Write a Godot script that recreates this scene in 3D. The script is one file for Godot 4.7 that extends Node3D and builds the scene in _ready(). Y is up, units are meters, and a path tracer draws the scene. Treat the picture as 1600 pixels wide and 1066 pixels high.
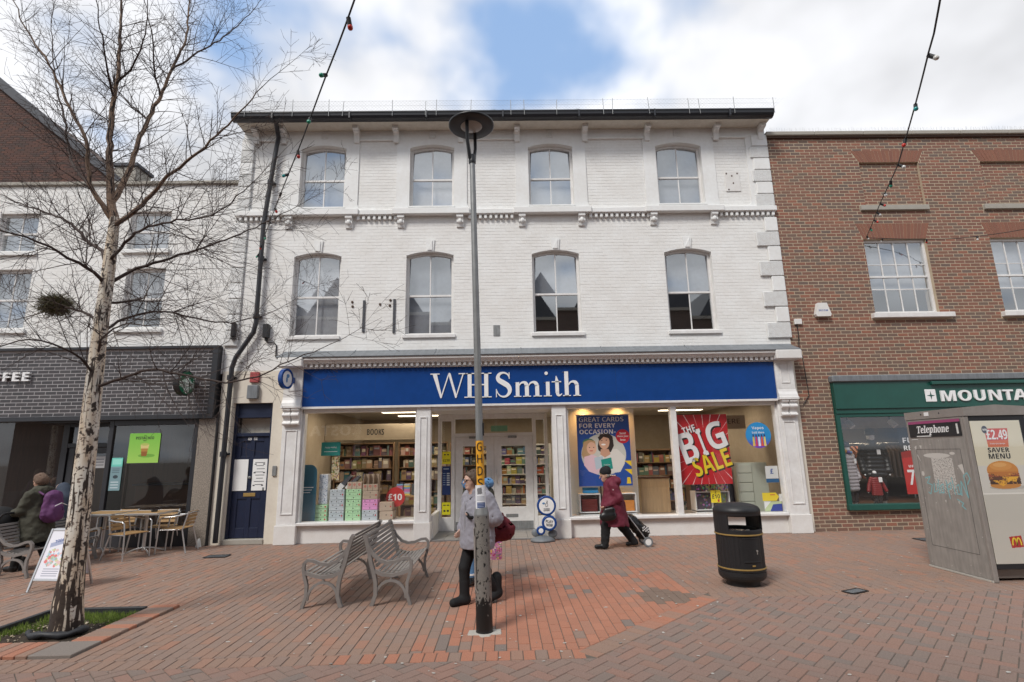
extends Node3D

# ---------------------------------------------------------------- mesh builder
class Mb:
	var v := PackedVector3Array()
	var n := PackedVector3Array()
	var uv := PackedVector2Array()
	var c := PackedColorArray()
	var col := Color.WHITE
	func tri(a: Vector3, b: Vector3, d: Vector3, na: Vector3, nb: Vector3, nd: Vector3, ua := Vector2.ZERO, ub := Vector2.ZERO, ud := Vector2.ZERO) -> void:
		if (b - a).cross(d - a).dot(na + nb + nd) > 0.0:
			v.append(a); v.append(d); v.append(b)
			n.append(na); n.append(nd); n.append(nb)
			uv.append(ua); uv.append(ud); uv.append(ub)
		else:
			v.append(a); v.append(b); v.append(d)
			n.append(na); n.append(nb); n.append(nd)
			uv.append(ua); uv.append(ub); uv.append(ud)
		c.append(col); c.append(col); c.append(col)
	func quad(a: Vector3, b: Vector3, d: Vector3, e: Vector3) -> void:
		var m := (b - a).cross(d - a)
		if m.length_squared() < 1e-14:
			m = (d - a).cross(e - a)
		m = m.normalized()
		v.append(a); v.append(d); v.append(b); v.append(a); v.append(e); v.append(d)
		for i in 6:
			n.append(m); c.append(col)
		uv.append(Vector2(0, 1)); uv.append(Vector2(1, 0)); uv.append(Vector2(1, 1)); uv.append(Vector2(0, 1)); uv.append(Vector2(0, 0)); uv.append(Vector2(1, 0))
	func box(lo: Vector3, hi: Vector3, t := Transform3D.IDENTITY) -> void:
		var p := []
		for i in 8:
			p.append(t * Vector3(hi.x if i & 1 else lo.x, hi.y if i & 2 else lo.y, hi.z if i & 4 else lo.z))
		quad(p[4], p[5], p[7], p[6]); quad(p[1], p[0], p[2], p[3]); quad(p[5], p[1], p[3], p[7])
		quad(p[0], p[4], p[6], p[2]); quad(p[6], p[7], p[3], p[2]); quad(p[0], p[1], p[5], p[4])
	func bbox(lo: Vector3, hi: Vector3, b: float, t := Transform3D.IDENTITY) -> void:
		# a box with chamfered edges
		b = minf(b, 0.45 * minf(hi.x - lo.x, minf(hi.y - lo.y, hi.z - lo.z)))
		var cc := (lo + hi) * 0.5
		var h := (hi - lo) * 0.5
		var cor := {}
		for sx in [-1, 1]:
			for sy in [-1, 1]:
				for sz in [-1, 1]:
					cor[[sx, sy, sz]] = [t * (cc + Vector3(sx * h.x, sy * (h.y - b), sz * (h.z - b))), t * (cc + Vector3(sx * (h.x - b), sy * h.y, sz * (h.z - b))), t * (cc + Vector3(sx * (h.x - b), sy * (h.y - b), sz * h.z))]
		var mid := t * cc
		for s in [-1, 1]:
			_q(cor[[s, -1, -1]][0], cor[[s, 1, -1]][0], cor[[s, 1, 1]][0], cor[[s, -1, 1]][0], mid)
			_q(cor[[-1, s, -1]][1], cor[[1, s, -1]][1], cor[[1, s, 1]][1], cor[[-1, s, 1]][1], mid)
			_q(cor[[-1, -1, s]][2], cor[[1, -1, s]][2], cor[[1, 1, s]][2], cor[[-1, 1, s]][2], mid)
			for r in [-1, 1]:
				_q(cor[[s, r, -1]][0], cor[[s, r, 1]][0], cor[[s, r, 1]][1], cor[[s, r, -1]][1], mid)
				_q(cor[[s, -1, r]][0], cor[[s, 1, r]][0], cor[[s, 1, r]][2], cor[[s, -1, r]][2], mid)
				_q(cor[[-1, s, r]][1], cor[[1, s, r]][1], cor[[1, s, r]][2], cor[[-1, s, r]][2], mid)
				for q in [-1, 1]:
					var k: Array = cor[[s, r, q]]
					var m: Vector3 = (k[1] - k[0]).cross(k[2] - k[0])
					if m.dot(k[0] - mid) < 0.0:
						m = -m
					m = m.normalized()
					tri(k[0], k[1], k[2], m, m, m)
	func _q(a: Vector3, b: Vector3, d: Vector3, e: Vector3, mid: Vector3) -> void:
		if (b - a).cross(d - a).dot(a + b + d + e - mid * 4.0) < 0.0:
			quad(a, e, d, b)
		else:
			quad(a, b, d, e)
	func tube(p: PackedVector3Array, r: PackedFloat32Array, sides := 8, caps := true, t := Transform3D.IDENTITY) -> void:
		var k := p.size()
		var prev := []
		var x := Vector3.ZERO
		var run := 0.0
		for i in k:
			var d := (p[mini(i + 1, k - 1)] - p[maxi(i - 1, 0)]).normalized()
			if d == Vector3.ZERO:
				d = Vector3.UP
			if i == 0:
				x = d.cross(Vector3(0.31, 0.95, 0.17) if absf(d.y) < 0.9 else Vector3(1, 0, 0.1)).normalized()
			else:
				x = (x - d * x.dot(d)).normalized()
				run += (p[i] - p[i - 1]).length()
			var y := d.cross(x)
			var ring := []
			for s in sides + 1:
				var a := TAU * s / sides
				var o := x * cos(a) + y * sin(a)
				ring.append([t * (p[i] + o * r[mini(i, r.size() - 1)]), (t.basis * o).normalized(), Vector2(float(s) / sides, run)])
			if i > 0:
				for s in sides:
					var A: Array = prev[s]
					var B: Array = prev[s + 1]
					var C: Array = ring[s + 1]
					var D: Array = ring[s]
					tri(A[0], B[0], C[0], A[1], B[1], C[1], A[2], B[2], C[2])
					tri(A[0], C[0], D[0], A[1], C[1], D[1], A[2], C[2], D[2])
			if caps and (i == 0 or i == k - 1):
				var m := (t.basis * (d if i else -d)).normalized()
				for s in sides:
					tri(t * p[i], ring[s][0], ring[s + 1][0], m, m, m)
			prev = ring
	func rod(a: Vector3, b: Vector3, r: float, sides := 6, r2 := -1.0) -> void:
		tube(PackedVector3Array([a, b]), PackedFloat32Array([r, r if r2 < 0.0 else r2]), sides)
	func lathe(prof: Array, seg := 24, t := Transform3D.IDENTITY, smooth := false) -> void:
		# prof: Vector2(radius, height), bottom to top
		var nrm := []
		for i in prof.size() - 1:
			var e: Vector2 = prof[i + 1] - prof[i]
			nrm.append(Vector2(e.y, -e.x).normalized())
		for i in prof.size() - 1:
			var n0: Vector2 = nrm[i]
			var n1: Vector2 = nrm[i]
			if smooth:
				if i > 0: n0 = (nrm[i] + nrm[i - 1]).normalized()
				if i < nrm.size() - 1: n1 = (nrm[i] + nrm[i + 1]).normalized()
			for s in seg:
				var a := TAU * s / seg
				var b := TAU * (s + 1) / seg
				var P := []
				for w in [[a, i, n0], [b, i, n0], [b, i + 1, n1], [a, i + 1, n1]]:
					var q: Vector2 = prof[w[1]]
					var m: Vector2 = w[2]
					P.append([t * Vector3(q.x * cos(w[0]), q.y, q.x * sin(w[0])), (t.basis * Vector3(m.x * cos(w[0]), m.y, m.x * sin(w[0]))).normalized(), Vector2(w[0] / TAU, q.y)])
				if (P[0][0] - P[1][0]).length_squared() > 1e-12:
					tri(P[0][0], P[1][0], P[2][0], P[0][1], P[1][1], P[2][1], P[0][2], P[1][2], P[2][2])
				if (P[2][0] - P[3][0]).length_squared() > 1e-12:
					tri(P[0][0], P[2][0], P[3][0], P[0][1], P[2][1], P[3][1], P[0][2], P[2][2], P[3][2])
	func prism(poly: PackedVector2Array, z0: float, z1: float, t := Transform3D.IDENTITY, back := true) -> void:
		if Geometry2D.is_polygon_clockwise(poly):
			poly = poly.duplicate()
			poly.reverse()
		var ids := Geometry2D.triangulate_polygon(poly)
		var lo := poly[0]
		var hi := poly[0]
		for q in poly:
			lo = lo.min(q); hi = hi.max(q)
		var sz := (hi - lo).max(Vector2(1e-5, 1e-5))
		var f := (t.basis * Vector3.BACK).normalized()
		for i in range(0, ids.size(), 3):
			var a := poly[ids[i]]
			var b := poly[ids[i + 1]]
			var d := poly[ids[i + 2]]
			tri(t * Vector3(a.x, a.y, z1), t * Vector3(b.x, b.y, z1), t * Vector3(d.x, d.y, z1), f, f, f, _u(a, lo, sz), _u(b, lo, sz), _u(d, lo, sz))
			if back:
				tri(t * Vector3(a.x, a.y, z0), t * Vector3(b.x, b.y, z0), t * Vector3(d.x, d.y, z0), -f, -f, -f)
		if absf(z1 - z0) > 1e-6:
			for i in poly.size():
				var a := poly[i]
				var b := poly[(i + 1) % poly.size()]
				quad(t * Vector3(a.x, a.y, z0), t * Vector3(b.x, b.y, z0), t * Vector3(b.x, b.y, z1), t * Vector3(a.x, a.y, z1))
	func _u(a: Vector2, lo: Vector2, sz: Vector2) -> Vector2:
		return Vector2((a.x - lo.x) / sz.x, 1.0 - (a.y - lo.y) / sz.y)
	func sheet(poly: PackedVector2Array, z: float, t := Transform3D.IDENTITY) -> void:
		prism(poly, z, z, t, false)
	func ball(at: Vector3, r: Vector3, seg := 12, t := Transform3D.IDENTITY) -> void:
		var rows := maxi(4, seg / 2)
		for i in rows:
			for s in seg:
				var P := []
				for w in [[i, s], [i, s + 1], [i + 1, s + 1], [i + 1, s]]:
					var la: float = PI * w[0] / rows - PI / 2
					var lo: float = TAU * w[1] / seg
					var d := Vector3(cos(la) * cos(lo), sin(la), cos(la) * sin(lo))
					P.append([t * (at + d * r), (t.basis * (d / r)).normalized()])
				if i > 0: tri(P[0][0], P[1][0], P[2][0], P[0][1], P[1][1], P[2][1])
				if i < rows - 1: tri(P[0][0], P[2][0], P[3][0], P[0][1], P[2][1], P[3][1])
	func strap(path: PackedVector2Array, w: float, z0: float, z1: float, t := Transform3D.IDENTITY) -> void:
		# a flat bar of width 2w bent along a path in the x-y plane, z0..z1 thick
		var L := PackedVector2Array()
		var R := PackedVector2Array()
		var k := path.size()
		for i in k:
			var d := (path[mini(i + 1, k - 1)] - path[maxi(i - 1, 0)]).normalized()
			var m := Vector2(-d.y, d.x) * w
			L.append(path[i] + m); R.append(path[i] - m)
		for i in k - 1:
			_q(t * _e(L[i], z1), t * _e(R[i], z1), t * _e(R[i + 1], z1), t * _e(L[i + 1], z1), t * _e(path[i], z0))
			_q(t * _e(L[i], z0), t * _e(R[i], z0), t * _e(R[i + 1], z0), t * _e(L[i + 1], z0), t * _e(path[i], z1))
			_q(t * _e(L[i], z0), t * _e(L[i], z1), t * _e(L[i + 1], z1), t * _e(L[i + 1], z0), t * _e(path[i], (z0 + z1) / 2))
			_q(t * _e(R[i], z0), t * _e(R[i], z1), t * _e(R[i + 1], z1), t * _e(R[i + 1], z0), t * _e(path[i], (z0 + z1) / 2))
		for i in [0, k - 1]:
			var out := path[0] - (path[1] - path[0]) if i else path[k - 1]
			_q(t * _e(L[i], z0), t * _e(L[i], z1), t * _e(R[i], z1), t * _e(R[i], z0), t * _e(path[1] if i == 0 else path[k - 2], (z0 + z1) / 2))
	func _e(a: Vector2, z: float) -> Vector3:
		return Vector3(a.x, a.y, z)
	func mesh() -> ArrayMesh:
		var a := []
		a.resize(Mesh.ARRAY_MAX)
		a[Mesh.ARRAY_VERTEX] = v
		a[Mesh.ARRAY_NORMAL] = n
		a[Mesh.ARRAY_TEX_UV] = uv
		a[Mesh.ARRAY_COLOR] = c
		var m := ArrayMesh.new()
		m.add_surface_from_arrays(Mesh.PRIMITIVE_TRIANGLES, a)
		return m

# ---------------------------------------------------------------- distance-field bodies
class Sdf:
	var o: Vector3
	var h: float
	var nx: int
	var ny: int
	var nz: int
	var f := PackedFloat32Array()
	func _init(lo: Vector3, hi: Vector3, cell: float) -> void:
		o = lo; h = cell
		nx = int((hi.x - lo.x) / cell) + 2
		ny = int((hi.y - lo.y) / cell) + 2
		nz = int((hi.z - lo.z) / cell) + 2
		f.resize(nx * ny * nz)
		f.fill(1.0)
	func cap(a: Vector3, b: Vector3, ra: float, rb: float, k := 0.03, sq := Vector3.ONE) -> void:
		var g := maxf(ra, rb) + k + 2.0 * h
		var gv := Vector3(g / sq.x, g / sq.y, g / sq.z)
		var lo := (a.min(b) - gv - o) / h
		var hi := (a.max(b) + gv - o) / h
		var ba := (b - a) * sq
		var bb := maxf(ba.dot(ba), 1e-9)
		for z in range(maxi(0, int(lo.z)), mini(nz, int(hi.z) + 2)):
			for y in range(maxi(0, int(lo.y)), mini(ny, int(hi.y) + 2)):
				var i := (z * ny + y) * nx
				for x in range(maxi(0, int(lo.x)), mini(nx, int(hi.x) + 2)):
					var p := (o + Vector3(x, y, z) * h - a) * sq
					var t := clampf(p.dot(ba) / bb, 0.0, 1.0)
					var d := (p - ba * t).length() - lerpf(ra, rb, t)
					var e := f[i + x]
					var q := maxf(k - absf(d - e), 0.0) / k
					f[i + x] = minf(d, e) - q * q * k * 0.25
	func cut(m: Vector3, d: float) -> void:
		for z in nz:
			for y in ny:
				var i := (z * ny + y) * nx
				for x in nx:
					f[i + x] = maxf(f[i + x], (o + Vector3(x, y, z) * h).dot(m) - d)
	func rough(noise: FastNoiseLite, amount: float) -> void:
		for z in nz:
			for y in ny:
				var i := (z * ny + y) * nx
				for x in nx:
					if absf(f[i + x]) < 0.08:
						var p := o + Vector3(x, y, z) * h
						f[i + x] += noise.get_noise_3dv(p) * amount
	func into(mb: Mb) -> void:
		var ids := PackedInt32Array()
		ids.resize(nx * ny * nz)
		ids.fill(-1)
		var pts := PackedVector3Array()
		var off := [0, 1, nx, nx + 1, nx * ny, nx * ny + 1, nx * ny + nx, nx * ny + nx + 1]
		var edges := [[0, 1], [2, 3], [4, 5], [6, 7], [0, 2], [1, 3], [4, 6], [5, 7], [0, 4], [1, 5], [2, 6], [3, 7]]
		for z in nz - 1:
			for y in ny - 1:
				for x in nx - 1:
					var i := (z * ny + y) * nx + x
					if absf(f[i]) > 2.0 * h:
						continue
					var s := 0
					for k in 8:
						if f[i + off[k]] < 0.0: s += 1
					if s == 0 or s == 8:
						continue
					var sum := Vector3.ZERO
					var cnt := 0
					for e in edges:
						var A: float = f[i + off[e[0]]]
						var B: float = f[i + off[e[1]]]
						if (A < 0.0) != (B < 0.0):
							var t := A / (A - B)
							var p0 := Vector3(e[0] & 1, (e[0] >> 1) & 1, e[0] >> 2)
							var p1 := Vector3(e[1] & 1, (e[1] >> 1) & 1, e[1] >> 2)
							sum += p0.lerp(p1, t)
							cnt += 1
					ids[i] = pts.size()
					pts.append(o + (Vector3(x, y, z) + sum / cnt) * h)
		var nr := PackedVector3Array()
		nr.resize(pts.size())
		var quads := PackedInt32Array()
		for z in range(1, nz - 1):
			for y in range(1, ny - 1):
				for x in range(1, nx - 1):
					var i := (z * ny + y) * nx + x
					if ids[i] < 0:
						continue
					var a := f[i] < 0.0
					for ax in 3:
						var step: int = [1, nx, nx * ny][ax]
						var b := f[i + step] < 0.0
						if a == b:
							continue
						var u: int = [nx, nx * ny, 1][ax]
						var w: int = [nx * ny, 1, nx][ax]
						var q := [ids[i], ids[i - u], ids[i - u - w], ids[i - w]]
						if q.min() < 0:
							continue
						if not a: q.reverse()
						var m := (pts[q[2]] - pts[q[0]]).cross(pts[q[3]] - pts[q[1]])
						for k in 4:
							nr[q[k]] += m
							quads.append(q[k])
		for k in nr.size():
			nr[k] = nr[k].normalized()
		for k in range(0, quads.size(), 4):
			var q := [quads[k], quads[k + 1], quads[k + 2], quads[k + 3]]
			mb.tri(pts[q[0]], pts[q[1]], pts[q[2]], nr[q[0]], nr[q[1]], nr[q[2]])
			mb.tri(pts[q[0]], pts[q[2]], pts[q[3]], nr[q[0]], nr[q[2]], nr[q[3]])

# ---------------------------------------------------------------- shared state and helpers
var M := {}
var fonts := {}
var taken := {}
var rng := RandomNumberGenerator.new()
var eye := Vector3(0, 1.6595, 11.1576)
var look := Basis.from_euler(Vector3(deg_to_rad(11.876), deg_to_rad(-1.1027), deg_to_rad(-1.1156)))

func V(x: float, y: float, z: float) -> Vector3:
	return Vector3(x, y, z)

func P2(a: Array) -> PackedVector2Array:
	var p := PackedVector2Array()
	for i in range(0, a.size(), 2):
		p.append(Vector2(a[i], a[i + 1]))
	return p

func P3(a: Array) -> PackedVector3Array:
	var p := PackedVector3Array()
	for q in a:
		p.append(Vector3(q[0], q[1], q[2]))
	return p

func FA(a: Array) -> PackedFloat32Array:
	return PackedFloat32Array(a)

func at(x: float, y: float, z: float, ry := 0.0, rx := 0.0, rz := 0.0) -> Transform3D:
	return Transform3D(Basis.from_euler(Vector3(deg_to_rad(rx), deg_to_rad(ry), deg_to_rad(rz))), Vector3(x, y, z))

func numbered(called: String) -> String:
	if not taken.has(called):
		taken[called] = 0
		return called
	taken[called] += 1
	return "%s_%03d" % [called, taken[called]]

func tag(o: Node3D, label: String, category: String, group := "", kind := "") -> Node3D:
	if label: o.set_meta("label", label)
	if category: o.set_meta("category", category)
	if group: o.set_meta("group", group)
	if kind: o.set_meta("kind", kind)
	return o

func thing(called: String, label: String, category: String, pos := Vector3.ZERO, turn := 0.0, group := "") -> Node3D:
	var o := Node3D.new()
	o.name = numbered(called)
	add_child(o)
	o.position = pos
	o.rotation_degrees.y = turn
	tag(o, label, category, group)
	return o

func setting(called: String) -> Node3D:
	var o := Node3D.new()
	o.name = numbered(called)
	add_child(o)
	o.set_meta("kind", "structure")
	return o

func part(called: String, shape, mat: Material, parent: Node3D, t := Transform3D.IDENTITY, kind := "") -> MeshInstance3D:
	var o := MeshInstance3D.new()
	o.mesh = shape.mesh() if shape is Mb else shape
	o.material_override = mat
	o.transform = t
	if parent == self:
		o.name = numbered(called)
		add_child(o)
	else:
		o.name = called
		parent.add_child(o, true)
	if kind: o.set_meta("kind", kind)
	return o

func group_part(called: String, parent: Node3D, t := Transform3D.IDENTITY) -> Node3D:
	var o := Node3D.new()
	o.name = called
	o.transform = t
	parent.add_child(o, true)
	return o

func bx(called: String, lo: Vector3, hi: Vector3, mat: Material, parent: Node3D, b := 0.004, t := Transform3D.IDENTITY) -> MeshInstance3D:
	var m := Mb.new()
	if b > 0.0: m.bbox(lo, hi, b, t)
	else: m.box(lo, hi, t)
	return part(called, m, mat, parent)

func copy(src: Node3D, pos: Vector3, turn: float, label := "") -> Node3D:
	var o: Node3D = src.duplicate()
	var base := String(src.name).rstrip("0123456789").trim_suffix("_")
	o.name = numbered(base)
	add_child(o)
	o.position = pos
	o.rotation_degrees.y = turn
	if label: o.set_meta("label", label)
	return o

# lettering: flat raised letters, x0..x1 wide if given, standing on baseline y
func letters(called: String, s: String, font: String, height: float, t: Transform3D, mat: Material, parent: Node3D, width := 0.0, depth := 0.004, spacing := 0.0) -> MeshInstance3D:
	var m := TextMesh.new()
	m.text = s
	m.font = fonts[font]
	m.font_size = 64
	m.pixel_size = 0.01
	m.depth = 0.01
	m.curve_step = 2.0
	m.horizontal_alignment = HORIZONTAL_ALIGNMENT_CENTER
	m.vertical_alignment = VERTICAL_ALIGNMENT_CENTER
	var arr: Array = m.surface_get_arrays(0)
	var vs: PackedVector3Array = arr[Mesh.ARRAY_VERTEX]
	if vs.is_empty():
		return null
	var lo := vs[0]
	var hi := vs[0]
	for q in vs:
		lo = lo.min(q); hi = hi.max(q)
	var sy := height / (hi.y - lo.y)
	var sx := sy if width == 0.0 else width / (hi.x - lo.x)
	var sz := depth / 0.01
	var mid := (lo + hi) * 0.5
	var all := []
	for k in m.get_surface_count():
		all.append(m.surface_get_arrays(k))
	var mb := Mb.new()
	for g in all:
		var a: PackedVector3Array = g[Mesh.ARRAY_VERTEX]
		var nn: PackedVector3Array = g[Mesh.ARRAY_NORMAL]
		var ix: PackedInt32Array = g[Mesh.ARRAY_INDEX] if g[Mesh.ARRAY_INDEX] != null else PackedInt32Array(range(a.size()))
		var S := Vector3(sx, sy, sz)
		for i in range(0, ix.size(), 3):
			mb.tri((a[ix[i]] - mid) * S, (a[ix[i + 1]] - mid) * S, (a[ix[i + 2]] - mid) * S, (nn[ix[i]] / S).normalized(), (nn[ix[i + 1]] / S).normalized(), (nn[ix[i + 2]] / S).normalized())
	return part(called, mb, mat, parent, t)

# ---------------------------------------------------------------- textures and materials
func lin(r: float, g: float, b: float, a := 1.0) -> Color:
	var q := Color(r, g, b).linear_to_srgb()
	q.a = a
	return q

func noise_of(seed_: int, freq: float, oct := 4, type := FastNoiseLite.TYPE_SIMPLEX_SMOOTH) -> FastNoiseLite:
	var f := FastNoiseLite.new()
	f.seed = seed_
	f.noise_type = type
	f.frequency = freq
	f.fractal_type = FastNoiseLite.FRACTAL_FBM
	f.fractal_octaves = oct
	return f

# grey pattern from two seamless noises: value = lo..hi
func grey(size: int, f1: float, f2: float, mix1: float, lo: float, hi: float, seed_ := 1, sharp := 1.0, warm := 0.0) -> ImageTexture:
	var a := noise_of(seed_, f1).get_seamless_image(size, size)
	var b := noise_of(seed_ + 7, f2, 3).get_seamless_image(size, size)
	var im := Image.create(size, size, false, Image.FORMAT_RGB8)
	for y in size:
		for x in size:
			var t := a.get_pixel(x, y).r * mix1 + b.get_pixel(x, y).r * (1.0 - mix1)
			t = clampf((t - 0.5) * sharp + 0.5, 0.0, 1.0)
			var g := lerpf(lo, hi, t)
			im.set_pixel(x, y, Color(g, g * (1.0 - warm * (1.0 - t) * 0.5), g * (1.0 - warm * (1.0 - t))))
	return ImageTexture.create_from_image(im)

func mat(key: String, colour: Color, rough := 0.7, metal := 0.0, tex: Texture2D = null, scale := 1.0, bump: Texture2D = null, bump_cm := 0.2, bscale := 0.0) -> StandardMaterial3D:
	var m := StandardMaterial3D.new()
	m.resource_name = key
	m.albedo_color = colour
	m.roughness = rough
	m.metallic = metal
	if tex or bump:
		m.uv1_triplanar = true
		m.uv1_world_triplanar = true
		m.uv1_scale = Vector3.ONE * scale
	if tex: m.albedo_texture = tex
	if bump:
		m.heightmap_enabled = true
		m.heightmap_texture = bump
		m.heightmap_scale = bump_cm
	M[key] = m
	return m

func print_mat(im: Image, rough := 0.6) -> StandardMaterial3D:
	var m := StandardMaterial3D.new()
	m.albedo_texture = ImageTexture.create_from_image(im)
	m.roughness = rough
	return m

func glass(key: String, mirror: float) -> StandardMaterial3D:
	# a pane that mirrors a share of the light and lets the rest pass
	var m := StandardMaterial3D.new()
	m.resource_name = key
	m.transparency = BaseMaterial3D.TRANSPARENCY_ALPHA
	m.albedo_color = Color(0.95, 0.97, 0.98, mirror)
	m.albedo_texture = ImageTexture.create_from_image(canvas(4, 4, Color.WHITE))
	m.roughness = 0.02
	m.metallic = 1.0
	M[key] = m
	return m

# small painter for flat prints
func fill_poly(im: Image, pts: PackedVector2Array, col: Color) -> void:
	var lo := pts[0]
	var hi := pts[0]
	for q in pts:
		lo = lo.min(q); hi = hi.max(q)
	for y in range(maxi(0, int(lo.y)), mini(im.get_height(), int(hi.y) + 1)):
		var xs := []
		for i in pts.size():
			var a := pts[i]
			var b := pts[(i + 1) % pts.size()]
			if (a.y <= y + 0.5) != (b.y <= y + 0.5):
				xs.append(a.x + (y + 0.5 - a.y) / (b.y - a.y) * (b.x - a.x))
		xs.sort()
		for i in range(0, xs.size() - 1, 2):
			var x0 := maxi(0, int(round(xs[i])))
			var x1 := mini(im.get_width(), int(round(xs[i + 1])))
			if x1 > x0: im.fill_rect(Rect2i(x0, y, x1 - x0, 1), col)

func fill_oval(im: Image, cx: float, cy: float, rx: float, ry: float, col: Color, clip := Rect2(-1e4, -1e4, 2e4, 2e4)) -> void:
	for y in range(maxi(0, int(cy - ry)), mini(im.get_height(), int(cy + ry) + 1)):
		var t := 1.0 - pow((y + 0.5 - cy) / ry, 2)
		if t <= 0.0: continue
		var w := rx * sqrt(t)
		var x0 := maxi(0, int(round(maxf(cx - w, clip.position.x))))
		var x1 := mini(im.get_width(), int(round(minf(cx + w, clip.end.x))))
		if x1 > x0 and y >= clip.position.y and y < clip.end.y: im.fill_rect(Rect2i(x0, y, x1 - x0, 1), col)

func canvas(w: int, h: int, col: Color) -> Image:
	var im := Image.create(w, h, false, Image.FORMAT_RGB8)
	im.fill(col)
	return im

func picture(called: String, im: Image, x0: float, y0: float, x1: float, y1: float, t: Transform3D, parent: Node3D, thick := 0.004, back: Material = null) -> MeshInstance3D:
	# a printed sheet with real thickness: print on the front face
	var m := Mb.new()
	m.prism(P2([x0, y0, x1, y0, x1, y1, x0, y1]), 0.0, thick, Transform3D.IDENTITY, false)
	# side faces take the edge of the print
	for i in range(6, m.uv.size()):
		m.uv[i] = Vector2(0.01, 0.01)
	return part(called, m, print_mat(im), parent, t)

func projected(p: Vector3) -> Vector3:
	var q := look.inverse() * (p - eye)
	return Vector3(q.x / -q.z * 833.6, q.y / -q.z * 833.6, -q.z)

func _ready() -> void:
	rng.seed = 20240117
	camera_and_light()
	materials()
	paving()
	tree_pit()
	white_building()
	shopfront()
	shop_interior()
	left_building()
	right_building()
	behind_camera()
	lamp_post()
	benches()
	litter_bin()
	telephone_kiosk()
	cafe_terrace()
	string_lights()
	window_goods()
	people()
	birch()
	small_fittings()

func camera_and_light() -> void:
	var cam := Camera3D.new()
	cam.name = "camera"
	cam.fov = 65.19
	cam.near = 0.05
	cam.far = 900.0
	cam.transform = Transform3D(look, eye)
	cam.current = true
	add_child(cam)
	var e := Environment.new()
	e.background_mode = Environment.BG_SKY
	e.tonemap_mode = Environment.TONE_MAPPER_LINEAR
	e.tonemap_exposure = 1.86
	e.sdfgi_enabled = true
	e.ssao_enabled = true
	e.ssil_enabled = true
	var pm := PanoramaSkyMaterial.new()
	pm.panorama = ImageTexture.create_from_image(sky_image(1024, 512))
	pm.energy_multiplier = 1.0
	var sky := Sky.new()
	sky.sky_material = pm
	e.sky = sky
	var we := WorldEnvironment.new()
	we.name = "world_environment"
	we.environment = e
	add_child(we)
	# veiled winter sun behind the camera, a little to the left, very soft
	var sun := DirectionalLight3D.new()
	sun.name = "sun"
	sun.light_color = Color(1.0, 0.98, 0.95)
	sun.light_energy = 0.5
	sun.light_angular_distance = 16.0
	sun.shadow_enabled = true
	sun.transform = Transform3D(Basis.looking_at(Vector3(0.40, -0.74, -0.54)), Vector3(0, 30, 0))
	add_child(sun)

func sky_image(w: int, h: int) -> Image:
	var im := Image.create(w, h, false, Image.FORMAT_RGBF)
	var n1 := noise_of(11, 0.55, 6)
	var n2 := noise_of(23, 2.2, 6)
	var n3 := noise_of(5, 0.9, 4)
	# openings of blue: direction (azimuth, elevation in degrees), size
	var gaps := [[-33.0, 34.0, 6.0], [-28.0, 42.0, 6.0], [-14.0, 43.0, 5.0], [3.0, 42.0, 8.0], [13.0, 43.0, 7.0], [-39.0, 25.0, 3.5], [47.0, 40.0, 4.0], [-80.0, 38.0, 8.0], [95.0, 50.0, 8.0], [150.0, 40.0, 8.0], [-140.0, 55.0, 9.0]]
	var dirs := []
	for g in gaps:
		var a := deg_to_rad(g[0])
		var el := deg_to_rad(g[1])
		dirs.append([Vector3(sin(a) * cos(el), sin(el), -cos(a) * cos(el)), deg_to_rad(g[2])])
	for y in h:
		var th := PI * (y + 0.5) / h
		var cy := cos(th)
		var sy := sin(th)
		for x in w:
			var an := TAU * (x + 0.5) / w
			var d := Vector3(sin(an) * sy, cy, -cos(an) * sy)
			if cy < 0.0:
				im.set_pixel(x, y, Color(0.3, 0.29, 0.28))
				continue
			var k := 1.0 / (cy + 0.22)
			var q := Vector2(d.x, d.z) * k
			var puff := n2.get_noise_2d(q.x * 1.3 + 40.0, q.y * 1.3)
			var cover := 0.95 + n1.get_noise_2d(q.x, q.y) * 1.1
			for g in dirs:
				var ang: float = d.angle_to(g[0])
				cover -= 0.85 * exp(-pow(ang / g[1], 2)) 
			cover += puff * 0.95
			var t := smoothstep(-0.05, 0.95, cover)
			var blue := Color(0.15, 0.245, 0.42).lerp(Color(0.34, 0.42, 0.52), exp(-cy * 3.0))
			var shade := n3.get_noise_2d(q.x * 1.1 - 9.0, q.y * 1.1 + 3.0)
			var b := 0.47 + 0.22 * shade + 0.12 * puff
			var cloud := Color(b * 0.985, b * 0.995, b * 1.03)
			var r := blue.lerp(cloud, t)
			im.set_pixel(x, y, Color(r.r, r.g, r.b))
	return im

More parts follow.
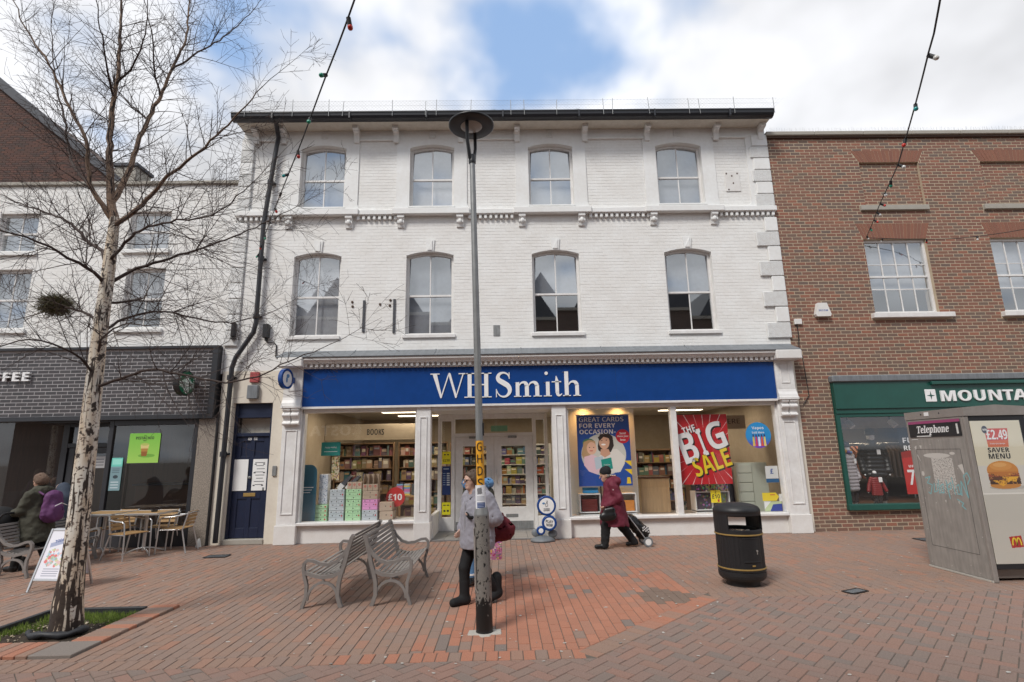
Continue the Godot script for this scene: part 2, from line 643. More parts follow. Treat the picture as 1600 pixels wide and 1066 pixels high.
func materials() -> void:
	for f in [["sans", "Droid Sans", 400], ["bold", "Droid Sans", 700], ["serif", "Droid Serif", 400], ["serif_bold", "Droid Serif", 700], ["mono", "Droid Sans Mono", 400]]:
		var s := SystemFont.new()
		s.font_names = PackedStringArray([f[1]])
		s.font_weight = f[2]
		fonts[f[0]] = s
	var t_fine := grey(256, 0.05, 0.15, 0.5, 0.80, 1.0, 3, 1.4)
	var t_soft := grey(256, 0.012, 0.05, 0.6, 0.92, 1.0, 9, 1.3, 0.02)
	var t_grime := grey(512, 0.008, 0.06, 0.6, 0.955, 1.0, 21, 1.5, 0.02)
	var t_speck := grey(256, 0.35, 0.6, 0.5, 0.45, 1.0, 31, 3.0)
	var t_bump := grey(256, 0.06, 0.25, 0.5, 0.0, 1.0, 41, 1.3)
	var t_worm := vermiculation(256)
	var t_cloth := grey(256, 0.2, 0.5, 0.4, 0.7, 1.0, 51, 1.6)
	var t_wood := wood_tex(256)
	var t_streak := streak_tex(256)
	var p := mat("paver", Color.WHITE, 0.86, 0.0, t_fine, 5.0, t_bump, 0.12)
	p.vertex_color_use_as_albedo = true
	mat("sand", lin(0.16, 0.135, 0.11), 0.95, 0.0, t_fine, 3.0)
	var b := mat("brick", Color.WHITE, 0.85, 0.0, t_fine, 6.0, t_bump, 0.1)
	b.vertex_color_use_as_albedo = true
	mat("mortar", lin(0.50, 0.41, 0.30), 0.95, 0.0, t_soft, 1.0)
	mat("dark_mortar", lin(0.46, 0.45, 0.46), 0.95, 0.0, t_soft, 1.0)
	var gl := mat("gloss_tile", Color.WHITE, 0.3, 0.0, t_fine, 4.0)
	gl.vertex_color_use_as_albedo = true
	mat("brick_mortar", lin(0.12, 0.085, 0.07), 0.9, 0.0, t_soft, 0.6)
	mat("white_brick", lin(0.80, 0.80, 0.785), 0.72, 0.0, t_grime, 0.35, t_bump, 0.15)
	mat("white_mortar", lin(0.78, 0.78, 0.765), 0.8, 0.0, t_grime, 0.35)
	mat("white_render", lin(0.79, 0.80, 0.795), 0.7, 0.0, t_grime, 0.3, t_bump, 0.1)
	mat("vermiculated", lin(0.79, 0.80, 0.795), 0.75, 0.0, t_grime, 0.6, t_worm, 0.5)
	M.vermiculated.uv1_scale = Vector3.ONE * 2.2
	mat("cream_render", lin(0.70, 0.65, 0.56), 0.75, 0.0, t_grime, 0.4, t_bump, 0.12)
	mat("soffit", lin(0.66, 0.63, 0.56), 0.75, 0.0, t_soft, 0.8)
	mat("white_paint", lin(0.78, 0.775, 0.765), 0.42, 0.0, t_soft, 0.7)
	mat("aged_paint", lin(0.74, 0.73, 0.71), 0.5, 0.0, t_grime, 0.8)
	mat("blue_fascia", lin(0.011, 0.062, 0.26), 0.22, 0.0, t_soft, 0.4)
	mat("letter_white", lin(0.82, 0.82, 0.82), 0.4)
	mat("print_white", lin(0.80, 0.80, 0.79), 0.5)
	mat("print_black", lin(0.02, 0.02, 0.022), 0.5)
	mat("print_red", lin(0.50, 0.035, 0.035), 0.5)
	mat("print_blue", lin(0.03, 0.09, 0.32), 0.5)
	mat("print_yellow", lin(0.80, 0.62, 0.03), 0.5)
	mat("print_orange", lin(0.75, 0.36, 0.02), 0.5)
	mat("lead", lin(0.27, 0.29, 0.31), 0.6, 0.1, t_streak, 0.8)
	mat("gutter", lin(0.022, 0.024, 0.03), 0.4, 0.0, t_soft, 1.0)
	mat("slate", lin(0.08, 0.085, 0.1), 0.7, 0.0, t_fine, 2.0)
	mat("navy_door", lin(0.012, 0.020, 0.052), 0.4, 0.0, t_soft, 1.5)
	mat("stone", lin(0.36, 0.34, 0.30), 0.9, 0.0, t_grime, 1.2, t_bump, 0.2)
	mat("granite", lin(0.50, 0.43, 0.36), 0.45, 0.0, t_speck, 0.7)
	mat("dark_metal", lin(0.016, 0.017, 0.02), 0.4, 0.0, t_soft, 1.0)
	mat("grey_frame", lin(0.028, 0.03, 0.036), 0.38, 0.0, t_soft, 1.0)
	mat("green_paint", lin(0.012, 0.085, 0.066), 0.33, 0.0, t_soft, 0.5)
	mat("galvanised", lin(0.40, 0.41, 0.41), 0.5, 0.45, t_streak, 1.3)
	mat("aluminium", lin(0.62, 0.62, 0.62), 0.32, 0.8)
	mat("bench_paint", lin(0.255, 0.238, 0.228), 0.5, 0.05, t_soft, 1.0)
	mat("bin_black", lin(0.017, 0.017, 0.019), 0.48, 0.0, t_fine, 3.0)
	mat("gold", lin(0.34, 0.22, 0.07), 0.45, 0.2)
	mat("kiosk_steel", lin(0.30, 0.275, 0.255), 0.4, 0.12, t_soft, 0.9)
	mat("pale_wood", lin(0.52, 0.33, 0.15), 0.5, 0.0, t_wood, 1.5)
	mat("board_wood", lin(0.55, 0.40, 0.23), 0.6, 0.0, t_wood, 0.9)
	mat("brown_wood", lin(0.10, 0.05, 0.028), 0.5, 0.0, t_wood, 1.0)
	mat("soil", lin(0.085, 0.06, 0.04), 0.95, 0.0, t_speck, 2.5, t_bump, 1.5)
	mat("rubber", lin(0.03, 0.032, 0.038), 0.55, 0.0, t_fine, 2.0)
	mat("grey_tile", lin(0.27, 0.265, 0.26), 0.5, 0.0, t_fine, 2.0)
	mat("concrete", lin(0.46, 0.44, 0.40), 0.9, 0.0, t_grime, 1.5, t_bump, 0.3)
	mat("shop_floor", lin(0.22, 0.19, 0.16), 0.4, 0.0, t_soft, 0.6)
	mat("shop_wall", lin(0.42, 0.36, 0.28), 0.8, 0.0, t_soft, 0.5)
	mat("shop_ceiling", lin(0.62, 0.60, 0.56), 0.9)
	mat("shelf_wood", lin(0.30, 0.20, 0.12), 0.6, 0.0, t_wood, 1.0)
	mat("shelf_white", lin(0.68, 0.69, 0.68), 0.45)
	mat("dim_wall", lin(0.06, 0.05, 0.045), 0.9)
	mat("blind", lin(0.36, 0.39, 0.44), 0.85, 0.0, t_soft, 0.7)
	mat("net_curtain", lin(0.50, 0.52, 0.56), 0.9, 0.0, t_soft, 1.0)
	mat("chalk", lin(0.62, 0.62, 0.60), 0.9)
	var st := mat("stock", Color.WHITE, 0.5)
	st.vertex_color_use_as_albedo = true
	mat("skin", lin(0.50, 0.29, 0.21), 0.55)
	M.skin.subsurf_scatter_enabled = true
	M.skin.subsurf_scatter_strength = 0.1
	mat("pale_skin", lin(0.56, 0.36, 0.28), 0.55)
	mat("fleece", lin(0.29, 0.285, 0.33), 0.95, 0.0, t_soft, 2.0)
	M.fleece.rim_enabled = true
	M.fleece.rim = 0.6
	mat("black_cloth", lin(0.010, 0.010, 0.012), 0.85, 0.0, t_cloth, 5.0)
	mat("black_leather", lin(0.010, 0.010, 0.011), 0.4, 0.0, t_cloth, 3.0)
	mat("burgundy", lin(0.19, 0.014, 0.040), 0.72, 0.0, t_cloth, 4.0, t_bump, 0.3)
	mat("red_bag", lin(0.17, 0.008, 0.020), 0.8, 0.0, t_cloth, 4.0)
	mat("olive", lin(0.075, 0.072, 0.05), 0.85, 0.0, t_cloth, 4.0, t_bump, 0.3)
	mat("purple", lin(0.16, 0.045, 0.17), 0.7, 0.0, t_cloth, 3.0)
	mat("denim", lin(0.06, 0.08, 0.12), 0.85, 0.0, t_cloth, 4.0)
	mat("sky_blue", lin(0.16, 0.36, 0.66), 0.9, 0.0, t_cloth, 5.0, t_cloth, 1.0)
	mat("hair_brown", lin(0.11, 0.062, 0.035), 0.6, 0.0, t_streak, 6.0)
	mat("hair_grey", lin(0.40, 0.36, 0.30), 0.6, 0.0, t_streak, 6.0)
	mat("knit", lin(0.22, 0.145, 0.105), 0.95, 0.0, t_cloth, 5.0)
	mat("mannequin", lin(0.74, 0.74, 0.74), 0.35)
	mat("puffer_grey", lin(0.42, 0.39, 0.40), 0.6)
	mat("puffer_black", lin(0.013, 0.013, 0.014), 0.45)
	mat("puffer_red", lin(0.22, 0.02, 0.02), 0.5)
	mat("bulb_red", lin(0.55, 0.03, 0.02), 0.25)
	mat("bulb_green", lin(0.02, 0.28, 0.17), 0.25)
	mat("bulb_white", lin(0.70, 0.70, 0.68), 0.25)
	mat("bulb_teal", lin(0.02, 0.30, 0.30), 0.25)
	mat("cable", lin(0.012, 0.012, 0.013), 0.6)
	mat("twig", lin(0.055, 0.036, 0.030), 0.8)
	mat("bark", lin(1, 1, 1), 0.8)
	var g := mat("grass", Color.WHITE, 0.8)
	g.vertex_color_use_as_albedo = true
	g.backlight_enabled = true
	g.backlight = lin(0.1, 0.16, 0.03)
	var lamp := mat("lamp_glow", lin(0.8, 0.8, 0.78), 0.5)
	lamp.emission_enabled = true
	lamp.emission = Color(1.0, 0.93, 0.80)
	lamp.emission_energy_multiplier = 2.6
	glass("glass_upper", 0.36)
	glass("glass_shop", 0.11)
	glass("glass_cafe", 0.10)
	glass("glass_right", 0.30)
	mat("mirror_black", lin(0.02, 0.02, 0.022), 0.2)

func vermiculation(s: int) -> ImageTexture:
	var f := noise_of(77, 0.045, 2)
	var a := f.get_seamless_image(s, s)
	var im := Image.create(s, s, false, Image.FORMAT_L8)
	for y in s:
		for x in s:
			var t := absf(a.get_pixel(x, y).r - 0.5) * 2.0
			var u := absf(fmod(t * 4.0, 1.0) - 0.5) * 2.0
			im.set_pixel(x, y, Color.WHITE * smoothstep(0.25, 0.6, u))
	return ImageTexture.create_from_image(im)

func wood_tex(s: int) -> ImageTexture:
	var im := Image.create(s, s, false, Image.FORMAT_RGB8)
	var f := noise_of(63, 1.0, 4)
	for y in s:
		for x in s:
			var a := TAU * x / s
			var b := TAU * y / s
			var t := f.get_noise_3d(cos(a) * 3.0, sin(a) * 3.0, 0.35 * sin(b)) * 0.5 + 0.5
			var fine := f.get_noise_3d(cos(a) * 12.0, sin(a) * 12.0, 1.2 * cos(b)) * 0.5 + 0.5
			var g := 0.72 + 0.28 * clampf(t * 0.6 + fine * 0.4, 0.0, 1.0)
			im.set_pixel(x, y, Color(g, g * 0.98, g * 0.95))
	return ImageTexture.create_from_image(im)

func streak_tex(s: int) -> ImageTexture:
	var im := Image.create(s, s, false, Image.FORMAT_RGB8)
	var f := noise_of(91, 1.0, 4)
	for y in s:
		for x in s:
			var a := TAU * x / s
			var b := TAU * y / s
			var t := f.get_noise_3d(cos(a) * 5.0, sin(a) * 5.0, 0.5 * sin(b)) * 0.5 + 0.5
			var u := f.get_noise_3d(cos(a) * 1.2 + 9.0, sin(a) * 1.2, 1.3 * cos(b)) * 0.5 + 0.5
			var g := 0.66 + 0.34 * clampf(t * 0.5 + u * 0.5, 0.0, 1.0)
			im.set_pixel(x, y, Color(g, g, g))
	return ImageTexture.create_from_image(im)

# ---------------------------------------------------------------- paving
func front_line() -> PackedVector2Array:
	return P2([-40, 6.33, 0.75, 6.33, 2.46, 4.62, 40, 4.62])

func chamfered(mb: Mb, poly: PackedVector2Array, top: float, drop: float, inset: float, tilt := Vector2.ZERO) -> void:
	# a slab seen from above: top face set in a little, a chamfer, short sides
	var ins := Geometry2D.offset_polygon(poly, -inset)
	if ins.is_empty():
		return
	var q: PackedVector2Array = ins[0]
	var cen := Vector2.ZERO
	for p in poly:
		cen += p / poly.size()
	var ids := Geometry2D.triangulate_polygon(q)
	for i in range(0, ids.size(), 3):
		mb.tri(V(q[ids[i]].x, top + (q[ids[i]] - cen).dot(tilt), q[ids[i]].y), V(q[ids[i + 1]].x, top + (q[ids[i + 1]] - cen).dot(tilt), q[ids[i + 1]].y), V(q[ids[i + 2]].x, top + (q[ids[i + 2]] - cen).dot(tilt), q[ids[i + 2]].y), Vector3.UP, Vector3.UP, Vector3.UP)
	for i in q.size():
		var a := q[i]
		var b := q[(i + 1) % q.size()]
		var m := (b - a).normalized()
		var o := Vector2(m.y, -m.x)
		if o.dot((a + b) * 0.5 - cen) < 0.0: o = -o
		var a2 := a + o * inset * 0.9
		var b2 := b + o * inset * 0.9
		mb._q(V(a.x, top + (a - cen).dot(tilt), a.y), V(b.x, top + (b - cen).dot(tilt), b.y), V(b2.x, top - drop, b2.y), V(a2.x, top - drop, a2.y), V(cen.x, top - drop * 3.0, cen.y))

func lay(owner_: Node3D, called: String, list: Array, whole: Dictionary) -> void:
	# list: [polygon, tone index, key of whole shape or "", centre, angle]
	var best := []
	for i in list.size():
		if list[i][2] == "": continue
		var q := projected(V(list[i][3].x, 0, list[i][3].y))
		if q.z > 0.5 and absf(q.x) < 770.0 and absf(q.y) < 520.0:
			best.append([1.0 / (q.z * q.z * q.z), i])
	best.sort_custom(func(a, b): return a[0] > b[0])
	var single := {}
	for k in mini(300, best.size()):
		single[best[k][1]] = true
	var rest := Mb.new()
	for i in list.size():
		var it: Array = list[i]
		var top := rng.randf_range(-0.003, 0.0015)
		var tilt := Vector2(rng.randf_range(-1, 1), rng.randf_range(-1, 1)) * 0.013
		if single.has(i):
			var key := "%s_%d" % [it[2], it[1]]
			if not whole.has(key):
				var m := Mb.new()
				m.col = tones[it[1]]
				var half: Vector2 = whole[it[2]]
				chamfered(m, P2([-half.x, -half.y, half.x, -half.y, half.x, half.y, -half.x, half.y]), 0.0, 0.007, 0.004)
				whole[key] = m.mesh()
			var t := Transform3D(Basis(Vector3.UP, -it[4]) * Basis(Vector3(1, 0, 0), tilt.x), V(it[3].x, top, it[3].y))
			part(called, whole[key], M.paver, owner_, t)
		else:
			rest.col = tones[it[1]]
			chamfered(rest, it[0], top, 0.007, 0.004, tilt)
	part(called + "_field", rest, M.paver, owner_, Transform3D.IDENTITY, "stuff")

var tones := []

func paving() -> void:
	var g := setting("ground")
	var s := Mb.new()
	s.quad(V(-300, -0.03, 300), V(300, -0.03, 300), V(300, -0.03, -300), V(-300, -0.03, -300))
	part("earth", s, M.sand, g)
	var base := Mb.new()
	var pit := P2([-5.06, 4.62, -4.06, 4.62, -4.06, 5.66, -5.06, 5.66])
	for r in [[-22, -0.1, -5.06, 13.95], [-5.06, -0.1, -4.06, 4.62], [-5.06, 5.66, -4.06, 13.95], [-4.06, -0.1, 22, 13.95]]:
		base.quad(V(r[0], -0.006, r[3]), V(r[2], -0.006, r[3]), V(r[2], -0.006, r[1]), V(r[0], -0.006, r[1]))
	part("jointing_sand", base, M.sand, g)
	# tones (linear): 0-5 coursed browns, 6-9 red panel, 10-15 herringbone, 16 grey
	tones = [
		Color(0.349, 0.229, 0.176), Color(0.367, 0.228, 0.170), Color(0.333, 0.229, 0.181), Color(0.392, 0.229, 0.165), Color(0.319, 0.226, 0.181), Color(0.408, 0.220, 0.155),
		Color(0.490, 0.213, 0.134), Color(0.465, 0.209, 0.136), Color(0.511, 0.230, 0.147), Color(0.444, 0.220, 0.150),
		Color(0.320, 0.215, 0.175), Color(0.339, 0.208, 0.164), Color(0.301, 0.214, 0.177), Color(0.274, 0.208, 0.180), Color(0.354, 0.214, 0.165), Color(0.309, 0.217, 0.180), Color(0.261, 0.205, 0.177)]
	tones.append(Color(0.24, 0.17, 0.13))
	var patch := noise_of(301, 0.35, 3)
	var w := 0.1045
	var l := 0.209
	var gap := 0.003
	var line := front_line()
	var inner := P2([-40, -0.02, 40, -0.02, 40, 4.42, 2.376, 4.42, 0.668, 6.125, -40, 6.125])
	var border_pit := P2([-5.32, 4.42, -3.76, 4.42, -3.76, 6.03, -5.32, 6.03])
	var pave := setting("pavement")
	var list := []
	var whole := {"course": Vector2(w / 2 - gap / 2, l / 2 - gap / 2)}
	var nx := int(17.0 / w)
	for i in range(-nx, nx):
		for j in range(-1, 31):
			var x0 := i * w + gap * 0.5
			var z0 := j * l + (l * 0.5 if i & 1 else 0.0) + gap * 0.5 + 0.01
			var x1 := x0 + w - gap
			var z1 := z0 + l - gap
			if z1 < 0.0: continue
			var c := Vector2((x0 + x1) / 2, (z0 + z1) / 2)
			var rect := P2([x0, z0, x1, z0, x1, z1, x0, z1])
			var polys := [rect]
			var key := "course"
			var near_edge := z0 < 0.0 or z1 > 4.40 or (c.x > -5.6 and c.x < -3.5 and z1 > 4.3)
			if near_edge:
				polys = Geometry2D.intersect_polygons(rect, inner)
				var more := []
				for q in polys:
					more.append_array(Geometry2D.clip_polygons(q, border_pit))
				polys = more
				if polys.size() != 1 or absf(area(polys[0]) - area(rect)) > 1e-5: key = ""
			var pn := patch.get_noise_2d(c.x, c.y)
			var jt := rng.randf_range(-0.14, 0.14)
			var red := c.x + jt > -0.62 + 0.1 * sin(c.y * 3.0) and c.x < 2.2 and c.y + jt * 2.0 > 3.15 + 0.12 * sin(c.x * 2.0) and c.x + c.y < 7.0
			for q in polys:
				if area(q) < 0.0006: continue
				var tone: int
				if red:
					tone = [6, 7, 8, 9, 6, 7][rng.randi() % 6]
					if rng.randf() < 0.06: tone = [2, 4, 16][rng.randi() % 3]
				else:
					tone = [0, 1, 2, 0, 1, 4][rng.randi() % 6]
					if rng.randf() < 0.10 + maxf(0.0, pn) * 0.5: tone = [3, 5, 3][rng.randi() % 3]
					elif pn < -0.15 and rng.randf() < 0.45: tone = [4, 2][rng.randi() % 2]
				if Vector2((c.x - 1.86) / 0.30 - (c.y - 4.5) * 0.9, (c.y - 4.52) / 0.34).length() < 0.95 + 0.3 * patch.get_noise_2d(c.x * 9.0, c.y * 9.0): tone = 17
				list.append([q, tone, key, c, 0.0])
	# soldier courses along the edges
	var run := [[-17.0, 6.125, 0.66, 6.125, 6.33], [2.38, 4.42, 17.0, 4.42, 4.62]]
	for e in run:
		var x: float = e[0]
		while x < e[2] - 0.02:
			var a := Vector2(x + gap / 2, e[1] + gap / 2)
			var b := Vector2(minf(x + w, e[2] + 0.04) - gap / 2, e[4] - gap / 2)
			var tone: int = [0, 1, 2, 4, 3][rng.randi() % 5]
			if e[1] > 5.0 and x > -1.6: tone = [6, 7, 3, 6, 2][rng.randi() % 5]
			list.append([P2([a.x, a.y, b.x, a.y, b.x, b.y, a.x, b.y]), tone, "course" if absf(b.x - a.x - w + gap) < 0.002 else "", (a + b) / 2, 0.0])
			x += w
	var dd := Vector2(1, -1).normalized()
	var dn := Vector2(1, 1).normalized()
	var s0 := Vector2(0.75, 6.33) - dn * 0.206
	for k in range(0, 23):
		var a := s0 + dd * (k * w + gap / 2)
		var b := s0 + dd * ((k + 1) * w - gap / 2)
		var q := PackedVector2Array([a + dn * gap / 2, b + dn * gap / 2, b + dn * (0.206 - gap / 2), a + dn * (0.206 - gap / 2)])
		list.append([q, ([6, 7, 9, 3] if k > 8 else [0, 3, 1, 2])[rng.randi() % 4], "", s0, 0.0])
	lay(pave, "paving_brick", list, whole)
	# herringbone carriageway at 45 degrees
	var street := setting("street")
	var zone := P2([-40, 6.335, 0.752, 6.335, 2.462, 4.625, 40, 4.625, 40, 13.9, -40, 13.9])
	var hl := []
	var whole2 := {"herring": Vector2(w - gap / 2, w / 2 - gap / 2), "bone": Vector2(w / 2 - gap / 2, w - gap / 2)}
	var e1 := Vector2(1, 1).normalized()
	var e2 := Vector2(1, -1).normalized()
	var org := Vector2(0.75, 6.33)
	for a in range(-150, 190):
		for b in range(-190, 150):
			var t := posmod(a + b, 4)
			if t == 1 or t == 3: continue
			var sz := Vector2(2, 1) if t == 0 else Vector2(1, 2)
			var c := org + (e1 * (a + sz.x / 2) + e2 * (b + sz.y / 2)) * w
			if c.y < 4.4 or c.y > 13.95 or absf(c.x) > 13.0: continue
			if c.y > 9.5 and absf(c.x) > 9.0: continue
			var h := sz * w / 2 - Vector2(gap, gap) / 2
			var q := PackedVector2Array([c - e1 * h.x - e2 * h.y, c + e1 * h.x - e2 * h.y, c + e1 * h.x + e2 * h.y, c - e1 * h.x + e2 * h.y])
			var key := "herring" if t == 0 else "bone"
			var polys := [q]
			if c.y < 6.6:
				polys = Geometry2D.intersect_polygons(q, zone)
				if polys.size() != 1 or absf(area(polys[0]) - area(q)) > 1e-5: key = ""
			for p in polys:
				if area(p) < 0.0006: continue
				var tone: int = [10, 11, 12, 15, 10, 14][rng.randi() % 6]
				if rng.randf() < 0.2: tone = [13, 16, 12][rng.randi() % 3]
				hl.append([p, tone, key, c, PI / 4])
	lay(street, "street_brick", hl, whole2)
	# trodden chewing gum and paper scraps
	var bits := Mb.new()
	for i in 800:
		var z := rng.randf_range(0.4, 8.5)
		var x := rng.randf_range(-1.0, 1.0) * (2.0 + (11.2 - z) * 0.95)
		if x > -5.4 and x < -3.7 and z > 4.3 and z < 6.1: continue
		bits.col = Color(0.5, 0.48, 0.44) if rng.randf() < 0.7 else Color(0.24, 0.22, 0.2)
		var q := PackedVector2Array()
		var r := rng.randf_range(0.006, 0.016)
		var st := rng.randf_range(1.0, 1.8)
		var ph := rng.randf() * TAU
		for k in 7:
			var rr := r * rng.randf_range(0.7, 1.2)
			q.append(Vector2(x, z) + Vector2(cos(TAU * k / 7) * rr * st, sin(TAU * k / 7) * rr).rotated(ph))
		var ids := Geometry2D.triangulate_polygon(q)
		for k in range(0, ids.size(), 3):
			bits.tri(V(q[ids[k]].x, 0.0035, q[ids[k]].y), V(q[ids[k + 1]].x, 0.0035, q[ids[k + 1]].y), V(q[ids[k + 2]].x, 0.0035, q[ids[k + 2]].y), Vector3.UP, Vector3.UP, Vector3.UP)
	var bo := part("gum_litter", bits, M.stock, self, Transform3D.IDENTITY, "stuff")
	tag(bo, "pale scraps and trodden chewing gum scattered over the brick paving", "litter")
	# drain gratings
	for d in [[4.08, 4.52, 0.27, 0.13, 24.0, "iron drain grating set in the paving beside the litter bin"], [7.6, 1.2, 0.4, 0.3, 0.0, "small round-edged iron cover in the paving before the outdoor clothing shop"], [-5.0, 1.25, 0.36, 0.24, 5.0, "dark inspection cover in the paving before the navy door"]]:
		var dr := thing("drain_cover", d[5], "drain cover", V(d[0], 0.004, d[1]), d[4])
		var m := Mb.new()
		for k in 2:
			var sg := -1.0 if k == 0 else 1.0
			m.box(V(-d[2] / 2, 0, sg * d[3] / 2 - 0.012), V(d[2] / 2, 0.008, sg * d[3] / 2 + 0.012))
			m.box(V(sg * d[2] / 2 - 0.012, 0, -d[3] / 2 + 0.013), V(sg * d[2] / 2 + 0.012, 0.008, d[3] / 2 - 0.013))
		part("frame", m, M.dark_metal, dr)
		bx("pan", V(-d[2] / 2 + 0.013, 0, -d[3] / 2 + 0.013), V(d[2] / 2 - 0.013, 0.002, d[3] / 2 - 0.013), M.mirror_black, dr, 0.0)
		var nb := 11
		for k in nb:
			var x := lerpf(-d[2] / 2 + 0.025, d[2] / 2 - 0.025, float(k) / (nb - 1))
			bx("bar", V(x - 0.006, 0.003, -d[3] / 2 + 0.014), V(x + 0.006, 0.007, d[3] / 2 - 0.014), M.lead, dr, 0.0)

func area(q: PackedVector2Array) -> float:
	var s := 0.0
	for i in q.size():
		s += q[i].cross(q[(i + 1) % q.size()])
	return absf(s) * 0.5

func tree_pit() -> void:
	var pit := setting("tree_pit")
	var soil := Mb.new()
	var f := noise_of(9, 2.2, 3)
	for i in 12:
		for j in 12:
			var P := []
			for k in [[0, 0], [1, 0], [1, 1], [0, 1]]:
				var x: float = -5.06 + (i + k[0]) / 12.0
				var z: float = 4.62 + (j + k[1]) * 1.04 / 12.0
				P.append(V(x, -0.025 + f.get_noise_2d(x * 3.0, z * 3.0) * 0.03 + 0.05 * exp(-((x + 4.38) * (x + 4.38) + (z - 5.33) * (z - 5.33)) * 14.0), z))
			soil.quad(P[3], P[2], P[1], P[0])
	part("soil", soil, M.soil, pit)
	var k := 0
	for i in 10:
		var z := 4.44 + i * 0.122
		var tone: Color = tones[[6, 4, 0, 6, 1, 4, 6, 2, 0, 7][i]]
		var m := Mb.new()
		m.col = tone
		m.bbox(V(-4.06, -0.03, z + 0.004), V(-3.765, 0.028, z + 0.118), 0.006)
		part("edging_brick", m, M.paver, pit)
	for i in 11:
		var x := -5.32 + i * 0.107
		var m := Mb.new()
		m.col = tones[[1, 0, 6, 1, 0, 7, 6, 1, 9, 6, 1][i]]
		m.bbox(V(x + 0.003, -0.03, 5.668), V(x + 0.104, 0.028, 6.028), 0.006)
		part("edging_brick", m, M.paver, pit)
	var slab := Mb.new()
	slab.bbox(V(-4.14, -0.03, 5.668), V(-3.765, 0.027, 6.028), 0.006)
	slab.c.fill(Color(0.28, 0.24, 0.215))
	part("corner_slab", slab, M.paver, pit)
	bx("edging_strip", V(-5.12, -0.03, 4.56), V(-4.06, 0.045, 4.615), M.rubber, pit)
	bx("edging_strip", V(-5.12, -0.03, 4.62), V(-5.065, 0.045, 5.66), M.rubber, pit)
	for i in 2:
		var m := Mb.new()
		m.col = tones[[0, 4][i]]
		m.bbox(V(-5.32, -0.03, 4.44 + i * 0.6), V(-5.13, 0.02, 5.03 + i * 0.6), 0.006)
		part("edging_brick", m, M.paver, pit)
	var back := Mb.new()
	back.col = tones[2]
	back.bbox(V(-5.12, -0.03, 4.44), V(-4.065, 0.01, 4.555), 0.005)
	part("edging_brick", back, M.paver, pit)
	# rubber sleeve round the foot of the trunk
	var collar := thing("tree_guard", "black rubber guard lying bent round the foot of the birch trunk", "tree guard")
	var c := Mb.new()
	var path := PackedVector3Array()
	var rr := PackedFloat32Array()
	for i in 11:
		var a := deg_to_rad(-30.0 + 150.0 * i / 10.0) + PI * 0.17
		path.append(V(-4.42 + cos(a) * 0.26, 0.035 + 0.012 * sin(i * 1.3), 5.33 + sin(a) * 0.19))
		rr.append(0.032 + 0.01 * sin(i * 1.9))
	c.tube(path, rr, 8)
	part("sleeve", c, M.rubber, collar)
	# grass
	var blade := Mb.new()
	blade.tri(V(-0.004, 0, 0), V(0.004, 0, 0), V(0.002, 0.06, 0.012), Vector3.BACK, Vector3.BACK, Vector3.BACK)
	blade.tri(V(-0.003, 0.02, 0), V(0.003, 0.02, 0.002), V(-0.008, 0.055, -0.012), Vector3.BACK, Vector3.BACK, Vector3.BACK)
	var mm := MultiMesh.new()
	mm.transform_format = MultiMesh.TRANSFORM_3D
	mm.use_colors = true
	mm.mesh = blade.mesh()
	var spots := []
	var gn := noise_of(44, 1.5, 2)
	for i in 5200:
		var x := rng.randf_range(-5.05, -4.07)
		var z := rng.randf_range(4.63, 5.64)
		var want := 0.12 + gn.get_noise_2d(x * 2.0, z * 2.0) * 1.3
		if z < 4.9 and x > -4.75: want += 0.6
		if x < -4.85 and z < 5.3: want += 0.4
		if Vector2(x + 4.38, z - 5.33).length() < 0.34: want -= 0.7
		if rng.randf() < want: spots.append(V(x, -0.025, z))
	mm.instance_count = spots.size()
	for i in spots.size():
		var b := Basis(Vector3.UP, rng.randf() * TAU).scaled(Vector3.ONE * rng.randf_range(0.5, 1.15))
		mm.set_instance_transform(i, Transform3D(b, spots[i]))
		var q := rng.randf()
		mm.set_instance_color(i, Color(0.13 + 0.12 * q, 0.20 + 0.12 * q, 0.035 + 0.03 * q))
	var gr := MultiMeshInstance3D.new()
	gr.multimesh = mm
	gr.material_override = M.grass
	gr.name = "grass"
	add_child(gr)
	tag(gr, "short grass growing in the birch's planting square", "grass", "", "stuff")
	var crumbs := Mb.new()
	for i in 160:
		var x := rng.randf_range(-5.03, -4.08)
		var z := rng.randf_range(4.9, 5.64)
		var s := rng.randf_range(0.006, 0.018)
		crumbs.col = Color(0.34, 0.27, 0.18).lerp(Color(0.5, 0.44, 0.33), rng.randf())
		crumbs.ball(V(x, -0.012, z), V(s, s * 0.5, s * rng.randf_range(0.6, 1.3)), 6)
	tag(part("leaf_litter", crumbs, M.stock, self, Transform3D.IDENTITY, "stuff"), "dry leaf crumbs and pebbles on the soil under the birch", "litter")

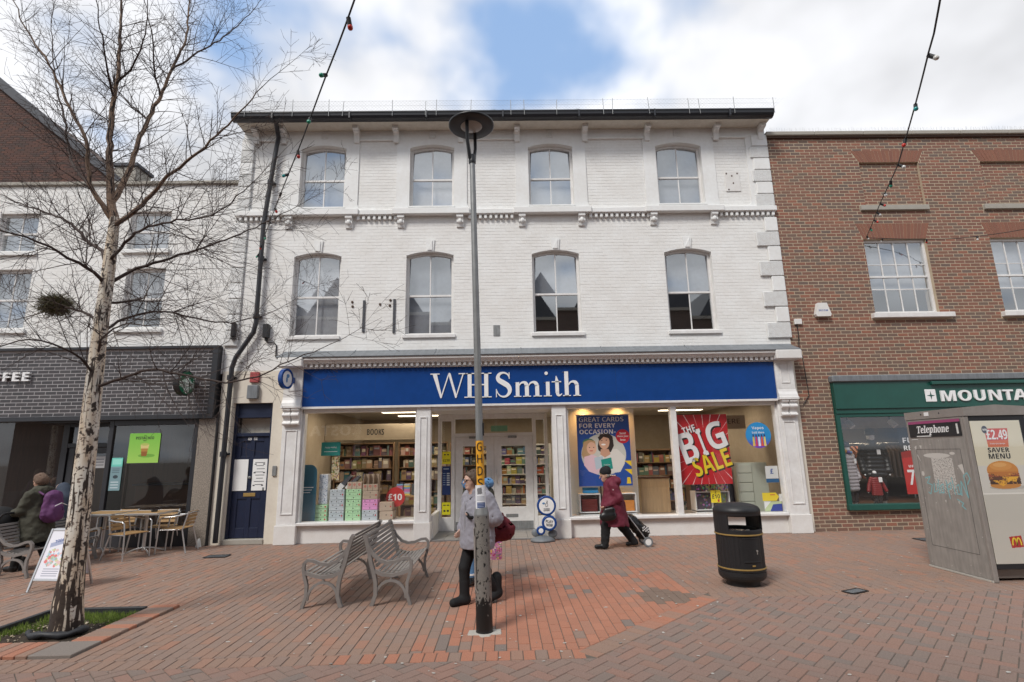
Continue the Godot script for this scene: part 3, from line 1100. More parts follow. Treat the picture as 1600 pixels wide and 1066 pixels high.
# ---------------------------------------------------------------- building helpers (facades look along +z)
func wall_grid(mb: Mb, x0: float, x1: float, y0: float, y1: float, zb: float, zf: float, holes: Array) -> void:
	var xs := [x0, x1]
	var ys := [y0, y1]
	for h in holes:
		for x in [h[0], h[1]]:
			if x > x0 and x < x1 and not xs.has(x): xs.append(x)
		for y in [h[2], h[3]]:
			if y > y0 and y < y1 and not ys.has(y): ys.append(y)
	xs.sort()
	ys.sort()
	for i in xs.size() - 1:
		for j in ys.size() - 1:
			var cx: float = (xs[i] + xs[i + 1]) / 2
			var cy: float = (ys[j] + ys[j + 1]) / 2
			var hole := false
			for h in holes:
				if cx > h[0] and cx < h[1] and cy > h[2] and cy < h[3]: hole = true
			if hole: continue
			mb.quad(V(xs[i], ys[j], zf), V(xs[i + 1], ys[j], zf), V(xs[i + 1], ys[j + 1], zf), V(xs[i], ys[j + 1], zf))
			mb.quad(V(xs[i + 1], ys[j], zb), V(xs[i], ys[j], zb), V(xs[i], ys[j + 1], zb), V(xs[i + 1], ys[j + 1], zb))
	for h in holes:
		var a: float = maxf(h[0], x0)
		var b: float = minf(h[1], x1)
		var d: float = maxf(h[2], y0)
		var e: float = minf(h[3], y1)
		if h[0] > x0: mb.quad(V(a, d, zf), V(a, d, zb), V(a, e, zb), V(a, e, zf))
		if h[1] < x1: mb.quad(V(b, d, zb), V(b, d, zf), V(b, e, zf), V(b, e, zb))
		if h[2] > y0: mb.quad(V(a, d, zf), V(b, d, zf), V(b, d, zb), V(a, d, zb))
		if h[3] < y1: mb.quad(V(b, e, zf), V(a, e, zf), V(a, e, zb), V(b, e, zb))
	mb.quad(V(x0, y1, zf), V(x1, y1, zf), V(x1, y1, zb), V(x0, y1, zb))
	mb.quad(V(x0, y0, zb), V(x0, y0, zf), V(x0, y1, zf), V(x0, y1, zb))
	mb.quad(V(x1, y0, zf), V(x1, y0, zb), V(x1, y1, zb), V(x1, y1, zf))

func free_runs(x0: float, x1: float, y: float, holes: Array) -> Array:
	var runs := [[x0, x1]]
	for h in holes:
		if y < h[2] or y > h[3]: continue
		var next := []
		for r in runs:
			if h[1] <= r[0] or h[0] >= r[1]:
				next.append(r)
				continue
			if h[0] > r[0] + 0.005: next.append([r[0], h[0]])
			if h[1] < r[1] - 0.005: next.append([h[1], r[1]])
		runs = next
	return runs

func brick_face(mb: Mb, a: float, b: float, y0: float, y1: float, z: float, deep: float, ch: float) -> void:
	mb.quad(V(a + ch, y0 + ch, z), V(b - ch, y0 + ch, z), V(b - ch, y1 - ch, z), V(a + ch, y1 - ch, z))
	mb.quad(V(a, y1, z - deep), V(a + ch, y1 - ch, z), V(b - ch, y1 - ch, z), V(b, y1, z - deep))
	mb.quad(V(a, y0, z - deep), V(b, y0, z - deep), V(b - ch, y0 + ch, z), V(a + ch, y0 + ch, z))
	mb.quad(V(a, y0, z - deep), V(a + ch, y0 + ch, z), V(a + ch, y1 - ch, z), V(a, y1, z - deep))
	mb.quad(V(b, y0, z - deep), V(b, y1, z - deep), V(b - ch, y1 - ch, z), V(b - ch, y0 + ch, z))

func brick_field(mb: Mb, x0: float, x1: float, y0: float, y1: float, z: float, holes: Array, pick: Callable, deep := 0.005, bl := 0.225, bh := 0.075, joint := 0.0135, wob := 0.0008, ch := 0.002) -> void:
	var row := 0
	var y := y0
	while y < y1 - 0.02:
		var top := minf(y + bh - joint, y1)
		for r in free_runs(x0, x1, (y + top) / 2, holes):
			var k := int(floor((r[0] - x0) / bl)) - 1
			while true:
				var a := x0 + k * bl + (bl * 0.5 if row & 1 else 0.0)
				if a > r[1]: break
				var b := a + bl - joint
				k += 1
				a = maxf(a, r[0])
				b = minf(b, r[1])
				if b - a < 0.02: continue
				mb.col = pick.call((a + b) / 2, y)
				brick_face(mb, a, b, y, top, z + rng.randf_range(-wob, wob), deep, ch)
		y += bh
		row += 1

func arc_pts(x0: float, x1: float, y_side: float, rise: float, k := 10) -> PackedVector2Array:
	var p := PackedVector2Array()
	for i in k + 1:
		var t := float(i) / k
		p.append(Vector2(lerpf(x0, x1, t), y_side + rise * (1.0 - pow(2.0 * t - 1.0, 2))))
	return p

func sash_window(owner_: Node3D, x0: float, x1: float, y0: float, y1: float, rise: float, z: float, cols: int, rows: Array, blind_to: float, blind: Material, gl: Material, arched := true) -> Node3D:
	# rows: bar heights as fractions; meeting rail at 0.5 of the opening
	var w := group_part("window", owner_)
	var fr := 0.055
	var ys := y1 - rise
	# outer frame
	var f := Mb.new()
	f.bbox(V(x0, y0, z - 0.07), V(x0 + fr, ys, z), 0.004)
	f.bbox(V(x1 - fr, y0, z - 0.07), V(x1, ys, z), 0.004)
	f.bbox(V(x0 + fr, y0, z - 0.07), V(x1 - fr, y0 + 0.06, z + 0.004), 0.004)
	var head := arc_pts(x0, x1, ys, rise)
	var low := arc_pts(x0, x1, ys - 0.055, rise)
	low.reverse()
	head.append_array(low)
	f.prism(head, z - 0.07, z + 0.002)
	part("frame", f, M.white_paint, w)
	var bars := Mb.new()
	var xa := x0 + fr
	var xb := x1 - fr
	var mid := y0 + (ys - y0) * 0.5
	part("meeting_rail", rail(xa, xb, mid - 0.022, mid + 0.022, z - 0.055, z - 0.012), M.white_paint, w)
	var lev := [y0 + 0.06]
	for r in rows: lev.append(y0 + (ys - y0) * r)
	lev.append(ys - 0.05)
	for k in range(1, cols):
		var x := lerpf(xa, xb, float(k) / cols)
		for s in 2:
			var ya: float = y0 + 0.06 if s == 0 else mid + 0.022
			var yb: float = mid - 0.022 if s == 0 else ys - 0.055 + (rise if k * 2 == cols else rise * 0.75)
			part("glazing_bar", rail(x - 0.012, x + 0.012, ya, yb, z - 0.055 + s * 0.012, z - 0.03 + s * 0.012), M.white_paint, w)
	for r in rows:
		var y: float = y0 + (ys - y0) * r
		if absf(y - mid) < 0.05: continue
		for k in cols:
			var a := lerpf(xa, xb, float(k) / cols) + (0.013 if k else 0.0)
			var b := lerpf(xa, xb, float(k + 1) / cols) - (0.013 if k < cols - 1 else 0.0)
			part("glazing_bar", rail(a, b, y - 0.012, y + 0.012, z - 0.052, z - 0.032), M.white_paint, w)
	# panes, one sheet each
	var edges := [y0 + 0.05]
	for r in rows:
		edges.append(y0 + (ys - y0) * r)
	if rows.is_empty(): edges.append(mid)
	edges.append(ys - 0.05)
	for j in edges.size() - 1:
		var top_row := j == edges.size() - 2
		for k in cols:
			var a := lerpf(xa, xb, float(k) / cols)
			var b := lerpf(xa, xb, float(k + 1) / cols)
			var q := P2([a, edges[j], b, edges[j]])
			if top_row and rise > 0.0:
				var c := arc_pts(x0, x1, ys - 0.05, rise, 24)
				for i in range(c.size() - 1, -1, -1):
					if c[i].x >= a - 1e-4 and c[i].x <= b + 1e-4: q.append(c[i])
			else:
				q.append(Vector2(b, edges[j + 1]))
				q.append(Vector2(a, edges[j + 1]))
			var p := Mb.new()
			var ti := Basis.from_euler(Vector3(rng.randf_range(-0.016, 0.016), rng.randf_range(-0.02, 0.02), 0))
			var cen := V((a + b) / 2, (edges[j] + edges[j + 1]) / 2, 0)
			p.sheet(q, z - 0.043 + (0.01 if edges[j] > mid - 0.1 else 0.0), Transform3D(ti, cen - ti * cen))
			part("pane", p, gl, w)
	if blind:
		var bl := Mb.new()
		var yb := lerpf(y0, y1, blind_to)
		bl.box(V(x0 + 0.01, yb, z - 0.16), V(x1 - 0.01, y1 - 0.005, z - 0.152))
		part("blind", bl, blind, w)
	return w

func rail(x0: float, x1: float, y0: float, y1: float, z0: float, z1: float) -> Mb:
	var m := Mb.new()
	m.bbox(V(x0, y0, z0), V(x1, y1, z1), 0.003)
	return m

# ---------------------------------------------------------------- the white three-storey building
var shop: Node3D
const TOPW := [[-4.52, -3.5], [-2.04, -1.035], [0.665, 1.69], [3.62, 4.68]]
const MIDW := [[-4.53, -3.5], [-2.075, -1.04], [0.69, 1.735], [3.64, 4.69]]

func white_building() -> void:
	shop = thing("shop_building", "three-storey white painted brick building with sash windows above the blue bookshop fascia", "building")
	var holes := []
	for w in TOPW: holes.append([w[0], w[1], 7.11, 8.66])
	for w in MIDW: holes.append([w[0], w[1], 4.17, 6.06])
	var wall := Mb.new()
	wall_grid(wall, -5.85, 6.22, 3.45, 9.02, -0.3, -0.003, holes)
	part("wall", wall, M.white_mortar, shop)
	var body := Mb.new()
	body.box(V(-5.85, 3.3, -9.0), V(6.22, 9.0, -0.9))
	part("rear_block", body, M.dim_wall, shop)
	for s in [[-5.85, -5.84], [6.21, 6.22]]:
		bx("side_wall", V(s[0], 2.75, -0.9), V(s[1], 9.02, -0.3), M.white_render, shop, 0.0)
	# painted brick courses of the first floor and of the second-floor panels
	var br := Mb.new()
	var plain := func(_x, _y): return Color.WHITE
	var mh := []
	for w in MIDW: mh.append([w[0], w[1], 4.17, 6.06])
	for k in 8:
		mh.append([5.72 if k % 2 == 0 else 5.95, 6.3, 3.98 + k * 0.355, 3.98 + k * 0.355 + 0.35])
	brick_field(br, -5.58, 6.22, 3.83, 6.80, 0.0, mh, plain, 0.004, 0.228, 0.0745, 0.009, 0.0012, 0.003)
	var panels := [[-5.6, -4.86], [-3.2, -2.34], [-0.74, 0.37], [1.99, 3.33], [4.98, 5.74]]
	for p in panels:
		brick_field(br, p[0], p[1], 7.06, 8.76, 0.0, [], plain, 0.004, 0.228, 0.0745, 0.009, 0.0012, 0.003)
	part("brick_courses", br, M.white_brick, shop, Transform3D.IDENTITY, "stuff")
	# smooth rendered frame round the second-floor panels and windows
	var rh := []
	for w in TOPW: rh.append([w[0], w[1], 7.11, 8.66])
	for p in panels: rh.append([p[0], p[1], 7.06, 8.76])
	var ren := Mb.new()
	wall_grid(ren, -5.85, 6.22, 7.02, 9.02, -0.004, 0.026, rh)
	part("render_surround", ren, M.white_render, shop)
	for i in panels.size():
		var p: Array = panels[i]
		var m := Mb.new()
		m.bbox(V(p[0] - 0.03, 8.76, 0.026), V(p[1] + 0.03, 8.80, 0.055), 0.006)
		part("panel_moulding", m, M.white_render, shop)
		# ears at the foot of each surround
		for s in [0, 1]:
			var x: float = p[s]
			var d := -1.0 if s == 1 else 1.0
			var q := P2([x, 7.06, x + d * 0.12, 7.06])
			for k in 7:
				var a := PI / 2 * k / 6
				q.append(Vector2(x + d * (0.12 - 0.12 * sin(a)), 7.06 + 0.16 * (1.0 - cos(a))))
			var e := Mb.new()
			e.prism(q, -0.004, 0.025)
			part("panel_ear", e, M.white_render, shop)
	# arches over the windows
	for set_ in [[TOPW, 8.66, 0.09, -0.3, 0.0255], [MIDW, 6.06, 0.09, -0.3, -0.001]]:
		for w in set_[0]:
			for s in 2:
				var xm: float = (w[0] + w[1]) / 2
				var arc := arc_pts(w[0], w[1], set_[1] - set_[2], set_[2], 12)
				var q := PackedVector2Array()
				if s == 0:
					for i in 7: q.append(arc[i])
					q.append(Vector2(w[0], set_[1]))
				else:
					for i in range(6, 13): q.append(arc[i])
					q.append(Vector2(w[1], set_[1]))
				var m := Mb.new()
				m.prism(q, set_[3], set_[4])
				part("arch_filler", m, M.white_render, shop)
	var k := 0
	for w in TOPW:
		sash_window(shop, w[0], w[1], 7.11, 8.66, 0.09, -0.10, 2, [0.5], 0.0, [M.blind, M.net_curtain, M.blind, M.blind][k], M.glass_upper)
		var sl := Mb.new()
		sl.bbox(V(w[0] - 0.02, 7.09, -0.12), V(w[1] + 0.02, 7.13, 0.05), 0.006)
		part("window_sill", sl, M.white_render, shop)
		k += 1
	k = 0
	for w in MIDW:
		sash_window(shop, w[0], w[1], 4.17, 6.06, 0.09, -0.11, 2, [0.5], [0.0, 0.0, 0.5, 0.48][k], [M.net_curtain, M.blind, M.blind, M.blind][k], M.glass_upper)
		bx("window_sill", V(w[0] - 0.05, 4.10, -0.12), V(w[1] + 0.05, 4.175, 0.045), M.white_paint, shop, 0.008)
		var xm: float = (w[0] + w[1]) / 2
		var ks := Mb.new()
		ks.prism(P2([xm - 0.075, 6.05, xm + 0.075, 6.05, xm + 0.10, 6.33, xm - 0.10, 6.33]), 0.0, 0.03)
		ks.prism(P2([xm - 0.055, 6.08, xm + 0.05, 6.08, xm + 0.05, 6.30]), 0.0, 0.048)
		part("keystone", ks, M.white_render, shop)
		# dim rooms behind the first-floor windows
		k += 1
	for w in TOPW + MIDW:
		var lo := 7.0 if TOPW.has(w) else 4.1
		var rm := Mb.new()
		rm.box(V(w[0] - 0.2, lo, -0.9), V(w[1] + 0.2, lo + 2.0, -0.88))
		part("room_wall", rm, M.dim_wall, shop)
	# string course, dentils and corbels
	bx("string_course", V(-5.88, 6.90, -0.004), V(6.25, 7.02, 0.11), M.white_render, shop, 0.012)
	for w in TOPW:
		bx("sill_band", V(w[0] - 0.36, 6.895, 0.111), V(w[1] + 0.36, 7.035, 0.15), M.white_render, shop, 0.01)
		for x in [w[0] - 0.17, w[1] + 0.14]:
			var c := Mb.new()
			c.prism(P2([0.0, 6.62, 0.035, 6.62, 0.05, 6.68, 0.075, 6.72, 0.075, 6.78, 0.12, 6.83, 0.12, 6.898, 0.0, 6.898]), -0.075, 0.075, Transform3D(Basis(V(0, 0, 1), V(0, 1, 0), V(-1, 0, 0)), V(x, 0, 0)))
			c.ball(V(x, 6.74, 0.085), V(0.05, 0.06, 0.03), 8)
			part("corbel", c, M.white_render, shop)
	var x := -5.75
	var dm := Mb.new()
	dm.bbox(V(-0.03, 6.805, 0.0), V(0.03, 6.898, 0.075), 0.005)
	var dmesh := dm.mesh()
	while x < 6.2:
		var under := false
		for w in TOPW:
			if x > w[0] - 0.28 and x < w[1] + 0.26: under = true
		if not under:
			part("dentil", dmesh, M.white_render, shop, at(x, 0, 0))
		x += 0.118
	# quoins
	for side in 2:
		var y := 3.98
		for i in 14:
			if y > 6.70 and y < 7.03:
				y = 7.04
			var hh := 0.35 if y < 6.8 else 0.30
			if y + hh > 9.0: break
			var wide := i % 2 == 0
			var wd := (0.50 if wide else 0.27) if y < 6.8 else (0.42 if wide else 0.36)
			var m := Mb.new()
			if side == 0: m.bbox(V(6.23 - wd, y, 0.0), V(6.245, y + hh - 0.015, 0.05 if y < 6.8 else 0.06), 0.012)
			else: m.bbox(V(-5.875, y, 0.0), V(-5.86 + minf(wd, 0.27), y + hh - 0.015, 0.05 if y < 6.8 else 0.06), 0.012)
			part("quoin", m, M.vermiculated if wide else M.white_render, shop)
			y += hh
	# eaves
	bx("soffit", V(-5.87, 9.022, -0.3), V(6.20, 9.07, 0.42), M.soffit, shop, 0.0)
	for bxp in [-5.55, -4.93, -3.26, -2.36, -0.88, 0.42, 1.99, 3.44, 5.05, 6.1]:
		var m := Mb.new()
		m.prism(P2([0.026, 8.70, 0.07, 8.70, 0.085, 8.76, 0.09, 8.86, 0.13, 8.90, 0.20, 8.92, 0.26, 8.94, 0.26, 9.02, 0.026, 9.02]), -0.06, 0.06, Transform3D(Basis(V(0, 0, 1), V(0, 1, 0), V(-1, 0, 0)), V(bxp, 0, 0)))
		m.ball(V(bxp, 8.93, 0.17), V(0.07, 0.05, 0.05), 8)
		part("eaves_bracket", m, M.white_render, shop)
	for w in TOPW:
		var xm: float = (w[0] + w[1]) / 2
		bx("frieze_block", V(xm - 0.07, 8.82, 0.026), V(xm + 0.07, 8.99, 0.05), M.vermiculated, shop, 0.006)
	var gt := Mb.new()
	var gp := P2([0.40, 9.00, 0.47, 8.985, 0.53, 9.01, 0.565, 9.06, 0.575, 9.12, 0.59, 9.125, 0.59, 9.15, 0.40, 9.15])
	gt.prism(gp, -6.21, 5.91, Transform3D(Basis(V(0, 0, 1), V(0, 1, 0), V(-1, 0, 0)), V(0, 0, 0)))
	part("gutter", gt, M.gutter, shop)
	for q in [-5.0, -3.3, -1.6, 0.1, 1.8, 3.5, 5.2]:
		bx("gutter_joint", V(q - 0.02, 8.98, 0.46), V(q + 0.02, 9.155, 0.596), M.gutter, shop, 0.004)
	var rf := Mb.new()
	rf.quad(V(-5.91, 9.152, 0.42), V(6.21, 9.152, 0.42), V(5.0, 11.0, -4.2), V(-4.7, 11.0, -4.2))
	rf.quad(V(6.21, 9.152, 0.42), V(6.21, 9.152, -9.0), V(5.0, 11.0, -4.6), V(5.0, 11.0, -4.2))
	rf.quad(V(-5.91, 9.152, -9.0), V(-5.91, 9.152, 0.42), V(-4.7, 11.0, -4.2), V(-4.7, 11.0, -4.6))
	rf.quad(V(6.21, 9.152, -9.0), V(-5.91, 9.152, -9.0), V(-4.7, 11.0, -4.6), V(5.0, 11.0, -4.6))
	part("roof", rf, M.slate, shop)
	# bird netting on stakes along the gutter
	var net := thing("gutter_fence", "low wire netting on thin stakes running along the roof gutter", "fence")
	for px in [-5.6, -4.55, -3.75, -3.45, -2.35, -1.62, -1.38, -0.62, 0.28, 0.58, 1.3, 2.35, 2.55, 3.38, 4.28, 4.52, 5.3, 6.2]:
		var m := Mb.new()
		m.rod(V(px, 9.02, 0.6), V(px + rng.randf_range(-0.02, 0.02), 9.42 + rng.randf_range(-0.03, 0.03), 0.58), 0.007, 5)
		part("stake", m, M.galvanised, net)
	var wire := Mb.new()
	var d := 0.075
	for i in int(12.4 / d):
		var xx := -6.1 + i * d
		for s in [-1.0, 1.0]:
			var pts := PackedVector3Array([V(xx, 9.16, 0.585), V(xx + s * 0.24, 9.40, 0.585)])
			wire.tube(pts, FA([0.0013]), 3, false)
	for y in [9.40, 9.28]:
		wire.tube(PackedVector3Array([V(-6.1, y, 0.585), V(0, y - 0.01, 0.585), V(6.3, y, 0.585)]), FA([0.0016]), 3, false)
	part("netting", wire, M.galvanised, net, Transform3D.IDENTITY, "stuff")
	for g in [[0.55, 9.17], [1.75, 9.17], [-0.1, 9.17]]:
		var tf := Mb.new()
		for i in 40:
			tf.col = Color(0.07, 0.12, 0.03)
			var b := V(g[0] + rng.randf_range(-0.06, 0.06), g[1] - 0.02, 0.5 + rng.randf_range(-0.04, 0.04))
			tf.tri(b, b + V(0.008, 0, 0), b + V(rng.randf_range(-0.03, 0.03), rng.randf_range(0.03, 0.1), rng.randf_range(-0.02, 0.02)), Vector3.BACK, Vector3.BACK, Vector3.BACK)
		tag(part("weed", tf, M.grass, self), ["green weed tuft in the gutter above the third sash window", "small green weed in the gutter midway to the brick building", "smallest weed tuft in the gutter, nearest the street lamp head"][[0.55, 1.75, -0.1].find(g[0])], "weed")
	# downpipe
	var dp := Mb.new()
	dp.tube(P3([[-4.98, 9.02, 0.42], [-5.02, 8.8, 0.14], [-5.08, 8.4, 0.10], [-5.2, 6.7, 0.13], [-5.2, 4.45, 0.11], [-5.24, 4.25, 0.11], [-5.56, 3.72, 0.11], [-5.62, 3.5, 0.11], [-5.64, 0.06, 0.11]]), FA([0.048]), 10)
	var dpo := thing("downpipe", "black cast-iron drainpipe cranked across the white wall down to the paving", "pipe")
	part("pipe", dp, M.gutter, dpo)
	for j in [[-5.13, 7.7], [-5.2, 5.9], [-5.2, 4.6], [-5.63, 3.3], [-5.635, 1.75]]:
		var m := Mb.new()
		m.lathe([Vector2(0.0, -0.05), Vector2(0.066, -0.05), Vector2(0.066, 0.05), Vector2(0.0, 0.05)], 12, at(j[0], j[1], 0.11))
		m.box(V(j[0] - 0.085, j[1] - 0.02, 0.01), V(j[0] + 0.085, j[1] + 0.02, 0.07))
		part("collar", m, M.gutter, dpo)

# ---------------------------------------------------------------- the bookshop front
func shopfront() -> void:
	# ground-floor render at the left with the flat door
	var lw := Mb.new()
	wall_grid(lw, -5.85, -4.48, 0.0, 3.45, -0.3, 0.004, [[-5.56, -4.76, -0.01, 2.78]])
	part("ground_wall", lw, M.cream_render, shop)
	bx("corner_wall", V(6.08, 0.0, -0.3), V(6.222, 3.83, 0.02), M.cream_render, shop, 0.006)
	bx("left_return", V(-4.48, 2.62, -0.3), V(-4.47, 3.45, 0.0), M.cream_render, shop, 0.0)
	var door := group_part("flat_door", shop)
	bx("doorstep", V(-5.56, 0.0, -0.25), V(-4.76, 0.10, 0.03), M.stone, shop, 0.01)
	var fr := Mb.new()
	fr.bbox(V(-5.56, 0.10, -0.16), V(-5.50, 2.775, -0.07), 0.004)
	fr.bbox(V(-4.82, 0.10, -0.16), V(-4.76, 2.775, -0.07), 0.004)
	fr.bbox(V(-5.50, 2.10, -0.16), V(-4.82, 2.17, -0.07), 0.004)
	fr.bbox(V(-5.50, 2.48, -0.16), V(-4.82, 2.54, -0.07), 0.004)
	fr.bbox(V(-5.50, 2.541, -0.15), V(-4.82, 2.775, -0.09), 0.004)
	part("door_frame", fr, M.navy_door, door)
	var leaf := Mb.new()
	leaf.box(V(-5.50, 0.11, -0.15), V(-4.82, 2.095, -0.125))
	for q in [[-5.5, -5.39], [-5.205, -5.115], [-4.93, -4.82]]: leaf.bbox(V(q[0], 0.11, -0.125), V(q[1], 2.095, -0.105), 0.004)
	for q in [[0.11, 0.3], [0.86, 1.05], [1.62, 1.70], [2.0, 2.095]]:
		leaf.bbox(V(-5.389, q[0], -0.125), V(-5.206, q[1], -0.1055), 0.004)
		leaf.bbox(V(-5.114, q[0], -0.125), V(-4.931, q[1], -0.1055), 0.004)
	part("leaf", leaf, M.navy_door, door)
	var tr := Mb.new()
	tr.sheet(P2([-5.5, 2.17, -4.82, 2.17, -4.82, 2.48, -5.5, 2.48]), -0.115)
	part("transom_pane", tr, M.glass_cafe, door)
	bx("hall_wall", V(-5.5, 2.17, -0.29), V(-4.82, 2.48, -0.28), M.cream_render, door, 0.0)
	var kn := Mb.new()
	kn.ball(V(-5.16, 1.28, -0.075), V(0.03, 0.03, 0.03), 10)
	part("knob", kn, M.galvanised, door)
	bx("letter_plate", V(-5.27, 0.905, -0.106), V(-5.03, 0.975, -0.095), M.gold, door, 0.004)
	bx("lock", V(-4.9, 1.02, -0.104), V(-4.86, 1.08, -0.09), M.galvanised, door, 0.004)
	letters("house_number", "49  51", "serif_bold", 0.055, at(-5.17, 2.05, -0.102), M.letter_white, door)
	for i in 2:
		var n := thing("paper_notice", ["plain white paper sheet taped on the navy door, nearer the drainpipe", "printed white notice with lines of text taped on the navy door beside the plain sheet"][i], "notice", V(-5.36 + 0.385 * i, 1.33, -0.098))
		bx("sheet", V(-0.145, -0.31, 0), V(0.145, 0.31, 0.003), M.print_white, n, 0.0)
		if i == 1:
			for k in 8:
				var y := 0.24 - k * 0.062
				bx("text_line", V(-0.10 + 0.02 * (k % 3), y - 0.006, 0.003), V(0.10 - 0.025 * (k % 2), y + 0.006, 0.004), M.slate, n, 0.0)
			for q in [[-0.09, 0.21], [0.08, 0.21], [-0.10, 0.04], [0.09, 0.04], [-0.10, -0.21], [0.07, -0.21]]:
				bx("text_block", V(q[0] - 0.02, q[1] - 0.012, 0.003), V(q[0] + 0.02, q[1] + 0.012, 0.0042), M.slate, n, 0.0)
	bx("entry_phone", V(-4.67, 1.30, 0.004), V(-4.59, 1.50, 0.035), M.galvanised, shop, 0.006)
	# pilasters
	for p in [[-4.48, -4.10, true], [5.69, 6.08, true], [-1.77, -1.48, false], [1.0, 1.29, false]]:
		var o := group_part("pilaster", shop)
		var top := 2.62
		bx("plinth", V(p[0] - 0.02, 0.0, -0.1), V(p[1] + 0.02, 0.36, 0.18), M.aged_paint, o, 0.008)
		bx("shaft", V(p[0], 0.36, -0.1), V(p[1], top, 0.15), M.white_paint, o, 0.006)
		var a: float = p[0] + 0.09
		var b: float = p[1] - 0.09
		var t := 2.2 if p[2] else 2.42
		var m := Mb.new()
		m.bbox(V(a - 0.02, 0.56, 0.15), V(a, t, 0.168), 0.004)
		m.bbox(V(b, 0.56, 0.15), V(b + 0.02, t, 0.168), 0.004)
		m.bbox(V(a, t - 0.02, 0.15), V(b, t, 0.167), 0.004)
		m.bbox(V(a, 0.56, 0.15), V(b, 0.58, 0.167), 0.004)
		part("panel_bead", m, M.white_paint, o)
		if p[2]:
			var xm: float = (p[0] + p[1]) / 2
			for s in [-0.085, 0.085]:
				var c := Mb.new()
				var rot := Transform3D(Basis(V(0, 0, 1), V(0, 1, 0), V(-1, 0, 0)), V(xm + s, 0, 0))
				c.prism(P2([0.15, 2.30, 0.20, 2.29, 0.225, 2.33, 0.20, 2.38, 0.215, 2.43, 0.25, 2.47, 0.25, 2.53, 0.23, 2.57, 0.28, 2.60, 0.28, 2.63, 0.15, 2.63]), -0.075, 0.075, rot)
				for q in [[2.33, 0.21, 0.034], [2.50, 0.23, 0.045]]:
					c.tube(PackedVector3Array([V(xm + s - 0.078, q[0], q[1]), V(xm + s + 0.078, q[0], q[1])]), FA([q[2]]), 10)
				part("scroll_console", c, M.white_paint, o)
			bx("console_cap", V(p[0] - 0.01, 2.631, -0.1), V(p[1] + 0.01, 2.69, 0.30), M.white_paint, o, 0.008)
			var cv := Mb.new()
			cv.prism(P2([0.0, 2.69, 0.28, 2.69, 0.27, 2.74, 0.235, 2.80, 0.22, 2.86, 0.0, 2.86]), -(p[1] - p[0]) / 2, (p[1] - p[0]) / 2, Transform3D(Basis(V(0, 0, 1), V(0, 1, 0), V(-1, 0, 0)), V(xm, 0, 0)))
			part("console_cove", cv, M.white_paint, o)
			bx("end_block", V(p[0], 2.86, -0.1), V(p[1], 3.46, 0.22), M.white_paint, o, 0.006)
			var e := Mb.new()
			for q in [[xm - 0.09, 2.98, xm - 0.075, 3.40], [xm + 0.075, 2.98, xm + 0.09, 3.40]]: e.bbox(V(q[0], q[1], 0.22), V(q[2], q[3], 0.235), 0.003)
			for q in [[xm - 0.074, 2.98, xm + 0.074, 2.995], [xm - 0.074, 3.385, xm + 0.074, 3.40]]: e.bbox(V(q[0], q[1], 0.22), V(q[2], q[3], 0.2345), 0.003)
			part("block_bead", e, M.white_paint, o)
	# fascia
	var fa := group_part("fascia", shop)
	bx("sign_board", V(-4.098, 2.66, -0.1), V(5.688, 3.44, 0.19), M.blue_fascia, fa, 0.003)
	for q in [-2.62, 0.85, 2.35]:
		bx("board_joint", V(q - 0.0015, 2.662, 0.19), V(q + 0.0015, 3.438, 0.1908), M.navy_door, fa, 0.0)
	bx("bottom_bead", V(-4.098, 2.615, -0.1), V(5.688, 2.66, 0.205), M.white_paint, fa, 0.004)
	fascia_letters(fa)
	# cornice
	bx("cornice_bed", V(-4.5, 3.44, -0.1), V(6.1, 3.455, 0.24), M.white_paint, shop, 0.003)
	var cm := Mb.new()
	cm.prism(P2([-0.1, 3.53, 0.30, 3.53, 0.31, 3.56, 0.34, 3.585, 0.38, 3.60, 0.38, 3.64, -0.1, 3.64]), -6.12, 4.55, Transform3D(Basis(V(0, 0, 1), V(0, 1, 0), V(-1, 0, 0)), V(0, 0, 0)))
	part("cornice", cm, M.aged_paint, shop)
	bx("dentil_bed", V(-4.08, 3.456, -0.1), V(5.67, 3.53, 0.225), M.white_paint, shop, 0.0)
	var dm := Mb.new()
	dm.bbox(V(-0.028, 3.46, 0.225), V(0.028, 3.528, 0.285), 0.004)
	var dmesh := dm.mesh()
	var x := -4.03
	while x < 5.66:
		part("dentil", dmesh, M.white_paint, shop, at(x, 0, 0))
		x += 0.1085
	for q in [[-4.56, -4.06], [5.66, 6.20]]:
		bx("cornice_end", V(q[0], 3.456, -0.05), V(q[1], 3.655, 0.42), M.aged_paint, shop, 0.02)
	var ld := Mb.new()
	ld.prism(P2([-0.02, 3.642, 0.40, 3.642, 0.41, 3.66, 0.40, 3.672, 0.10, 3.80, 0.03, 3.845, -0.02, 3.845]), -6.19, 4.60, Transform3D(Basis(V(0, 0, 1), V(0, 1, 0), V(-1, 0, 0)), V(0, 0, 0)))
	part("lead_flashing", ld, M.lead, shop)
	for q in [-3.1, -1.4, 0.4, 2.1, 3.9]:
		var m := Mb.new()
		m.tube(P3([[q, 3.665, 0.405], [q, 3.80, 0.105], [q, 3.85, 0.03]]), FA([0.012]), 6)
		part("lead_roll", m, M.lead, shop)
	# stall risers, sills, heads, glazing
	for q in [[-4.08, -1.77], [1.29, 5.67]]:
		bx("stall_riser", V(q[0], 0.0, -0.1), V(q[1], 0.335, 0.06), M.aged_paint, shop, 0.004)
		bx("shop_sill", V(q[0] - 0.02, 0.336, -0.1), V(q[1] + 0.005, 0.40, 0.15), M.white_paint, shop, 0.012)
		bx("window_head", V(q[0], 2.545, -0.1), V(q[1], 2.614, 0.10), M.white_paint, shop, 0.006)
	bx("entrance_beam", V(-1.48, 2.545, -0.1), V(1.0, 2.614, 0.12), M.white_paint, shop, 0.006)
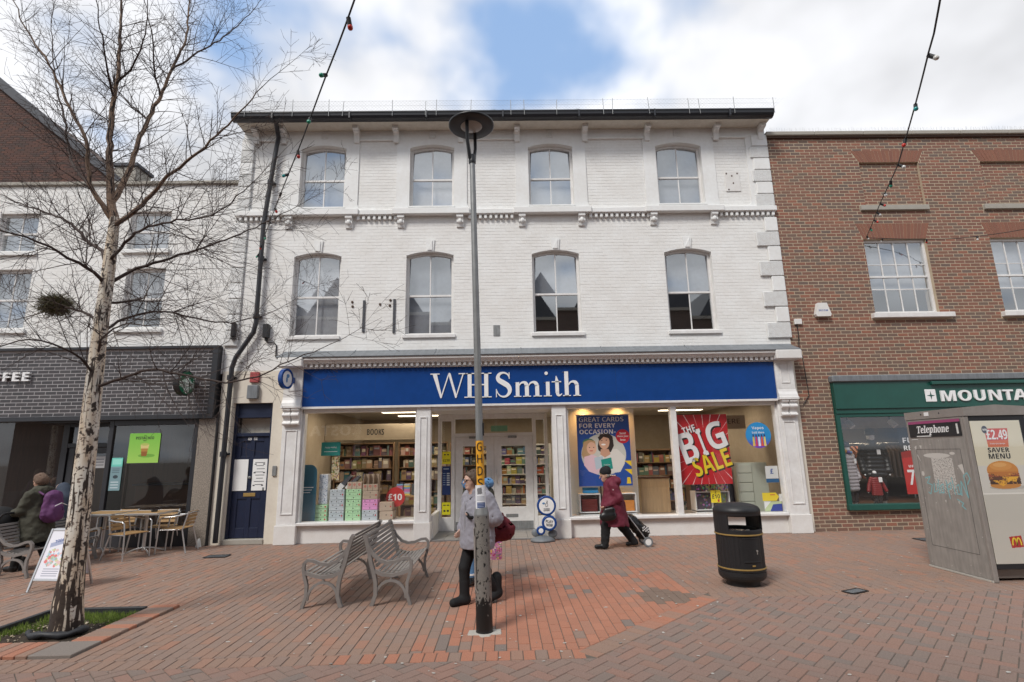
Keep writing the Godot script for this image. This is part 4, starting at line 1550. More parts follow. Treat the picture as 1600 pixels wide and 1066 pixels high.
	for q in [[-4.10, -4.05, 0.09], [-1.80, -1.765, 0.09], [1.285, 1.34, 0.09], [3.465, 3.585, 0.10], [5.655, 5.70, 0.09]]:
		bx("mullion", V(q[0], 0.40, -0.06), V(q[1], 2.545, q[2]), M.white_paint, shop, 0.006)
	for q in [[-4.05, -1.80], [1.34, 3.465], [3.585, 5.655]]:
		var g := Mb.new()
		g.sheet(P2([q[0], 0.40, q[1], 0.40, q[1], 2.545, q[0], 2.545]), 0.01)
		part("shop_pane", g, M.glass_shop, shop)
	# recessed entrance
	var en := group_part("entrance", shop)
	for i in 9:
		for j in 5:
			bx("floor_tile", V(-1.475 + i * 0.276, 0.0, -1.18 + j * 0.265), V(-1.475 + i * 0.276 + 0.272, 0.022, -1.18 + j * 0.265 + 0.261), M.grey_tile, en, 0.002)
	bx("recess_ceiling", V(-1.48, 2.55, -1.2), V(1.0, 2.60, -0.1), M.white_paint, en, 0.0)
	var fm := Mb.new()
	for q in [[-1.48, -1.40], [-1.18, -1.10], [0.66, 0.74], [0.93, 1.0]]: fm.bbox(V(q[0], 0.02, -1.22), V(q[1], 2.55, -1.12), 0.004)
	for q in [[-1.40, -1.18, 0.30], [0.74, 0.93, 0.30]]:
		fm.bbox(V(q[0], 0.02, -1.21), V(q[1], q[2], -1.13), 0.004)
		fm.bbox(V(q[0], 2.40, -1.21), V(q[1], 2.55, -1.13), 0.004)
	fm.bbox(V(-1.10, 2.04, -1.215), V(0.66, 2.12, -1.125), 0.004)
	fm.bbox(V(-1.10, 2.44, -1.215), V(0.66, 2.55, -1.125), 0.004)
	part("door_frame", fm, M.white_paint, en)
	for q in [[-1.40, -1.18, 0.30, 2.40], [0.74, 0.93, 0.30, 2.40], [-1.10, 0.66, 2.12, 2.44]]:
		var g := Mb.new()
		g.sheet(P2([q[0], q[2], q[1], q[2], q[1], q[3], q[0], q[3]]), -1.17)
		part("side_pane", g, M.glass_shop, en)
	for d in [[-1.095, -0.222, 1], [-0.218, 0.655, -1]]:
		var lf := Mb.new()
		var a: float = d[0]
		var b: float = d[1]
		lf.bbox(V(a, 0.03, -1.20), V(a + 0.17, 2.035, -1.15), 0.004)
		lf.bbox(V(b - 0.17, 0.03, -1.20), V(b, 2.035, -1.15), 0.004)
		lf.bbox(V(a + 0.17, 1.83, -1.20), V(b - 0.17, 2.035, -1.15), 0.004)
		lf.bbox(V(a + 0.17, 0.03, -1.20), V(b - 0.17, 0.50, -1.15), 0.004)
		part("door_leaf", lf, M.white_paint, en)
		var g := Mb.new()
		g.sheet(P2([a + 0.17, 0.50, b - 0.17, 0.50, b - 0.17, 1.83, a + 0.17, 1.83]), -1.175)
		part("door_pane", g, M.glass_shop, en)
		bx("kick_plate", V(a + 0.02, 0.04, -1.15), V(b - 0.02, 0.2, -1.146), M.galvanised, en, 0.0)
		var hx: float = b - 0.06 if d[2] == 1 else a + 0.06
		var h := Mb.new()
		h.tube(P3([[hx, 1.02, -1.15], [hx, 1.02, -1.10], [hx, 1.30, -1.10], [hx, 1.30, -1.15]]), FA([0.011]), 8)
		part("pull_handle", h, M.aluminium, en)
		bx("door_closer", V((a + b) / 2 - 0.12, 2.0, -1.15), V((a + b) / 2 + 0.08, 2.05, -1.09), M.galvanised, en, 0.006)
		if d[2] == -1: bx("letter_flap", V(a + 0.25, 0.28, -1.15), V(a + 0.52, 0.35, -1.143), M.galvanised, en, 0.002)
	# glazed sides of the recess
	for q in [[-1.475, 1], [0.985, -1]]:
		var x2: float = q[0]
		bx("side_riser", V(minf(x2, x2 + 0.02 * q[1]) - 0.01, 0.02, -1.12), V(maxf(x2, x2 + 0.02 * q[1]) + 0.01, 0.42, -0.1), M.aged_paint, en, 0.003)
		bx("side_sill", V(x2 - 0.04, 0.42, -1.12), V(x2 + 0.04, 0.46, -0.1), M.white_paint, en, 0.004)
		var g := Mb.new()
		g.quad(V(x2, 0.46, -0.1), V(x2, 0.46, -1.12), V(x2, 2.55, -1.12), V(x2, 2.55, -0.1))
		part("side_pane", g, M.glass_shop, en)
	# fixings on the facade: iron straps, rust-stained plate, sensors
	for q in [[-2.96, 4.25, 4.95], [-2.31, 4.22, 4.97]]:
		bx("iron_strap", V(q[0] - 0.025, q[1], 0.0), V(q[0] + 0.025, q[2], 0.03), M.slate, shop, 0.004)
	bx("steel_plate", V(-0.18, 4.12, 0.0), V(-0.04, 4.36, 0.012), M.galvanised, shop, 0.003)
	bx("repair_plate", V(5.18, 7.42, 0.0), V(5.52, 7.92, 0.02), M.aged_paint, shop, 0.004)
	for q in [[5.22, 7.86], [5.34, 7.80], [5.47, 7.86], [5.36, 7.62], [5.24, 7.46], [-2.62, 4.86], [-2.40, 4.95], [-2.41, 4.83], [-3.22, 4.92], [-3.21, 4.82]]:
		var m := Mb.new()
		m.ball(V(q[0], q[1], 0.012), V(0.028, 0.03, 0.014), 7)
		part("rusty_bolt", m, M.brown_wood, shop)

func pen(m: Mb, pts: Array) -> void:
	# a stroke of changing width: x, y, half width
	var L := PackedVector2Array()
	var R := PackedVector2Array()
	for i in pts.size():
		var a := Vector2(pts[maxi(i - 1, 0)][0], pts[maxi(i - 1, 0)][1])
		var b := Vector2(pts[mini(i + 1, pts.size() - 1)][0], pts[mini(i + 1, pts.size() - 1)][1])
		var d := (b - a).normalized()
		var n: Vector2 = Vector2(-d.y, d.x) * float(pts[i][2])
		L.append(Vector2(pts[i][0], pts[i][1]) + n)
		R.append(Vector2(pts[i][0], pts[i][1]) - n)
	for i in pts.size() - 1:
		m.prism(PackedVector2Array([L[i], L[i + 1], R[i + 1], R[i]]), 0.0, 1.0)

func smooth_pen(m: Mb, pts: Array) -> void:
	# the same through a spline
	var out := []
	for i in pts.size() - 1:
		var p := []
		for k in [-1, 0, 1, 2]:
			var q: Array = pts[clampi(i + k, 0, pts.size() - 1)]
			p.append(V(q[0], q[1], q[2]))
		for s in 5:
			var q: Vector3 = p[1].cubic_interpolate(p[2], p[0], p[3], s / 5.0)
			out.append([q.x, q.y, q.z])
	out.append(pts[-1])
	pen(m, out)

func fascia_letters(fa: Node3D) -> void:
	# high-contrast roman letters; units: about 2.5 mm, baseline 0
	var bars := {
		"W": [[58, 192, 133, 200], [288, 192, 352, 200]], "H": [[362, 0, 394, 200], [497, 0, 530, 200], [394, 99, 497, 109], [336, 0, 425, 8], [465, 0, 557, 8], [344, 192, 425, 200], [470, 192, 557, 200]],
		"S": [[698, 148, 705, 200], [592, 0, 599, 66]], "m": [[753, 0, 783, 118], [828, 0, 860, 92], [912, 0, 944, 92], [738, 0, 798, 7], [811, 0, 876, 7], [897, 0, 965, 7]],
		"i": [[1000, 0, 1030, 118], [980, 0, 1046, 7]], "t": [[1077, 28, 1106, 121], [1048, 113, 1126, 121]], "h": [[1153, 0, 1185, 200], [1239, 0, 1269, 92], [1137, 0, 1201, 7], [1222, 0, 1284, 7]]}
	var polys := {
		"W": [[74, 200, 110, 200, 154, 10, 150, 0, 141, 0], [141, 0, 150, 0, 212, 192, 206, 204], [203, 196, 214, 206, 222, 200, 276, 10, 270, 0, 261, 0], [261, 0, 270, 0, 332, 200, 322, 200]],
		"m": [[738, 114, 753, 112, 783, 124, 783, 118]], "i": [[982, 114, 1000, 112, 1030, 124, 1030, 118]], "t": [[1077, 121, 1106, 121, 1088, 164, 1083, 164]], "h": [[1135, 196, 1153, 194, 1185, 206, 1185, 200]]}
	var curves := {
		"S": [[[700, 160, 3], [688, 184, 6], [658, 198, 7], [626, 190, 11], [609, 164, 15], [618, 138, 19], [652, 116, 21], [688, 92, 20], [704, 62, 17], [698, 30, 13], [670, 6, 8], [636, 6, 6], [610, 28, 4], [598, 58, 3]]],
		"m": [[[780, 88, 4], [796, 110, 6], [816, 117, 9], [834, 110, 14], [844, 90, 16]], [[858, 88, 4], [874, 110, 6], [896, 117, 9], [916, 110, 14], [928, 90, 16]]],
		"t": [[[1092, 34, 14], [1096, 14, 12], [1110, 6, 7], [1130, 20, 3]]], "h": [[[1183, 88, 4], [1200, 110, 6], [1222, 117, 9], [1243, 110, 14], [1254, 90, 15]]]}
	for ch in ["W", "H", "S", "m", "i", "t", "h"]:
		var m := Mb.new()
		for b in bars.get(ch, []): m.box(V(b[0], b[1], 0), V(b[2], b[3], 1.0))
		for p in polys.get(ch, []): m.prism(P2(p), 0.0, 0.98)
		for c in curves.get(ch, []): smooth_pen(m, c)
		if ch == "i":
			var q := PackedVector2Array()
			for k in 16: q.append(Vector2(1005, 188) + Vector2(cos(TAU * k / 16), sin(TAU * k / 16)) * 14.0)
			m.prism(q, 0.0, 1.0)
		part("sign_letter", m, M.letter_white, fa, Transform3D(Basis.from_scale(V(0.00253, 0.00255, 0.016)), V(-1.637, 2.79, 0.191)))

# ---------------------------------------------------------------- inside the bookshop
func panel_lamp(called: String, label: String, pos: Vector3, w: float, d: float, energy: float) -> void:
	var o := thing(called, label, "ceiling light", pos)
	bx("housing", V(-w / 2, 0.0, -d / 2), V(w / 2, 0.04, d / 2), M.white_paint, o, 0.004)
	bx("diffuser", V(-w / 2 + 0.02, -0.012, -d / 2 + 0.02), V(w / 2 - 0.02, -0.001, d / 2 - 0.02), M.lamp_glow, o, 0.0)
	var a := AreaLight3D.new()
	a.name = "lamp_light"
	a.area_size = Vector2(w - 0.04, d - 0.04)
	a.light_energy = energy
	a.light_color = Color(1.0, 0.92, 0.80)
	a.area_range = 12.0
	a.shadow_enabled = true
	a.transform = Transform3D(Basis(Vector3(1, 0, 0), -PI / 2), V(0, -0.02, 0))
	o.add_child(a)

func stocked_shelf(called: String, label: String, t: Transform3D, w: float, h: float, d: float, n: int, frame: Material, palette: Array, fill := 0.9, group := "bookshop shelf units") -> Node3D:
	var o := thing(called, label, "shelf unit", t.origin)
	o.transform = t
	o.set_meta("group", group)
	bx("back_panel", V(-w / 2, 0, -d), V(w / 2, h, -d + 0.02), frame, o, 0.0)
	for s in [-w / 2, w / 2 - 0.03]:
		bx("side_panel", V(s, 0, -d + 0.021), V(s + 0.03, h, 0), frame, o, 0.003)
	var stock := Mb.new()
	for i in n + 1:
		var y := 0.08 + (h - 0.1) * i / n
		bx("shelf", V(-w / 2 + 0.031, y - 0.02, -d + 0.021), V(w / 2 - 0.031, y, -0.005), frame, o, 0.003)
		if i == n: break
		var gap := (h - 0.1) / n - 0.03
		var x := -w / 2 + 0.05
		while x < w / 2 - 0.09:
			var bw := rng.randf_range(0.02, 0.05) if rng.randf() < 0.4 else rng.randf_range(0.09, 0.17)
			bw = minf(bw, w / 2 - 0.04 - x)
			if rng.randf() < fill:
				stock.col = palette[rng.randi() % palette.size()].lerp(Color(rng.randf(), rng.randf(), rng.randf()) * 0.5, 0.25)
				var hh := gap * rng.randf_range(0.6, 0.95)
				var zf := -0.02 - rng.randf() * 0.1
				stock.box(V(x, y + 0.001, -d + 0.05), V(x + bw - 0.004, y + hh, zf))
				if bw > 0.09:
					stock.col = palette[rng.randi() % palette.size()].lerp(Color(0.8, 0.78, 0.7), rng.randf())
					var ya := y + hh * rng.randf_range(0.3, 0.7)
					stock.box(V(x + bw * 0.1, ya, zf), V(x + bw * 0.85, minf(ya + hh * rng.randf_range(0.1, 0.4), y + hh * 0.97), zf + 0.002))
			x += bw
	part("stock", stock, M.stock, o, Transform3D.IDENTITY, "stuff")
	return o

func shop_interior() -> void:
	var r := group_part("shop_room", shop)
	bx("floor", V(-4.45, -0.02, -6.2), V(6.05, 0.02, -1.25), M.shop_floor, r, 0.0)
	for q in [[-4.45, -1.50], [1.02, 6.05]]:
		bx("floor", V(q[0], -0.02, -1.249), V(q[1], 0.34, -0.101), M.shop_floor, r, 0.0)
	bx("ceiling", V(-4.45, 2.78, -6.2), V(6.05, 2.84, -0.12), M.shop_ceiling, r, 0.0)
	bx("back_wall", V(-4.45, 0.0, -6.25), V(6.05, 2.78, -6.2), M.shop_wall, r, 0.0)
	for x in [-4.47, 6.05]:
		bx("party_wall", V(x, 0.0, -6.2), V(x + 0.02, 2.78, -0.12), M.shop_wall, r, 0.0)
	var k := 0
	for p in [[-3.4, -1.4], [-2.5, -2.6], [-2.35, -4.0], [0.0, -2.4], [0.0, -4.2], [2.6, -1.9], [2.8, -3.8], [4.9, -1.7], [4.9, -3.6]]:
		panel_lamp("ceiling_lamp", ["warm ceiling light just inside the pane over the stacked storage boxes", "glowing ceiling light in front of the books lettering", "farther glowing ceiling light deep behind the storage box window", "ceiling light seen above the glazed double doors", "farther ceiling light behind the double doors", "ceiling light behind the pane with the plywood counter", "farther ceiling light above the back shelves by the counter", "ceiling light behind the round blue sticker", "farther ceiling light behind the sale banner window"][k], V(p[0], 2.74, p[1]), 1.2, 0.3, 0.8)
		k += 1
	var warm := [Color(0.30, 0.10, 0.06), Color(0.42, 0.30, 0.16), Color(0.12, 0.05, 0.04), Color(0.55, 0.48, 0.38), Color(0.06, 0.08, 0.16), Color(0.35, 0.2, 0.1)]
	var mix := [Color(0.08, 0.14, 0.3), Color(0.5, 0.48, 0.42), Color(0.4, 0.08, 0.06), Color(0.1, 0.25, 0.18), Color(0.5, 0.38, 0.1), Color(0.06, 0.06, 0.07)]
	stocked_shelf("book_shelf", "tall wooden book shelves under the books sign", at(-3.6, 0, -3.0, 8), 1.5, 2.0, 0.35, 6, M.shelf_wood, warm)
	stocked_shelf("book_shelf", "tall wooden book shelves receding behind the kraft boxes", at(-2.15, 0, -3.4, 5), 1.3, 2.0, 0.35, 6, M.shelf_wood, warm)
	stocked_shelf("book_shelf", "wall shelves of books beside the glazed double doors, towards the storage boxes", at(-0.9, 0, -4.6), 1.3, 2.0, 0.35, 6, M.shelf_wood, warm)
	stocked_shelf("book_shelf", "pale stationery shelves seen through the double doors", at(0.55, 0, -3.6, -12), 1.4, 1.9, 0.35, 7, M.shelf_white, mix)
	stocked_shelf("book_shelf", "shelves behind the counter with boxes on them", at(2.7, 0, -3.6), 1.5, 1.75, 0.35, 5, M.shelf_wood, mix)
	stocked_shelf("book_shelf", "shelves of small goods behind the sale banner", at(4.1, 0, -2.9), 1.4, 1.7, 0.35, 5, M.shelf_wood, mix)
	stocked_shelf("book_shelf", "dark shelves of small goods under the pay here sign", at(5.2, 0, -2.6), 1.1, 1.5, 0.35, 5, M.shelf_wood, mix)
	# hanging sign boards
	var b := thing("books_sign", "cream overhead board lettered BOOKS above the wooden shelves", "sign", V(-3.35, 2.25, -2.55), 9.0)
	bx("board", V(-1.1, -0.20, -0.03), V(1.1, 0.2, 0.0), M.shop_wall, b, 0.004)
	letters("lettering", "BOOKS", "bold", 0.15, at(0.12, 0.0, 0.002), M.print_black, b, 0.42)
	var ph := thing("pay_sign", "overhead board lettered PLEASE PAY HERE behind the sale banner", "sign", V(4.85, 2.28, -1.5), -4.0)
	bx("board", V(-0.85, -0.16, -0.03), V(0.85, 0.16, 0.0), M.shop_wall, ph, 0.004)
	letters("lettering", "PLEASE PAY HERE", "sans", 0.11, at(0.0, 0.02, 0.002), M.print_black, ph, 1.45)

# flat print helpers -----------------------------------------------------------------
func storage_chest(label: String, pos: Vector3, w: float, h: float, col: Color, rows: Array, kind := "storage_box") -> Node3D:
	var o := thing(kind, label, "storage box", pos, rng.randf_range(-2.5, 2.5), "storage boxes stacked in the bookshop window")
	var m := Mb.new()
	m.col = col
	m.bbox(V(-w / 2, 0, -0.22), V(w / 2, h - 0.003, 0), 0.004)
	part("body", m, M.stock, o)
	var n := rows.size()
	for i in n:
		var y0 := h * i / n
		for k in rows[i]:
			var a: float = -w / 2 + w * k / rows[i]
			var d := Mb.new()
			d.col = col * 1.04
			d.bbox(V(a + 0.005, y0 + 0.005, 0.0), V(a + w / rows[i] - 0.005, y0 + h / n - 0.006, 0.006), 0.002)
			part("drawer_front", d, M.stock, o)
			var hd := Mb.new()
			hd.ball(V(a + w / rows[i] / 2, y0 + h / n * 0.55, 0.006), V(0.013, 0.012, 0.003), 8)
			part("finger_hole", hd, M.print_black, o)
	var lab := Mb.new()
	lab.lathe([Vector2(0.0, 0.0), Vector2(0.016, 0.0)], 12, Transform3D(Basis(V(1, 0, 0), V(0, 0, 1), V(0, -1, 0)), V(w / 2 - 0.035, h * 0.5, 0.0085)))
	part("price_ring", lab, M.print_red, o)
	return o

func card(called: String, label: String, category: String, lo: Vector2, hi: Vector2, z: float, im: Image, words: Array = [], group := "", tilt := 0.0) -> Node3D:
	# a printed board; words: [text, font, x, y, height, material key, width, turn]
	var c := (lo + hi) / 2
	var o := thing(called, label, category, V(c.x, c.y, z))
	if group: o.set_meta("group", group)
	o.rotation_degrees = V(tilt, 0, 0)
	var h := (hi - lo) / 2
	picture("print", im, -h.x, -h.y, h.x, h.y, Transform3D.IDENTITY, o)
	for w in words:
		letters("lettering", w[0], w[1], w[4], at(w[2], w[3], 0.0052, 0, 0, w[7] if w.size() > 7 else 0.0), M[w[5]], o, w[6] if w.size() > 6 else 0.0, 0.0016)
	return o

func C8(r: int, g: int, b: int) -> Color:
	return Color8(r, g, b)

func window_goods() -> void:
	var z := -0.28
	var base := 0.372
	var grey := Color(0.48, 0.53, 0.56)
	var green := Color(0.42, 0.66, 0.40)
	var pink := Color(0.68, 0.30, 0.56)
	var kraft := Color(0.42, 0.33, 0.25)
	var unit := 0.208
	bx("display_plinth", V(-4.0, 0.341, -0.75), V(-1.9, 0.37, -0.11), M.shelf_white, shop, 0.003)
	for i in 3:
		storage_chest(["bottom", "middle", "top"][i] + " pale grey drawer box of the column beside the small green boxes", V(-3.44, base + i * unit, z), 0.30, unit, grey, [1, 2, 3])
		storage_chest(["bottom", "middle", "top"][i] + " mint green drawer box of the all-green column", V(-3.10, base + i * unit, z), 0.31, unit, green, [1, 2, 3])
	storage_chest("pale grey drawer box under the pink one", V(-2.76, base, z), 0.31, unit, grey, [1, 2, 3])
	storage_chest("pink drawer box in the storage stack", V(-2.76, base + unit, z), 0.31, unit, pink, [1, 2, 3])
	storage_chest("brown kraft drawer box on top of the pink one", V(-2.76, base + unit * 2, z), 0.31, unit * 0.8, kraft, [1, 1])
	for i in 4:
		storage_chest(["bottom", "second", "third", "top"][i] + " small flat green box of the low stack by the pilaster", V(-3.75, base + i * 0.083, z), 0.24, 0.082, green, [1])
	for i in 2:
		storage_chest(["lower", "upper"][i] + " kraft box leaning at the end of the storage display", V(-2.43 - 0.02 * i, base + i * 0.175, z - 0.05), 0.28, 0.174, kraft, [1])
	# patterned boxes
	for i in 2:
		var im := canvas(64, 96, C8(205, 212, 220))
		for k in 130:
			fill_oval(im, rng.randf() * 64, rng.randf() * 96, rng.randf_range(1, 4), rng.randf_range(1, 3), [C8(90, 110, 140), C8(235, 236, 238), C8(140, 155, 175)][k % 3])
		var o := thing("patterned_box", ["lower floral patterned box behind the small green boxes", "upper floral patterned box standing on the other floral box"][i], "storage box", V(-3.74, 0.71 + i * 0.30, z - 0.04))
		bx("body", V(-0.09, 0, -0.2), V(0.09, 0.295, 0), M.shelf_white, o, 0.003)
		picture("print", im, -0.088, 0.003, 0.088, 0.292, at(0, 0, 0.001), o, 0.002)
		if i == 0: bx("stand", V(-0.085, -0.335, -0.18), V(0.085, -0.002, -0.04), M.shelf_white, o, 0.002)
	# magazine files
	for i in 2:
		var o := thing("magazine_file", ["dark grey magazine file tilted on the grey drawer column", "second dark magazine file lying tilted beside it, nearer the kraft files"][i], "file box", V(-3.42 + i * 0.17, 0.998, z - 0.02))
		o.rotation_degrees = V(0, 0, -38)
		var m := Mb.new()
		m.prism(P2([-0.05, 0, 0.05, 0, 0.05, 0.12, -0.05, 0.12]), -0.2, 0.0)
		part("front", m, M.shelf_white, o)
		var s := Mb.new()
		s.prism(P2([-0.05, 0.121, 0.05, 0.121, 0.045, 0.34, 0.0, 0.34]), -0.2, -0.03)
		part("back", s, M.slate, o)
	for i in 3:
		var o := thing("magazine_file", ["kraft magazine file nearest the dark files", "middle one of the three upright kraft magazine files", "last upright kraft magazine file, nearest the kraft boxes"][i], "file box", V(-2.87 + i * 0.105, 0.957, z))
		var m := Mb.new()
		m.col = kraft
		m.bbox(V(-0.05, 0, -0.22), V(0.05, 0.13, 0), 0.003)
		for s in [-0.05, 0.046]:
			m.prism(P2([0.0, 0.13, 0.2, 0.13, 0.2, 0.33, 0.05, 0.33]), s, s + 0.004, Transform3D(Basis(V(0, 0, -1), V(0, 1, 0), V(1, 0, 0)), V(0, 0, -0.01)))
		m.box(V(-0.045, 0.131, -0.218), V(0.045, 0.33, -0.212))
		part("body", m, M.stock, o)
		var rg := Mb.new()
		rg.lathe([Vector2(0.012, 0.0), Vector2(0.022, 0.0)], 14, Transform3D(Basis(V(1, 0, 0), V(0, 0, 1), V(0, -1, 0)), V(0, 0.09, 0.003)))
		part("price_ring", rg, M.print_red, o)
		var sm := thing("small_box", ["small kraft box with a red ring on the green column, nearest the dark files", "middle small kraft box with a red ring on the green column", "small kraft box with a red ring on the green column, nearest the upright files"][i], "box", V(-3.19 + i * 0.1, 0.998, z))
		var mm := Mb.new()
		mm.col = kraft * 1.15
		mm.bbox(V(-0.047, 0, -0.15), V(0.047, 0.14, 0), 0.003)
		part("body", mm, M.stock, sm)
		part("price_ring", rg, M.print_red, sm)
	# round price sign, table, pads
	var ten := thing("price_sign", "round red sign lettered £10 behind the kraft boxes", "sign", V(-2.30, 0.80, -0.6))
	var dsk := Mb.new()
	dsk.lathe([Vector2(0, 0), Vector2(0.2, 0), Vector2(0.2, 0.01), Vector2(0, 0.01)], 28, Transform3D(Basis(V(1, 0, 0), V(0, 0, 1), V(0, -1, 0)), V(0, 0, 0)))
	part("disc", dsk, M.print_red, ten)
	letters("lettering", "£10", "bold", 0.13, at(-0.01, 0.0, 0.012), M.letter_white, ten, 0.29)
	bx("stalk", V(-0.01, -0.5, -0.02), V(0.01, 0.0, -0.001), M.aluminium, ten, 0.0)
	var tb := thing("display_table", "small wooden table with coloured pads behind the storage boxes", "table", V(-2.1, 0.02, -0.95))
	bx("top", V(-0.25, 0.76, -0.25), V(0.25, 0.79, 0.25), M.pale_wood, tb)
	for q in [[-0.22, -0.22], [0.22, -0.22], [-0.22, 0.22], [0.22, 0.22]]:
		bx("leg", V(q[0] - 0.02, 0, q[1] - 0.02), V(q[0] + 0.02, 0.76, q[1] + 0.02), M.pale_wood, tb)
	var pcs := [Color(0.7, 0.25, 0.4), Color(0.2, 0.45, 0.7), Color(0.75, 0.65, 0.15), Color(0.5, 0.6, 0.65), Color(0.6, 0.3, 0.6)]
	for i in 3:
		var pd := thing("paper_pads", "coloured pad stack on the small wooden table, " + ["by the round price sign", "in the middle", "by the inner pilaster"][i], "pad stack", V(-2.27 + i * 0.16, 0.811, -0.85))
		for k in 7:
			var m := Mb.new()
			m.col = pcs[(k + i * 2) % 5] if i < 2 else Color(0.1, 0.11, 0.12)
			m.bbox(V(-0.065, k * 0.034, -0.1), V(0.065, k * 0.034 + 0.032, 0.0), 0.003)
			part("pad", m, M.stock, pd)
	# arched teal sign and teal poster in the left corner
	var ta := thing("arched_sign", "teal blue sign with a rounded top standing in the window corner by the pilaster", "sign", V(-3.98, 0.945, -0.2))
	var q := P2([-0.16, -0.55, 0.14, -0.55, 0.14, 0.40])
	for i in 7:
		var a := PI / 2 * i / 6
		q.append(Vector2(0.0 + 0.14 * cos(a), 0.40 + 0.16 * sin(a)))
	q.append(Vector2(-0.16, 0.56))
	var am := Mb.new()
	am.prism(q, 0, 0.01)
	part("board", am, mat("teal", lin(0.03, 0.13, 0.19), 0.5), ta)
	for i in 3: bx("text_line", V(-0.12, 0.10 - i * 0.05, 0.0101), V(0.08 - 0.03 * i, 0.115 - i * 0.05, 0.011), M.print_white, ta, 0.0)
	var tp := thing("teal_poster", "teal hanging poster above the floral boxes", "poster", V(-3.65, 1.82, -0.4))
	bx("sheet", V(-0.2, -0.14, 0), V(0.2, 0.14, 0.004), mat("teal_print", lin(0.02, 0.25, 0.22), 0.5), tp, 0.0)
	letters("lettering", "happy reading", "sans", 0.045, at(0.0, 0.03, 0.005), M.print_white, tp, 0.24)
	bx("text_line", V(-0.14, -0.06, 0.004), V(0.14, -0.05, 0.005), M.print_white, tp, 0.0)
	for i in 2:
		var im := canvas(48, 48, C8(200, 190, 165))
		for k in 60: fill_oval(im, rng.randf() * 48, rng.randf() * 48, 3, 3, [C8(120, 60, 40), C8(90, 110, 40), C8(210, 180, 120)][(k + i) % 3])
		card("photo_card", ["picture card of food hanging below the teal poster", "lower picture card with green leaves above the floral boxes"][i], "card", Vector2(-3.62, 1.42 - 0.24 * i), Vector2(-3.46, 1.66 - 0.24 * i), -0.42, im)
	# great cards poster and its white board
	bx("display_board", V(1.36, 0.341, -0.62), V(2.86, 2.6, -0.58), mat("board_white", lin(0.66, 0.70, 0.66), 0.7), shop, 0.003)
	bx("display_plinth", V(1.36, 0.341, -0.579), V(2.86, 0.37, -0.11), M.shelf_white, shop, 0.003)
	var sp := panel_spot(V(1.75, 2.5, -0.3))
	var im := canvas(256, 340, C8(33, 78, 158))
	fill_oval(im, 125, 190, 108, 100, C8(205, 205, 196))
	fill_oval(im, 55, 135, 30, 22, C8(70, 120, 90), Rect2(17, 60, 100, 120))
	fill_poly(im, P2([100, 285, 100, 200, 140, 168, 190, 165, 226, 200, 224, 235, 200, 275]), C8(226, 222, 214))
	fill_poly(im, P2([98, 150, 110, 95, 145, 82, 172, 105, 176, 150, 160, 180, 120, 185, 100, 170]), C8(48, 38, 34))
	fill_oval(im, 130, 130, 26, 36, C8(214, 168, 140))
	fill_poly(im, P2([100, 108, 118, 95, 145, 95, 160, 120, 150, 112, 128, 106, 108, 125]), C8(44, 34, 30))
	fill_poly(im, P2([112, 165, 150, 165, 158, 190, 130, 205, 108, 190]), C8(206, 158, 132))
	fill_poly(im, P2([18, 190, 30, 130, 58, 118, 86, 126, 92, 165, 60, 190, 40, 230]), C8(186, 152, 112))
	fill_oval(im, 68, 160, 24, 30, C8(226, 182, 156))
	fill_poly(im, P2([30, 200, 70, 190, 100, 205, 110, 260, 90, 285, 50, 270, 28, 240]), C8(230, 196, 206))
	fill_poly(im, P2([78, 205, 120, 198, 122, 250, 84, 262]), C8(188, 204, 214))
	fill_poly(im, P2([110, 215, 160, 205, 166, 258, 116, 268]), C8(26, 148, 134))
	fill_oval(im, 126, 143, 11, 4, C8(250, 245, 240))
	fill_oval(im, 66, 172, 9, 3, C8(200, 110, 100))
	for e in [[119, 124], [141, 122], [58, 156], [78, 156]]: fill_oval(im, e[0], e[1], 3, 2, C8(60, 40, 34))
	fill_oval(im, 222, 105, 34, 34, C8(196, 34, 52))
	fill_poly(im, P2([222, 222, 256, 222, 256, 250]), C8(232, 196, 46))
	fill_poly(im, P2([222, 262, 256, 262, 256, 290]), C8(232, 196, 46))
	fill_poly(im, P2([232, 300, 246, 300, 250, 330, 228, 330]), C8(232, 196, 46))
	var gc := card("cards_poster", "blue hanging poster GREAT CARDS FOR EVERY OCCASION with a woman and child reading a card", "poster", Vector2(1.56, 0.95), Vector2(2.68, 2.42), -0.30, im, [["GREAT CARDS", "sans", -0.03, 0.645, 0.095, "print_white", 0.95], ["FOR EVERY", "bold", -0.12, 0.515, 0.095, "print_white", 0.77], ["OCCASION-", "bold", -0.12, 0.385, 0.095, "print_white", 0.77], ["Send", "bold", 0.41, 0.345, 0.045, "print_white"], ["there your", "bold", 0.41, 0.28, 0.05, "print_white", 0.24], ["love", "bold", 0.41, 0.21, 0.045, "print_white"], ["Teacher", "sans", 0.045, -0.3, 0.03, "print_white", 0.14]])
	for y in [-0.74, 0.74]: bx("hanger_bar", V(-0.57, y - 0.012, -0.012), V(0.57, y + 0.012, 0.012), M.aluminium, gc, 0.003)
	# white cubes with goods under the poster
	cube_shelf(V(1.78, 0.372, -0.30), 0.44, "white cube shelf with boxed chocolates under the cards poster")
	cube_shelf(V(2.55, 0.372, -0.30), 0.38, "white cube shelf with orange packs behind the walking woman")
	for i in 4:
		var m := Mb.new()
		m.col = Color(0.12, 0.025, 0.02)
		m.bbox(V(-0.17, i * 0.062, -0.16), V(0.15, i * 0.062 + 0.06, 0), 0.003)
		tag(part("chocolate_box", m, M.stock, self, at(1.78, 0.445, -0.34)) if i == 0 else part("chocolate_box", m, M.stock, self, at(1.78, 0.445, -0.34)), ["bottom", "second", "third", "top"][i] + " dark red box of the pile in the white cube shelf", "box", "dark red boxes in the cube shelf")
